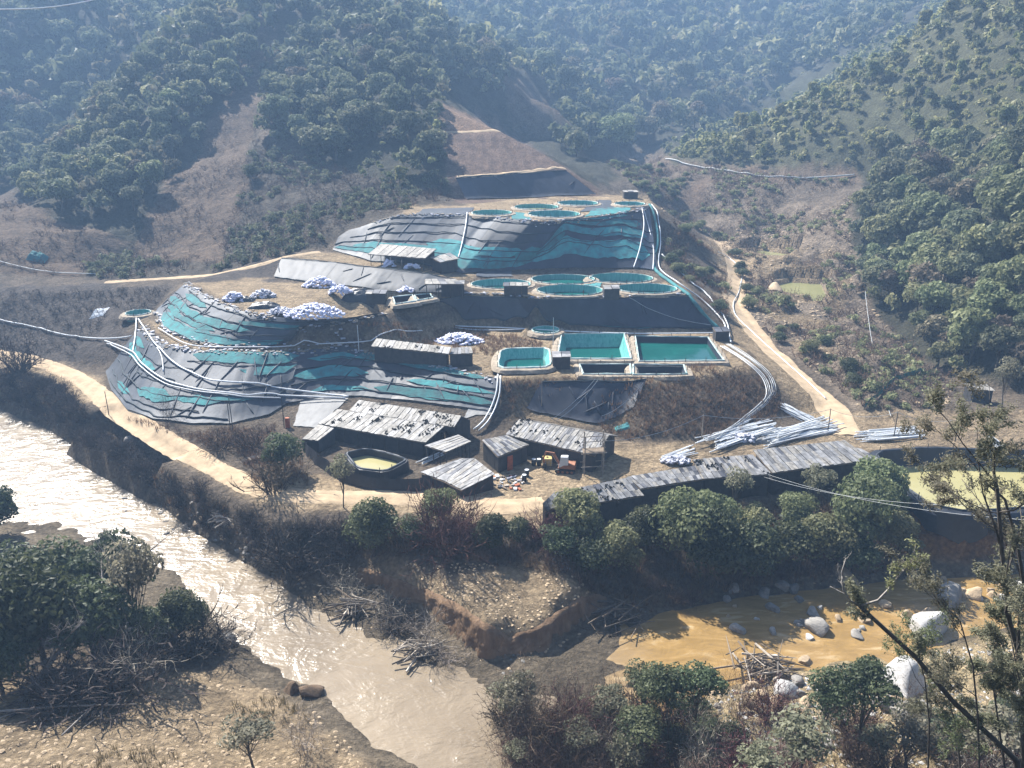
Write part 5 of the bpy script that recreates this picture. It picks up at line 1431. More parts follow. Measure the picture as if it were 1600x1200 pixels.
scatter_mass('dry_scrub', 'brown brush round the sheds and terrace edges', 'scrub', 'twig', scat([[(180, 650), (300, 672), (440, 660), (420, 690), (330, 700), (230, 665)], [(560, 505), (620, 505), (700, 520), (640, 535), (560, 545)], [(360, 690), (470, 690), (480, 760), (400, 755)], [(780, 600), (830, 595), (820, 655), (790, 650)]], 1.1, 90, 140, -0.2, scl=(0.4, .9)), SMALLTWIG)

# dark leafless shrubs of the river bank, one by one
its = scat([BANKL], 1.35, 70, 160, None, xr=130, scl=(0.7, 1.25))
RD.shuffle(its)
for (x, y, z, s) in its[:290]:
    uu, vv = proj(x, y, z)
    st = ('at the left edge', 'below the left end of the liner', 'below the middle of the liner', 'below the bend of the track', 'left of the olive pool', 'below the olive pool')[min(5, max(0, int(uu / 95)))]
    hb = ('beside the river track', 'halfway down the river bank', 'at the river edge')[int(np.clip((-0.3 - z) / 1.8, 0, 2))]
    sz = 'large' if s > 1.05 else ('middling' if s > .87 else 'small')
    put_shrub('twig_dark', (x, y, z), s, f'{sz} dark bare shrub {hb} {st}', f'{sz} dark shrubs {hb} {st}', sq=0.8)
its = scat([BANKR], 2.2, 55, 110, -0.15, xr=80, scl=(0.6, 1.1))
for (x, y, z, s) in its[:120]:
    uu, vv = proj(x, y, z)
    st = ('left of the bluff', 'above the bluff', 'beside the rubbish trail', 'under the long roofs', 'above the stream boulders', 'near the orange bank')[int(np.clip((uu - 520) / 155, 0, 5))]
    hb = ('high on', 'halfway down', 'low on')[int(np.clip((-0.3 - z) / 1.8, 0, 2))]
    sz = 'large' if s > .92 else ('middling' if s > .76 else 'small')
    put_shrub('twig', (x, y, z), s, f'{sz} brown leafless shrub {hb} the yard bank {st}', f'{sz} brown shrubs {hb} the yard bank {st}')

VW = [(1130, 'beside the terraces'), (1230, 'near the upper pool'), (1300, 'near the larger pool'), (1400, 'below the wood'), (1700, 'by the green net fence')]
its = scat([VALLEY, SPUR], 5.0, 100, 300, -0.15, True, scl=(0.35, 0.8))
for (x, y, z, s) in its[:70]:
    uu, vv = proj(x, y, z); wd = [w_ for a_, w_ in VW if uu < a_]
    wd = wd[0] if wd else 'at the right'; ht = 'upper' if vv < 380 else ('middle' if vv < 500 else 'lower')
    if RD.random() < .5: lab = f'dark green bush in the {ht} side valley {wd}'; put_tree('bankdark', (x, y, z - .2), s, lab, 'bush', lab.replace('bush', 'bushes'), 'valley_bush', sq=.7)
    else: lab = f'grey-green bush in the {ht} side valley {wd}'; put_tree('bank', (x, y, z - .2), s, lab, 'bush', lab.replace('bush', 'bushes'), 'valley_bush', sq=.7)

# ------------------------------------------------------------------ trees and bushes of the banks, one by one
def m_per_px(p): return dist(p) / F

def bush(key, u, v, wpx, label, sq=1.0, cat='tree', name='bank_tree', vi=None, dz=-0.2):
    p = G(u, v); mp = m_per_px(p)
    rx = PROTO[key][0][2]
    return put_tree(key, p + Vector((0, 0, dz)), wpx * mp / (2 * rx), label, cat, None, name, vi, sq)

for a in [
    ('dark', 446, 740, 66, 'rounded dark green tree at the left corner of the biggest shed', 1.0),
    ('airy', 536, 792, 46, 'slender pale tree standing by the track in front of the olive pool', 1.2),
    ('bank', 688, 818, 62, 'bushy pale green tree beside the sagging grey roof', 1.1),
    ('bankdark', 585, 868, 90, 'broad grey-green bush below the track left of the maroon shrub', 1.1),
    ('bankdark', 645, 850, 50, 'small dark bush just left of the maroon shrub', 1.0),
    ('bankdark', 770, 862, 66, 'dark bush right of the maroon shrub', 1.0),
    ('bankdark', 812, 850, 48, 'small dark bush on the bank corner under the yard', 1.0),
    ('bank', 905, 842, 84, 'pale bushy tree under the low left end of the long roofs', 1.05),
    ('bankdark', 872, 872, 60, 'dark bush below the rubbish chute at the bank corner', 1.0),
    ('bankdark', 925, 900, 70, 'dark tree low on the bank left of the side stream', 1.0),
    ('bank', 968, 892, 84, 'yellowish bush low on the bank above the stream bend', 1.0),
    ('bankdark', 1010, 862, 80, 'dark tree close under the second roof of the row', 1.0),
    ('bank', 1062, 885, 110, 'large sunlit bush in the middle of the wooded bank', 1.15),
    ('bankdark', 1105, 905, 110, 'large deep green tree overhanging the stream', 1.15),
    ('bank', 1110, 850, 90, 'pale crowned tree behind the large sunlit bush', 1.1),
    ('bankdark', 1175, 905, 100, 'wide dark bush over the boulders at the stream edge', 1.0),
    ('bank', 1180, 850, 70, 'small pale tree below the third roof of the row', 1.0),
    ('bankdark', 1228, 885, 84, 'dark round bush at the right end of the wooded bank thicket', 1.0),
    ('bank', 1240, 830, 66, 'spindly pale bush below the shiny roof', 1.0),
    ('airy', 1150, 812, 50, 'thin grey sapling on the bank under the third roof', 1.1),
    ('airy', 1270, 815, 54, 'thin grey sapling under the shiny roof', 1.1),
    ('bank', 1290, 880, 90, 'pale bush above the stream left of the orange bank', 1.0),
    ('bank', 1340, 862, 110, 'big light green tree leaning toward the orange bank', 1.15),
    ('bank', 1372, 808, 92, 'light green tree top right under the tail of the roofs', 1.1),
    ('bankdark', 1330, 895, 80, 'dark undergrowth bush at the water by the orange bank', 0.9),
    ('bank', 1400, 870, 80, 'pale bush right against the orange bank', 1.0),
    ('dark', 30, 968, 130, 'large dark canopy at the left edge above the fallen tree', 0.9),
    ('dark', 105, 955, 120, 'dense dark tree on the near bank, river behind it', 0.95),
    ('dark', 185, 962, 120, 'dense dark tree second from the river on the near bank', 1.1),
    ('dark', 70, 1040, 160, 'big dark tree nearest the left edge on the near bank', 1.1),
    ('dark', 150, 1035, 130, 'dark leafy mass behind the fallen trunk', 1.0),
    ('dark', 5, 1085, 110, 'dark shrub tree in the left edge below the big crowns', 1.0),
    ('airy', 235, 1010, 90, 'thin open tree with sparse leaves standing against the river', 1.3),
    ('bankdark', 285, 1000, 90, 'dark bushy tree at the tip of the near bank', 1.0),
    ('bankdark', 235, 1020, 90, 'dark shrub tree at the edge of the near sandy bank', 0.9),
    ('dark', -5, 835, 80, 'dark bush peeping in at the left edge by the river', 1.0),
    ('airy', 395, 1195, 90, 'leafy green bush on the sandy bank at the bottom', 0.6),
    ('bank', 966, 240, 60, 'single dark round tree at the mouth of the upper valley', 1.0),
    ('airy', 1566, 640, 44, 'lone pale sapling beside the hut at the foot of the wood', 1.2),
    ('bankdark', 393, 280, 26, 'single dark green bush on the brown slope beside the scar', 1.0),
]:
    bush(a[0], a[1], a[2], a[3], a[4], a[5])

HW = {'twig_tall': 3.6, 'twig': 2.5, 'twig_dark': 2.6, 'twig_maroon': 2.6, 'twig_pale': 2.6}
def shrub(key, u, v, wpx, label, sq=1.0, h0=2.0):
    p = G(u, v); h0 = HW[key]; return put_shrub(key, p - Vector((0, 0, .1)), wpx * m_per_px(p) / h0, label, sq=sq)
for a in [
    ('twig_maroon', 695, 862, 100, 'big maroon leafless shrub below the yard track', 1.1),
    ('twig_maroon', 730, 850, 60, 'smaller maroon shrub right of the big one', 1.0),
    ('twig_maroon', 850, 850, 60, 'maroon shrub above the rubbish chute', 1.0),
    ('twig_dark', 462, 885, 100, 'round dark leafless bush at the water left of the bluff', 0.9),
    ('twig', 430, 768, 100, 'brown thicket beside the track left of the olive pool', 0.8),
    ('twig', 345, 702, 70, 'brown brush between the liner foot and the track', 0.6),
    ('twig', 390, 700, 70, 'brown brush left of the dark tree by the shed', 0.7),
    ('twig_pale', 600, 965, 60, 'pale dead shrub washed up below the bluff, upstream one', 0.8),
    ('twig_pale', 545, 935, 70, 'pale dead branches caught on the bank at the water', 0.6),
    ('twig_pale', 665, 1010, 80, 'pale dead shrub fallen at the water below the bluff', 0.8),
    ('twig_pale', 700, 1035, 50, 'small dead branches at the tip below the bluff', 0.5),
    ('twig_dark', 620, 985, 70, 'dark brush on the slump below the bluff', 0.6),
    ('twig_dark', 300, 1015, 110, 'dark brush at the tip of the near bank', 0.8),
    ('twig_dark', 345, 1012, 70, 'dead dark brush hanging over the river at the near bank', 0.7),
    ('twig_pale', 480, 1180, 90, 'pale dry stems beside the leafy bush on the sandy bank', 0.8),
    ('twig_dark', 180, 1075, 170, 'grey thicket around the fallen trunk', 0.6),
    ('twig_dark', 100, 1090, 150, 'grey thicket left of the fallen trunk', 0.6),
    ('twig_pale', 230, 1070, 120, 'pale tangle of twigs right of the fallen trunk', 0.7),
    ('twig_dark', 30, 585, 60, 'bare bush at the track by the left edge', 1.2),
    ('twig_tall', 265, 655, 40, 'tall bare sapling at the foot of the big liner', 1.2),
    ('twig_tall', 167, 690, 36, 'tall bare sapling on the river bank at the left', 1.3),
]:
    shrub(*a)

# ------------------------------------------------------------------ branching trees in the foreground
def limb_tree(seed, path, r0, levels, mt_bark, leaf_mt=None, leaf=0.1, nleaf=0, spread=0.7, kids=4, ratio=0.55, tipr=0.35, asp=0.28, droop=0.0, start=0.3):
    """trunk along a given path, forking branches, leaves along the outer twigs; returns (branch meshes, leaf arrays)"""
    rs = np.random.default_rng(seed); mb = MB(); tips = []
    def go(P, r, lv):
        n = len(P)
        mb.tube(P, [max(0.006, r * (1 - (1 - tipr) * i / (n - 1))) for i in range(n)], 6 if lv == levels else (5 if r > .03 else 4))
        L = sum((P[i + 1] - P[i]).length for i in range(n - 1))
        if lv <= 1: tips.append((P, L))
        if lv == 0: return
        for k in range(kids + (2 if lv == levels else 0)):
            f = start + (1 - start) * (k + rs.random()) / (kids + (2 if lv == levels else 0)) if lv == levels else 0.25 + 0.75 * rs.random()
            x = f * (n - 1); i = min(int(x), n - 2); p = P[i].lerp(P[i + 1], x - i)
            d = (P[i + 1] - P[i]).normalized()
            nd = (d * 0.75 + Vector(rs.normal(size=3)) * spread + Vector((0, 0, 0.25 - droop))).normalized()
            l = L * ratio * (0.6 + 0.5 * rs.random()) * (1.1 - 0.5 * f if lv == levels else 1)
            Q = [p]
            for s in range(4):
                nd = (nd + Vector(rs.normal(size=3)) * 0.16 + Vector((0, 0, 0.06 - droop * .4))).normalized(); Q.append(Q[-1] + nd * l / 4)
            go(Q, r * (1 - (1 - tipr) * f) * 0.6, lv - 1)
    go([Vector(p) for p in path], r0, levels)
    me = mb.mesh('trunk', True); me.materials.append(M[mt_bark])
    cm = None
    if leaf_mt:
        tot = sum(L for _, L in tips); PP = []; 
        for P, L in tips:
            k = max(1, int(nleaf * L / tot))
            for _ in range(k):
                f = 0.25 + 0.75 * rs.random(); x = f * (len(P) - 1); i = min(int(x), len(P) - 2)
                PP.append(np.array(P[i].lerp(P[i + 1], x - i)) + rs.normal(size=3) * leaf * 1.3)
        PP = np.array(PP); N = unit(rs, len(PP)); N[:, 2] = np.abs(N[:, 2]) + 0.3; N /= np.linalg.norm(N, axis=1)[:, None]
        V, Fq = rhombs(PP, N, leaf, asp, rs)
        cm = crown_mesh('crown', V, Fq, np.repeat(rs.random(len(PP)), 4), leaf_mt)
    return me, cm

def limb_thing(name, label, seed, path, *a, cat='tree', **k):
    base = Vector(path[0]); loc = [Vector(p) - base for p in path]
    tm, cm = limb_tree(seed, loc, *a, **k)
    o = thing(name, label, cat, base)
    link('trunk', tm, None, o)
    if cm: link('crown', cm, None, o)
    return o

# leaning tree, upright trees at the right edge: they root on the slope below the photographer
def rooted(u, v, d): return PD(u, v, d)
def down(p, dx=0.0, dy=0.0):
    g = float(zt(p.x + dx, p.y + dy)); return Vector((p.x + dx, p.y + dy, g - 0.3))
tp = [PD(1588, 1188, 25), PD(1489, 1096, 25), PD(1431, 1027, 25.2), PD(1355, 958, 25.5), PD(1343, 947, 25.6)]
limb_thing('leaning_tree', 'thin dark leaning trunk crossing the lower right, forked bare at its tip', 71, [down(tp[0], 1.6, 0.4)] + tp, 0.13, 2, 'bark', 'leaf_grey', 0.085, 1100, 0.5, 2, 0.16, tipr=0.5, start=0.55)
fk = tp[-1]
def fork(lab, px, d, seed, n, lm=None, nl=0, r=0.05):
    P = [PD(u, v, d) for u, v in px]
    limb_thing('branch_fork', lab, seed, P, r, 2, 'bark_pale', lm, 0.08, nl, 0.55, n, 0.30, cat='branch')
fork('bare pale fork curving left at the tip of the leaning trunk', [(1343, 947), (1328, 938), (1318, 922), (1315, 895), (1322, 872)], 25.6, 72, 4)
fork('leafy pale fork curving up to the right at the tip of the leaning trunk', [(1343, 947), (1372, 938), (1389, 920), (1410, 892), (1424, 878), (1432, 850)], 25.6, 73, 4, 'leaf_pale', 500)

for lab, px, d, r, sd, nl, lm in [
    ('tall thin grey-leaved tree at the right edge, crown over the settling pond', [(1600, 1190), (1597, 1040), (1577, 970), (1565, 855), (1558, 763), (1552, 735)], 24.0, 0.12, 75, 12000, 'leaf_grey'),
    ('second tall sparse tree leaning out of the right edge', [(1640, 1195), (1625, 1060), (1605, 950), (1590, 850), (1570, 780), (1530, 745)], 26.0, 0.10, 76, 10000, 'leaf_grey'),
    ('slim sapling with hanging leaf sprays left of the tall right-edge trees', [(1530, 1195), (1528, 1120), (1520, 1040), (1500, 970), (1470, 940)], 24.5, 0.05, 77, 3500, 'leaf_grey'),
    ('small leafy sapling under the leaning trunk at the lower right', [(1450, 1198), (1452, 1130), (1445, 1060), (1430, 1010)], 26.0, 0.045, 78, 3500, 'leaf_pale'),
    ('leafy sapling rising in the lower right corner', [(1570, 1199), (1560, 1130), (1550, 1060), (1555, 1000)], 25.0, 0.05, 79, 11000, 'leaf_grey'),
    ('pale leafy sapling left of the lower right corner', [(1500, 1199), (1495, 1140), (1480, 1085), (1475, 1040)], 27.0, 0.05, 83, 6000, 'leaf_grey'),
    ('leafy sapling at the right edge below the tall crowns', [(1610, 1195), (1605, 1120), (1590, 1050), (1580, 1000)], 23.0, 0.05, 84, 8000, 'leaf_grey'),
]:
    P = [PD(u, v, d) for u, v in px]
    limb_thing('slender_tree', lab, sd, [down(P[0], 0.4, -0.1)] + P, r, 3, 'bark', lm, 0.066, nl, 0.6, 5, 0.36, start=0.36, droop=0.08)

# slim multi-stemmed trees and dry stems on the near bank
for a in [
    ('slim', 1040, 1185, 95, 'dark round-headed tree on thin stems, middle of the lower edge', 1.0),
    ('slim', 1085, 1172, 84, 'dark round-headed tree on thin stems beside the gravel bar', 1.05),
    ('slim', 1000, 1150, 80, 'dark thin-stemmed tree among the red-brown bushes', 0.9),
    ('slim', 1000, 1215, 90, 'small dark thin-stemmed tree at the bottom edge', 0.8),
    ('slim', 1285, 1190, 95, 'flat-topped dark tree on bare stems below the white boulder', 0.95),
    ('slim', 1340, 1192, 110, 'wider flat-topped dark tree on bare stems right of the first', 0.95),
    ('airy', 1240, 1225, 110, 'grey open bush in front of the gravel bar', 0.7),
    ('airy', 1180, 1240, 90, 'grey open bush at the bottom edge by the gravel', 0.6),
    ('bankdark', 1485, 1180, 90, 'dark evergreen bush at the lower right under the saplings', 0.9),
    ('airy', 1420, 1215, 100, 'grey bush at the bottom below the leaning trunk', 0.7),
    ('airy', 1530, 1230, 110, 'grey bush in the lower right corner', 0.8),
    ('airy', 905, 1195, 70, 'grey-green bush among dry stems at the bottom', 0.7),
]:
    bush(a[0], a[1], a[2], a[3], a[4], a[5], name='near_tree')
for a in [
    ('twig_tall', 830, 1180, 120, 'tall olive-brown thicket of stems at the water corner', 1.2, 2.0),
    ('twig_tall', 800, 1195, 90, 'tall dry stems at the left of the bottom thicket', 1.1, 2.0),
    ('twig_tall', 870, 1190, 100, 'tall dry stems right of the water corner', 1.2, 2.0),
    ('twig_tall', 920, 1180, 90, 'tall dry stems between the two dark thickets', 1.2, 2.0),
    ('twig_maroon', 945, 1170, 80, 'red-brown bush at the bottom middle', 1.1, 2.0),
    ('twig_maroon', 1060, 1195, 60, 'maroon stems below the dark round-headed trees', 0.9, 2.0),
    ('twig_pale', 960, 1210, 90, 'pale bare branching shrub at the bottom middle', 1.0, 2.0),
    ('twig_pale', 1110, 1215, 80, 'pale bare stems by the ochre stream', 1.2, 2.0),
    ('twig_tall', 1130, 1210, 60, 'thin dry stems in front of the sandy bar', 1.2, 2.0),
    ('twig_pale', 1200, 1225, 90, 'pale bare shrub below the gravel bar', 1.0, 2.0),
    ('twig', 1390, 1215, 90, 'brown dry shrub right of the flat-topped trees', 1.0, 2.0),
    ('twig_tall', 1500, 1215, 100, 'tall dry stems in the lower right', 1.0, 2.0),
    ('twig', 1440, 1165, 60, 'brown dry shrub under the slim sapling', 1.0, 2.0),
]:
    shrub(*a)

FGW = [(900, 'at the water corner'), (1000, 'left of the round-headed trees'), (1130, 'among the round-headed trees'), (1260, 'below the gravel bar'), (1400, 'round the flat-topped trees'), (1800, 'under the leaning trunk')]
for k in range(84):
    u = RD.uniform(775, 1130) if k % 3 else RD.uniform(1130, 1640); v = RD.uniform(1120, 1245)
    wd = [w_ for a_, w_ in FGW if u < a_][0]
    kd, nm_ = RD.choice([('twig_tall', 'tall dry brown stems'), ('twig_tall', 'tall dry brown stems'), ('twig_maroon', 'red-brown bare bush'), ('twig_pale', 'pale bare stems'), ('twig', 'brown bare bush'), ('airy', 'grey-green leafy bush'), ('bankdark', 'dark green leafy bush')])
    if v > 1200: nm_ = 'low ' + nm_
    lab = f'{nm_} {wd} near the bottom edge'
    if kd in HW: o_ = shrub(kd, u, v, RD.uniform(50, 90), lab, RD.uniform(.8, 1.2)); o_['group'] = lab + ' group'
    else: o_ = bush(kd, u, v, RD.uniform(40, 75), lab, RD.uniform(.6, .9), name='near_bush', cat='bush'); o_['group'] = lab + ' group'

# fallen bare tree on the near bank
ft = [(30, 1095), (77, 1039), (115, 985), (153, 935), (191, 893), (245, 852)]
g0 = G(30, 1095)
P = [Pz(u, v, z) for (u, v), z in zip(ft, (g0.z, g0.z + 1.5, g0.z + 2.8, g0.z + 4.0, g0.z + 5.0, g0.z + 6.2))]
limb_thing('fallen_tree', 'pale bare fallen tree leaning over the dark thicket at the left', 81, P, 0.22, 3, 'bark_pale', None, spread=0.8, kids=8, ratio=0.40, start=0.1)
for k, (lab, px) in enumerate([
    ('long straight pale log lying level across the lower left', [(-10, 1121), (100, 1118), (216, 1115)]),
    ('bare pale branch sweeping up from the left edge, upper one', [(-10, 1083), (40, 1072), (110, 1062), (150, 1045)]),
    ('bare pale branch rising across the lower left', [(100, 1165), (130, 1128), (165, 1085), (200, 1060), (240, 1042)]),
    ('short bare pale branch crossing the log', [(-10, 1135), (40, 1110), (70, 1095)]),
    ('thin bare pole reaching from the sand toward the thicket', [(130, 1140), (160, 1115), (195, 1095), (205, 1080)])]):
    Q = [G(u, v) for u, v in px]; Q = [q + Vector((0, 0, 0.5 + 0.5 * math.sin(i + k))) for i, q in enumerate(Q)]
    limb_thing('dead_branch', lab, 90 + k, Q, (0.14, 0.07, 0.07, 0.05, 0.05)[k], 0 if k == 0 else 2, 'bark_pale', None, spread=0.6, kids=3, ratio=0.35, cat='branch')

# ------------------------------------------------------------------ boulders, driftwood
def rock_mesh(seed):
    rs = random.Random(seed); mb = MB()
    import bmesh
    bm = bmesh.new(); bmesh.ops.create_icosphere(bm, subdivisions=3, radius=1.0)
    pl = [(Vector((rs.gauss(0, 1), rs.gauss(0, 1), rs.gauss(0, .8))).normalized(), rs.uniform(.42, .8)) for _ in range(14)]
    for v in bm.verts:
        for n, d in pl:
            e = v.co.dot(n) - d
            if e > 0: v.co -= n * e * 0.96
        v.co *= 1.25 + rs.uniform(-.02, .02)
    me = bpy.data.meshes.new('boulder'); bm.to_mesh(me); bm.free()
    me.polygons.foreach_set('use_smooth', [True] * len(me.polygons))
    return me
ROCKS = [rock_mesh(s) for s in range(6)]
RMESH = {}
def boulder(u, v, wpx, m, label, group=None, sq=0.7, z=None):
    p = G(u, v) if z is None else Pz(u, v, z)
    if p.z < -5.6: p = Pz(u, v, -5.5)
    i = RD.randrange(6); key = (i, m)
    if key not in RMESH:
        me = ROCKS[i].copy(); me.materials.append(M[m]); RMESH[key] = me
    o = bpy.data.objects.new('boulder', RMESH[key]); COL.objects.link(o)
    s = wpx * m_per_px(p) / 2
    o.location = p + Vector((0, s * .4, s * 0.02)); o.rotation_euler = (RD.uniform(-.2, .2), RD.uniform(-.2, .2), RD.uniform(0, 6.28)); o.scale = (s, s * RD.uniform(.75, 1), s * sq)
    return tag(o, label, 'boulder', group)
for a in [
    (1210, 955, 24, 'rock', 'grey-topped boulder standing alone in the stream'), (1250, 940, 18, 'rock', 'flat boulder awash behind the lone one'),
    (1247, 975, 14, 'rock', 'small pointed stone in the rapids'), (1280, 987, 40, 'rock', 'large split grey boulder in the rapids'),
    (1196, 932, 28, 'rock', 'dark boulder at the shaded far shore'), (1222, 920, 24, 'rock', 'upright boulder at the shaded far shore'), (1240, 925, 26, 'rock', 'slanted slab beside the upright boulder at the far shore'),
    (1145, 925, 26, 'rock', 'dark boulder under the bank trees'), (1135, 940, 18, 'rock', 'half sunk stone near the shaded shore'),
    (1325, 908, 44, 'rock_tan', 'tan boulder at the foot of the bank thicket'), (1490, 945, 56, 'rock', 'big pale flat boulder beside the ochre water'),
    (1455, 995, 80, 'rock_white', 'largest white boulder half hidden by leaves at the right'), (1520, 935, 40, 'rock_tan', 'tan boulder right of the flat pale one'),
    (1225, 1088, 44, 'rock_white', 'white boulder at the end of the driftwood heap'), (1420, 1075, 90, 'rock_white', 'broad white rock behind the leaning trunk'),
    (1175, 1105, 28, 'rock_tan', 'round tan boulder on the sand bar'), (1190, 1090, 22, 'rock_tan', 'small tan boulder under the driftwood'),
    (1430, 1130, 70, 'rock', 'cracked grey boulder in the lower right gravel'), (1395, 1110, 50, 'rock', 'grey boulder between the flat-topped trees and the white rock'),
    (485, 1088, 46, 'earth_block', 'big dark block of slumped earth at the water on the near bank'), (455, 1083, 34, 'earth_block', 'smaller slumped earth block left of the big one'), (205, 690, 22, 'rock', 'pale grey boulder at the foot of the upper river bank'),
    (350, 1010, 40, 'rock', 'pale boulder at the tip of the near bank'), (1215, 455, 34, 'rock_tan', 'dark flat rock beside the larger valley pool'),
]:
    boulder(*a)
WH = [(1225, 'left of the white boulder'), (1320, 'behind the flat-topped trees'), (1400, 'below the broad white rock'), (1700, 'right of the leaning trunk')]
for k in range(90):
    u = RD.uniform(1090, 1520); v = RD.uniform(1068, 1190); m = RD.choice(['rock_tan', 'rock_white', 'rock_tan', 'rock']); wp = RD.choice([8, 10, 12, 16, 24])
    hu = {'rock_tan': 'tan', 'rock_white': 'pale', 'rock': 'grey'}[m]; sz = 'big' if wp > 20 else ('middling' if wp > 11 else 'small')
    lab = f'{sz} {hu} cobble on the gravel bar ' + [w_ for a_, w_ in WH if u < a_][0]
    boulder(u, v, wp, m, lab, lab.replace('cobble', 'cobbles'))
def gravel(label, polys, sp, y0, y1, mts, scl, nz=-0.3):
    its = scat(polys, sp, y0, y1, nz, scl=scl, nz=5)
    by = [[] for _ in mts]
    for it in its: by[RN.integers(len(mts))].append(it)
    V = np.array([v_.co[:] for v_ in ROCKS[1].vertices])
    import bmesh
    bm = bmesh.new(); bmesh.ops.create_icosphere(bm, subdivisions=1, radius=1.0)
    BV = np.array([v_.co[:] for v_ in bm.verts]); BF = np.array([[v_.index for v_ in f.verts] for f in bm.faces]); bm.free()
    for m, L in zip(mts, by):
        VV = []; FF = []
        for n, (x, y, z, s) in enumerate(L):
            W = BV * (1 + RN.normal(0, .15, (len(BV), 1))) * s * np.array([1, RN.uniform(.6, 1), RN.uniform(.4, .7)])
            a = RN.uniform(0, 6.28); VV.append(np.stack([W[:, 0] * math.cos(a) - W[:, 1] * math.sin(a) + x, W[:, 0] * math.sin(a) + W[:, 1] * math.cos(a) + y, W[:, 2] + z], 1)); FF.append(BF + n * len(BV))
        if VV: tag(link('gravel', mesh_np('gravel', np.concatenate(VV), np.concatenate(FF)), M[m]), label + {'rock': ', grey stones', 'rock_tan': ', tan stones', 'rock_white': ', pale stones'}[m], 'gravel', kind='stuff')
gravel('loose stones of the lower right gravel bar', [[(1080, 1060), (1330, 1040), (1700, 975), (1700, 1250), (1060, 1250)]], 0.42, 45, 75, ['rock', 'rock_tan', 'rock_white'], (0.06, 0.26))
gravel('loose stones along the far river shore', [[(0, 625), (110, 680), (240, 765), (370, 860), (480, 940), (640, 1015), (780, 1080), (860, 1050), (960, 985), (1230, 922), (1600, 890), (1600, 870), (1230, 905), (980, 955), (900, 990), (800, 1020), (740, 1020), (640, 965), (520, 915), (430, 870), (300, 800), (200, 715), (100, 665), (0, 615)]], 0.6, 55, 150, ['rock', 'rock_tan'], (0.07, 0.3), -0.1)
gravel('clods and stones on the near sandy bank', [[(-60, 1080), (300, 1060), (470, 1085), (560, 1180), (600, 1260), (-60, 1300)]], 0.55, 40, 80, ['rock_tan'], (0.05, 0.25), -0.05)
gravel('clods of earth on the bluff top', [[(620, 880), (780, 880), (900, 900), (930, 930), (850, 975), (794, 990), (720, 945), (650, 915)]], 0.5, 55, 80, ['rock_tan'], (0.06, 0.24), -0.15)
gravel('stones and spoil on the side valley floor', [VALLEY], 1.3, 100, 230, ['rock_tan'], (0.15, 0.6), 0.05)
for k in range(26):
    u = RD.uniform(1130, 1500); v = RD.uniform(945, 1040); m = RD.choice(['rock', 'rock_white', 'rock_tan']); wp = RD.choice([9, 12, 18, 26])
    hu = {'rock_tan': 'tan', 'rock_white': 'pale', 'rock': 'grey'}[m]; lab = ('big ' if wp > 20 else 'small ') + hu + ' stone awash in the ochre stream ' + ('left of the driftwood' if u < 1170 else 'behind the driftwood' if u < 1260 else 'near the split boulder' if u < 1340 else 'by the white boulders')
    boulder(u, v, wp, m, lab, lab.replace('stone', 'stones'), 0.6, -5.5)
for k in range(22):
    u = RD.uniform(1470, 1600); v = RD.uniform(905, 950)
    boulder(u, v, RD.uniform(12, 26), RD.choice(['rock_tan', 'rock_tan', 'rock_white']), 'tan stone of the bar under the settling pond bank', 'stones of the far bar')
for k in range(70):              # stones in the shallow riffle and along the banks
    t = RD.random(); u = 190 + 150 * t + RD.uniform(-45, 45); v = 745 + 90 * t + RD.uniform(-22, 30)
    boulder(u, v, RD.uniform(4, 10), 'rock', 'small dark stone in the riffle of the river', 'stones of the riffle', 0.4, -5.5)
for k in range(60):
    u = RD.uniform(260, 450); v = 770 + (u - 260) * 0.62 + RD.uniform(-12, 30)
    boulder(u, v, RD.uniform(5, 14), RD.choice(['rock', 'rock_tan']), 'stone along the foot of the river bank', 'stones of the bank foot', 0.6)

def heap_of_sticks(label, u, v, wpx, n, seed, mts):
    p = G(u, v); s = wpx * m_per_px(p)
    if p.z < -5.4: p.z = -5.4
    o = thing('driftwood_pile', label, 'driftwood', p)
    r = random.Random(seed)
    for k in range(n):
        a = r.gauss(0.2, 0.7); L = s * r.uniform(.25, .8); c = Vector((r.gauss(0, s * .2), r.gauss(0, s * .13), r.uniform(0, s * .22)))
        d = Vector((math.cos(a), math.sin(a), r.uniform(-.2, .2))) * L / 2
        MB().tube([c - d, c + Vector((0, 0, r.uniform(-.1, .1))), c + d], [r.uniform(.04, .12)] * 2 + [.03], 5).build('stick', M[r.choice(mts)], o)
    return o
heap_of_sticks('heap of dark driftwood logs stranded in the middle of the stream', 1195, 1050, 110, 60, 3, ['wood', 'wood', 'bark', 'wood_pale'])
heap_of_sticks('tangle of bleached driftwood on the river bank by the track corner', 350, 815, 46, 26, 4, ['wood_pale', 'wood_pale', 'bark_pale'])
heap_of_sticks('grey driftwood along the shore below the bluff', 560, 955, 80, 34, 5, ['wood_pale', 'bark', 'wood'])
heap_of_sticks('dead branches heaped at the tip below the bluff', 660, 1020, 80, 34, 6, ['wood_pale', 'bark', 'wood_pale'])
heap_of_sticks('dark driftwood line along the shaded stream edge', 965, 968, 110, 34, 7, ['wood', 'bark'])

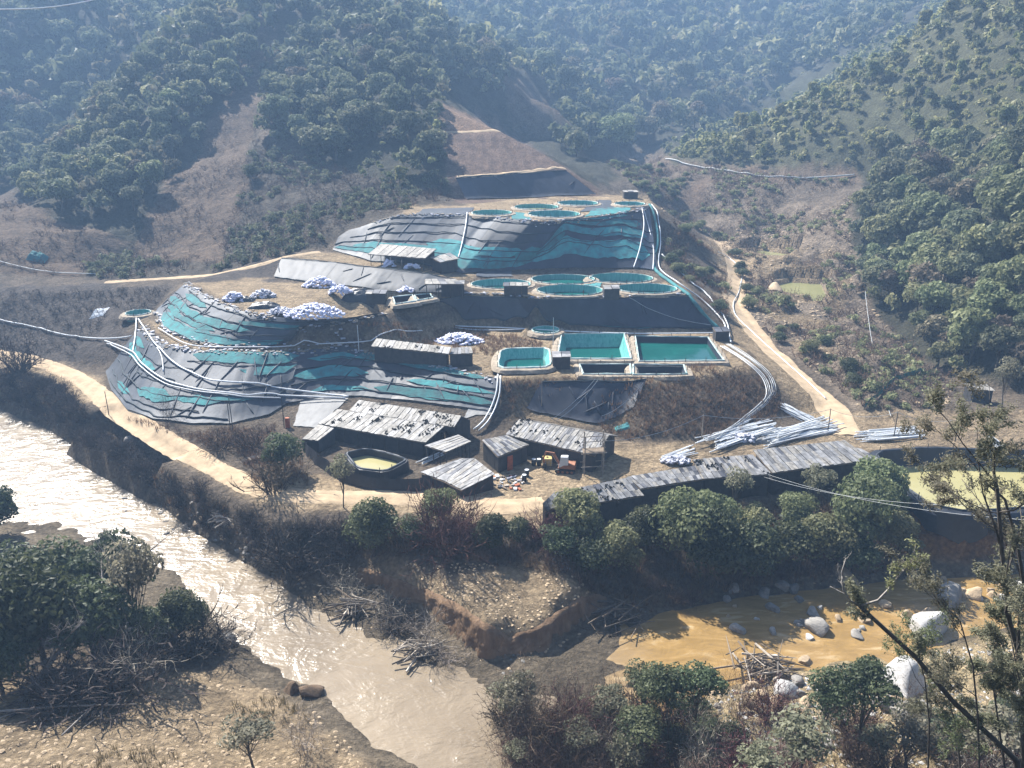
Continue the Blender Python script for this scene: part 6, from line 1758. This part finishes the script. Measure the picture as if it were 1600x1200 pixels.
# ------------------------------------------------------------------ pipes and hoses
def hose(label, px, r, m='pipe', lift=0.12, name='pipe', cat='pipe', n=6, z=None):
    W = smooth_path([G(u, v) for u, v in px] if z is None else [Pz(u, v, zz) for (u, v), zz in zip(px, z)], 0.8)
    if z is None:
        W = [Vector((p.x, p.y, max(p.z, float(zt(p.x, p.y))) + lift)) for p in W]
    b = W[0].copy(); mb = MB().tube([p - b for p in W], r, n)
    o = mb.build(name, M[m], None, True); o.location = b
    return tag(o, label, cat)
LF = 0.55
hose('white pipe down the left end of the big liner, straight one', [(216, 500), (212, 530), (208, 556)], 0.11, lift=LF)
hose('long white pipe curving across the big liner, upper one', [(217, 503), (240, 538), (275, 573), (320, 596), (360, 602), (440, 612), (520, 622), (545, 625)], 0.13, lift=LF)
hose('long white pipe curving across the big liner, lower one', [(165, 537), (205, 553), (225, 575), (262, 600), (310, 613), (380, 622), (440, 623), (540, 627)], 0.13, lift=LF)
hose('second pipe alongside the lower curving one', [(168, 541), (203, 558), (222, 579), (258, 604), (306, 616), (380, 625), (440, 627)], 0.10, lift=LF)
hose('short white branch pipe ending on the big liner', [(246, 548), (254, 565), (256, 586)], 0.09, lift=LF)
hose('white pipe crossing the excavated slope from the left edge', [(-20, 500), (40, 510), (100, 525), (150, 531), (190, 530), (206, 527)], 0.13, lift=0.3)
hose('pale hose along the foot of the second liner tier', [(248, 516), (290, 540), (340, 546), (420, 546), (500, 541), (580, 536), (660, 520)], 0.09, lift=0.4)
hose('pale hose sagging along the left foot of the black lined face', [(610, 497), (680, 507), (740, 515), (800, 515), (840, 512)], 0.09, z=[7.3, 6.9, 6.5, 6.5, 6.7])
hose('white pipe along the foot of the black lined face', [(610, 494), (700, 508), (790, 512), (900, 518), (1000, 521), (1120, 520)], 0.12, z=[7.4, 6.9, 6.6, 6.5, 6.5, 6.4])
hose('white pipe down the middle of the upper slope', [(730, 336), (728, 355), (722, 385), (716, 408)], 0.12, lift=0.55)
hose('white pipe down the right end of the upper slope', [(1003, 330), (1006, 355), (1000, 390), (990, 422)], 0.12, lift=0.55)
hose('second pipe at the right end of the upper slope', [(1006, 332), (1015, 365), (1021, 395), (1020, 425)], 0.12, lift=0.5)
hose('teal net covered pipe run down the right edge of the terraces', [(1014, 322), (1024, 350), (1027, 380), (1022, 420), (1050, 445), (1080, 470), (1105, 500), (1122, 515)], 0.34, 'net', 0.3)
hose('white pipe beside the teal run down the right edge', [(1018, 322), (1029, 350), (1032, 380), (1030, 420), (1060, 445), (1095, 470), (1125, 500), (1135, 520), (1142, 538)], 0.13, lift=0.4)
hose('outer white pipe down the spur right of the terraces', [(1034, 400), (1060, 425), (1085, 448), (1100, 458), (1132, 500), (1140, 530)], 0.12, lift=0.4)
hose('pale pipe following the valley track', [(1122, 395), (1140, 405), (1158, 425), (1155, 455), (1146, 475), (1150, 495), (1180, 525), (1230, 570), (1290, 625)], 0.10, lift=0.25)
hose('black cable sagging across the black lined face', [(980, 468), (1010, 485), (1060, 503), (1110, 512)], 0.05, 'hose_grey', 0.5)
hose('white pipes bent down the corner between liner and sheds, left one', [(778, 590), (776, 615), (768, 640), (755, 663), (740, 676)], 0.12, lift=0.5)
hose('white pipes bent down the corner between liner and sheds, right one', [(782, 592), (781, 617), (774, 642), (762, 664), (748, 678)], 0.12, lift=0.5)
hose('grey pipe along the hillside path at the back right', [(1040, 250), (1100, 264), (1180, 276), (1250, 280), (1335, 275)], 0.22, 'hose_grey', 0.4)
hose('pale hose over the left excavated bench', [(0, 410), (30, 418), (80, 427), (150, 430)], 0.10, 'hose_grey', 0.3)
for k in range(6):
    o_ = k * 3
    hose(f'white pipe of the bundle bending round the spoil mound, strand {("one two three four five six").split()[k]} from outside',
         [(1140 - o_, 540 + k), (1180 - o_, 566 + k), (1205 - o_, 590 + k), (1212 - o_, 615 + k), (1200 - o_, 632 + k), (1160 - o_, 665 + k), (1125 - o_, 688 + k)], 0.06, 'pipe' if k % 2 else 'hose_grey', 0.3 + 0.1 * (k % 3))

def pipe_pile(label, a, b, width, n, seed, r=0.08, jit=0.09):
    A = G(*a); B = G(*b); c = (A + B) / 2; c.z = float(zt(c.x, c.y))
    o = thing('pipe_pile', label, 'pipes', c)
    d = (B - A); L = d.length; d.normalize(); s = Vector((-d.y, d.x, 0)).normalized()
    rr = random.Random(seed)
    me = MB().tube([(-.5, 0, 0), (-.2, .004, 0), (.2, -.003, 0), (.5, 0, 0)], 0.5, 6).mesh('pipe', True)
    me.materials.append(M['pipe'])
    for k in range(n):
        o2 = bpy.data.objects.new('pipe', me); COL.objects.link(o2); o2.parent = o
        off = (rr.random() - .5) * width
        p = d * rr.uniform(-.12, .12) * L + s * off
        g = float(zt(c.x + p.x, c.y + p.y)) - c.z
        o2.location = p + Vector((0, 0, max(g, -.2) + 0.15 + rr.random() * 0.55 * (1 - abs(off) / width)))
        ang = math.atan2(d.y, d.x) + rr.gauss(0, jit)
        o2.rotation_euler = (0, -math.asin(max(-.5, min(.5, d.z))) + rr.gauss(0, .02), ang)
        o2.scale = (L * rr.uniform(.7, 1.0), r * 2, r * 2)
    return o
pipe_pile('long heap of white pipes laid below the spoil mound, nearest the yard', (1105, 700), (1205, 668), 3.0, 34, 1)
pipe_pile('heap of white pipes fanned across the sand left of the track', (1190, 690), (1300, 664), 3.2, 40, 2)
pipe_pile('small bundle of white pipes lying down the slope by the track', (1222, 632), (1276, 660), 2.0, 24, 3)
pipe_pile('low rounded heap of white pipes right of the track', (1345, 686), (1440, 678), 2.6, 36, 4, jit=.03)
pipe_pile('few pale poles beside the scaffold', (1030, 720), (1085, 704), 1.6, 10, 5)
pipe_pile('white pipes ending over the settling pond from the tail roof', (1365, 716), (1412, 728), 0.9, 5, 6)
pipe_pile('pale pipes crossing the far corner of the settling pond', (1545, 690), (1570, 712), 1.2, 8, 7)
pipe_pile('small stack of pale poles in front of the olive pool', (655, 728), (690, 712), 0.8, 6, 8)

# ------------------------------------------------------------------ sack heaps
def sack_heap(label, u, v, wpx, hpx, z, n, seed, m='bag', dep=0.5):
    c = Pz(u, v, z); mp = m_per_px(c); rx = wpx * mp / 2; hz = hpx * mp
    o = thing('sack_heap', label, 'sacks', c)
    rs = np.random.default_rng(seed); mb = MB()
    import bmesh
    bm = bmesh.new(); bmesh.ops.create_icosphere(bm, subdivisions=1, radius=1.0)
    BV = np.array([v_.co[:] for v_ in bm.verts]); BF = [tuple(v_.index for v_ in f.verts) for f in bm.faces]; bm.free()
    for k in range(n):
        a = rs.random() * 6.283; q = rs.random() ** .5
        x = math.cos(a) * q * rx; y = math.sin(a) * q * rx * dep
        h = hz * max(0, 1 - q ** 2) * rs.uniform(.75, 1.05)
        s = np.array([.42, .30, .20]) * rs.uniform(.8, 1.3)
        V = BV * (1 + rs.normal(0, .12, (len(BV), 1))) * s
        al = rs.random() * 6.28; ca, sa = math.cos(al), math.sin(al); tl = rs.normal(0, .4)
        X = V[:, 0] * ca - V[:, 1] * sa; Y = V[:, 0] * sa + V[:, 1] * ca; Z = V[:, 2] + X * tl
        mb.add(np.stack([X + x, Y + y, Z + h + .12], 1), BF)
    tag(mb.build('sacks', M[m], o), kind='stuff')
    return o
sack_heap('lavender-white sack heap at the back of the sack yard', 500, 448, 52, 14, 11.5, 150, 1)
sack_heap('smaller sack heap just in front of the one at the back', 532, 459, 36, 12, 11.5, 90, 2)
sack_heap('wide sack heap at the front edge of the sack yard', 492, 494, 92, 18, 11.5, 260, 3)
sack_heap('sack heap spilling at the left end of the sack yard', 366, 470, 36, 12, 11.5, 90, 4)
sack_heap('low grey-white sack heap in the middle left of the sack yard', 412, 464, 40, 10, 11.5, 100, 5, 'bag_grey')
sack_heap('grey sacks between the left and the wide heap', 440, 490, 44, 8, 11.5, 90, 6, 'bag_grey')
sack_heap('white sack heap on the terrace of the rectangular ponds', 718, 535, 74, 13, 6.1, 220, 7)
sack_heap('few white sacks under the open shed roof, left', 608, 417, 18, 10, 14.0, 40, 8)
sack_heap('few white sacks under the open shed roof, right', 645, 421, 26, 9, 13.8, 50, 9)
sack_heap('few pale sacks by the tanks', 635, 456, 24, 6, 11.5, 40, 10)
sack_heap('pale sacks beside the scaffold', 1055, 722, 44, 7, 0.0, 60, 11, 'bag_grey')
sack_heap('sacks on the sand at the end of the pipe heap', 1160, 688, 40, 9, 0.3, 50, 12, 'bag_grey')

def tarp_heap(label, u, v, wpx, hpx, z, seed, m='tarp', dep=0.6):
    c = Pz(u, v, z); mp = m_per_px(c); rx = wpx * mp / 2; hz = hpx * mp
    n = 26; rs = np.random.default_rng(seed); A = np.linspace(-1, 1, n)
    X, Y = np.meshgrid(A, A, indexing='ij')
    R2 = np.maximum(np.abs(X), np.abs(Y)) ** 3
    Z = hz * np.clip(1.15 - R2 * 1.2, -0.1, 0.9) * (0.75 + 0.5 * fbm(X * 3 + seed, Y * 3, 1.0, 3)) + 0.12 * np.abs(fbm(X * 9 + seed, Y * 9, 1, 2))
    Z = Z + zt(c.x + X * rx, c.y + Y * rx * dep) - float(zt(c.x, c.y))
    c.z = float(zt(c.x, c.y))
    me = mesh_np('tarp_heap', np.stack([X * rx, Y * rx * dep, Z], -1).reshape(-1, 3), grid_faces(n, n), True)
    o = link('tarp_heap', me, M[m]); o.location = c
    return tag(o, label, 'tarp')
tarp_heap('black tarpaulin covered heap with a pale top behind the sacks', 560, 457, 50, 16, 11.5, 3)
tarp_heap('crumpled black sheets between the sack heaps', 412, 480, 46, 9, 11.5, 4)
tarp_heap('loose black sheet at the left corner of the sack yard', 385, 470, 26, 8, 11.5, 5)
tarp_heap('crumpled grey sheeting at the foot of the upper slope', 755, 420, 60, 8, 12.4, 6, 'liner')
tarp_heap('dark sheet crumpled beside the ponds pump', 810, 418, 50, 7, 12.2, 7, 'liner_dark')
tarp_heap('pale wrapped bundle on the sand by the pipe heaps', 1192, 690, 34, 7, 0.2, 8, 'concrete', .4)
tarp_heap('blue-grey tarp patch on the excavated slope', 155, 488, 24, 2, 5.6, 9, 'tarp_blue', 1.0)
tarp_heap('teal net heap on the bench at the far left', 48, 352, 28, 10, 18.6, 10, 'net')
tarp_heap('green net tangle beside the scaffold', 972, 672, 22, 4, 0.6, 11, 'net')

# ------------------------------------------------------------------ yard things
def drum(u, v, label, m='black', top='blue_grey'):
    p = G(u, v); o = thing('oil_drum', label, 'drum', p)
    MB().tube([(0, 0, 0), (0, 0, .28), (0, 0, .3), (0, 0, .58), (0, 0, .6), (0, 0, .88)], [.29, .29, .31, .31, .29, .29], 14).build('body', M[m], o, True)
    MB().tube([(0, 0, .885), (0, 0, .90)], .275, 14).build('lid', M[top], o)
    return o
drum(823, 744, 'black drum standing alone in the yard')
drum(834, 727, 'dark drum by the shed wall, left of two'); drum(842, 727, 'dark drum by the shed wall, right of two')
drum(408 * 2 + 3, 752, 'dark drum near the scrap heap')

def tank(u, v, label, m):
    p = G(u, v); o = thing('water_tank', label, 'tank', p)
    MB().box((0, 0, .62), (1.15, 1.0, 1.0)).build('tank_body', M[m], o)
    MB().box((0, 0, .06), (1.2, 1.05, .12)).build('pallet', M['wood'], o)
    MB().tube([(0, 0, 1.12), (0, 0, 1.2)], .14, 10).build('lid', M['black'], o)
    for x in (-.58, -.2, .2, .58): MB().tube([(x, -.51, .1), (x, -.51, 1.13)], .02, 4).build('cage_bar', M['hose_grey'], o)
    for z in (.3, .7, 1.1): MB().tube([(-.6, -.52, z), (.6, -.52, z)], .02, 4).build('cage_bar', M['hose_grey'], o)
    return o
tank(908, 729, 'pale caged water tank beside the scaffold', 'blue_grey')
tank(855, 727, 'yellow plastic tank in front of the striped shed', 'yellow')

def excavator(u, v, rz):
    p = G(u, v); o = thing('excavator', 'small orange tracked excavator parked in front of the striped shed', 'excavator', p, rz)
    for s in (-1, 1):
        tr = MB()
        prof = [(-1.1, .05), (-1.3, .25), (-1.2, .48), (1.2, .48), (1.3, .25), (1.1, .05)]
        y0, y1 = s * .75 - .2, s * .75 + .2
        vs = [(x, y0, z) for x, z in prof] + [(x, y1, z) for x, z in prof]; n = len(prof)
        tr.add(vs, [tuple(range(n)), tuple(range(2 * n - 1, n - 1, -1))] + [(i, i + n, (i + 1) % n + n, (i + 1) % n) for i in range(n)])
        t = tr.build('track', M['black'], o)
        for x in (-.85, -.3, .3, .85): MB().tube([(x, s * .96, .26), (x, s * .99, .26)], .17, 10).build('roller', M['orange'], t)
    MB().box((0, 0, .55), (1.4, 1.1, .14)).build('undercarriage', M['black'], o)
    MB().hexa([(-1.3, -.8, .64), (.95, -.8, .64), (.95, .8, .64), (-1.3, .8, .64), (-1.2, -.78, 1.25), (.2, -.8, 1.1), (.2, .8, 1.1), (-1.2, .78, 1.25)]).build('body', M['orange'], o)
    cab = MB().hexa([(-.35, .0, 1.0), (.85, .0, .8), (.85, .78, .8), (-.35, .78, 1.0), (-.3, .05, 2.25), (.6, .05, 2.2), (.6, .74, 2.2), (-.3, .74, 2.25)]).build('cab', M['blue_grey'], o)
    MB().hexa([(-.2, -.012, 1.25), (.66, -.012, 1.15), (.66, .04, 1.15), (-.2, .04, 1.25), (-.2, .02, 2.05), (.5, .02, 2.05), (.5, .05, 2.05), (-.2, .05, 2.05)]).build('window', M['glass'], cab)
    bm = MB().tube([(.9, -.2, .9), (1.6, -.2, 2.2), (2.6, -.2, 2.35)], [.17, .2, .13], 6).build('boom', M['orange'], o)
    st = MB().tube([(2.55, -.2, 2.4), (2.9, -.2, 1.5), (2.8, -.2, .8)], [.14, .12, .1], 6).build('arm', M['orange'], o)
    MB().tube([(1.1, -.2, .95), (1.75, -.2, 2.0)], .06, 6).build('ram', M['hose_grey'], bm)
    MB().hexa([(2.5, -.5, .1), (3.0, -.5, .25), (3.0, .1, .25), (2.5, .1, .1), (2.55, -.5, .75), (2.85, -.5, .8), (2.85, .1, .8), (2.55, .1, .75)]).build('bucket', M['black'], st)
    return o
excavator(884, 736, math.radians(170))

def scaffold():
    c = G(930, 744); o = thing('scaffold', 'wooden pole scaffold frame standing at the end of the striped shed', 'scaffold', c)
    for x, y in ((-1.4, 0), (1.0, .4), (-1.4, 1.6), (1.0, 2.0)):
        MB().tube([(x, y, -.2), (x + .05, y, 5.4)], .08, 6).build('upright', M['wood_pale'], o)
    for z in (1.2, 3.0, 4.6):
        MB().tube([(-1.8, 0, z), (1.4, .4, z + .05)], .06, 5).build('ledger', M['wood_pale'], o)
        MB().tube([(-1.8, 1.6, z), (1.4, 2.0, z + .05)], .06, 5).build('ledger', M['wood_pale'], o)
    for k in range(5): MB().slab((-1.6, .1 + k * .3, 3.12), (1.2, .45 + k * .3, 3.16), (1.2, .7 + k * .3, 3.16), (-1.6, .35 + k * .3, 3.12), .04).build('plank', M['wood'], o)
scaffold()

def pole(label, u, v, h, r=0.07, m='post', name='pole'):
    p = G(u, v); o = MB().tube([(0, 0, -.3), (.03, .02, h * .5), (.0, .05, h)], [r, r * .9, r * .7], 6).build(name, M[m]); o.location = p
    return tag(o, label, 'pole')
PT = {}
for key, lab, u, v, h, m in [('a', 'dark pole on the bare ground between the pipe heaps', 1293, 676, 3.6, 'post'), ('b', 'dark pole in front of the low pipe heap', 1396, 685, 4.0, 'post'), ('c', 'pole beyond the settling pond', 1492, 690, 3.4, 'post'),
    ('d', 'wooden pole carrying cables over the spoil mound', 1096, 686, 3.6, 'wood_pale'), ('e', 'tall pale pole on the slope below the sacks', 561, 552, 4.6, 'pipe'), ('f', 'thin dark pole at the foot of the big liner', 360, 672, 4.4, 'post'),
    ('g', 'second thin dark pole at the foot of the big liner', 364, 676, 5.2, 'post'), ('h', 'pale pole at the corner of the rectangular ponds', 864, 540, 4.8, 'pipe'), ('i', 'pole at the left side of the black hanging sheet', 846, 640, 4.8, 'wood_pale'),
    ('j', 'dark post by the dark tree left of the biggest shed', 444, 668, 4.6, 'post'), ('k', 'pole standing in the mud at the valley floor', 1180, 402, 2.4, 'post'), ('l', 'tall bare pole on the river bank at the left', 172, 660, 5.0, 'post')]:
    PT[key] = pole(lab, u, v, h, m=m)
pr = G(450, 668); q = MB().box((0, 0, .75), (.55, .5, 1.5)).build('red_locker', M['red']); q.location = pr; tag(q, 'rust-red locker beside the dark post left of the biggest shed', 'locker')
def wire(label, a, b, sag, r=0.02, m='hose_grey'):
    a = Vector(a); b = Vector(b); P = [a.lerp(b, i / 14) - Vector((0, 0, sag * 4 * (i / 14) * (1 - i / 14))) - a for i in range(15)]
    o = MB().tube(P, r, 4).build('cable', M[m]); o.location = a; return tag(o, label, 'cable')
top = lambda k, h: PT[k].location + Vector((0, 0, h))
wire('cable from the wooden pole to the scaffold', top('d', 3.5), Vector(G(930, 744)) + Vector((0, .4, 4.6)), 1.0, .03)
wire('cable from the wooden pole toward the pipe heaps', top('d', 3.5), top('a', 3.5), 0.9, .03)
wire('cable from the first dark pole to the second', top('a', 3.5), top('b', 3.9), 0.9, .025)
wire('cable from the pond pole to the dark pole by the low pipe heap', top('b', 3.9), top('c', 3.3), 0.8, .025)
wire('upper cable strung below the shiny roof to the right', Pz(1190, 738, 2.2), PD(1600, 812, 60), 1.0, .014)
wire('lower cable strung below the shiny roof to the right', Pz(1190, 744, 2.0), PD(1600, 790, 60), 1.2, .014)
wire('pale cable from the hill wood down to the valley floor', PD(1352, 455, 165), Pz(1392, 650, 1.5), 2.0, .05)
wire('white overhead cable in the top left corner', PD(-20, 14, 60), PD(160, -4, 75), 0.3, .05, 'pipe')
wire('cable from the rectangular ponds down to the striped shed, left strand', Pz(930, 592, 6.5), Pz(862, 655, 3.6), 0.5, .04)
wire('cable from the rectangular ponds down to the striped shed, right strand', Pz(934, 594, 6.5), Pz(870, 656, 3.6), 0.6, .04)
wire('cable sagging over the black hanging sheet', Pz(1005, 598, 6.2), Pz(940, 650, 2.0), 0.8, .04)

def net_fence():
    A = G(1350, 640); B = G(1465, 575); n = 14
    o = thing('net_fence', 'ragged green net on stakes at the foot of the right-hand wood', 'fence', A)
    V = []
    for i in range(n + 1):
        p = A.lerp(B, i / n); p.z = float(zt(p.x, p.y)); q = p - A
        MB().tube([q - Vector((0, 0, .2)), q + Vector((RD.uniform(-.1, .1), 0, 1.6))], .05, 5).build('stake', M['post'], o)
        h = 1.2 + RD.uniform(-.5, .4); V += [tuple(q + Vector((0, 0, h - .5 - RD.random() * .4))), tuple(q + Vector((0, -.05, h)))]
    for i in range(n):
        mb = MB(); mb.add([V[2 * i], V[2 * i + 2], V[2 * i + 3], V[2 * i + 1]], [(0, 1, 2, 3)]); mb.build('net', M['net'], o)
net_fence()

def rubbish():
    P = [(860, 830), (866, 848), (872, 870), (878, 892)]
    p0 = G(866, 850); o = thing('rubbish_chute', 'trail of white rubbish tipped down the bank corner below the yard', 'rubbish', p0)
    mb = MB(); r = random.Random(5)
    for k in range(150):
        t = r.random(); i = min(2, int(t * 3)); a = P[i]; b = P[i + 1]; f = t * 3 - i
        q = G(a[0] + (b[0] - a[0]) * f + r.gauss(0, 9), a[1] + (b[1] - a[1]) * f + r.gauss(0, 5)) - p0
        s = r.uniform(.08, .24); mb.box((q.x, q.y, q.z + .08), (s * 1.4, s, s * .6), r.random() * 3)
    tag(mb.build('scraps', M['bag_grey'], o), kind='stuff')
rubbish()
def scrap():
    p0 = G(790, 755); o = thing('scrap_heap', 'strip of mixed scrap and offcuts at the yard edge by the sagging roof', 'scrap', p0)
    r = random.Random(9); ms = ['wood', 'bag_grey', 'tarp', 'red', 'wood_pale', 'blue_grey']
    for k in range(70):
        q = G(r.uniform(752, 820), 0) if False else G(752 + 68 * r.random(), 764 - 22 * r.random() + r.gauss(0, 2)) - p0
        s = r.uniform(.15, .5); MB().box((q.x, q.y, q.z + .1), (s * 1.5, s * r.uniform(.4, 1), s * .5), r.random() * 3).build('scrap_piece', M[r.choice(ms)], o)
scrap()
bo = G(398, 720); o = thing('wreck_boat', 'small broken pale boat hull lying beside the track', 'boat', bo, 0.6)
hl = [[Vector((x * 1.6, y * w_ * (1 - abs(x) ** 3), z)) for x, y in ((-1, 0), (-.7, -1), (0, -1), (.7, -1), (1, 0), (.7, 1), (0, 1), (-.7, 1))] for w_, z in ((.35, .05), (.62, .5))]
loft(hl).build('hull', M['wood_pale'], o)
for x in (-.6, .5): MB().box((x, 0, .42), (.2, 1.05, .05)).build('thwart', M['wood'], o)

# ------------------------------------------------------------------ haze in the valley air
def make_haze():
    mb = MB().box((0, 400, 116), (1080, 900, 256))
    o = mb.build('haze', None)
    m = bpy.data.materials.new('haze_air'); m.use_nodes = True
    n = m.node_tree.nodes; l = m.node_tree.links
    for q in list(n):
        if q.type != 'OUTPUT_MATERIAL': n.remove(q)
    out = [q for q in n if q.type == 'OUTPUT_MATERIAL'][0]
    pv = n.new('ShaderNodeVolumePrincipled')
    pv.inputs['Color'].default_value = (0.41, 0.65, 1.0, 1)
    pv.inputs['Density'].default_value = 0.00064
    pv.inputs['Anisotropy'].default_value = 0.1
    l.new(pv.outputs[0], out.inputs['Volume'])
    o.data.materials.append(m)
    tag(o, 'bluish sunlit haze filling the valley air', 'haze', kind='stuff')
make_haze()
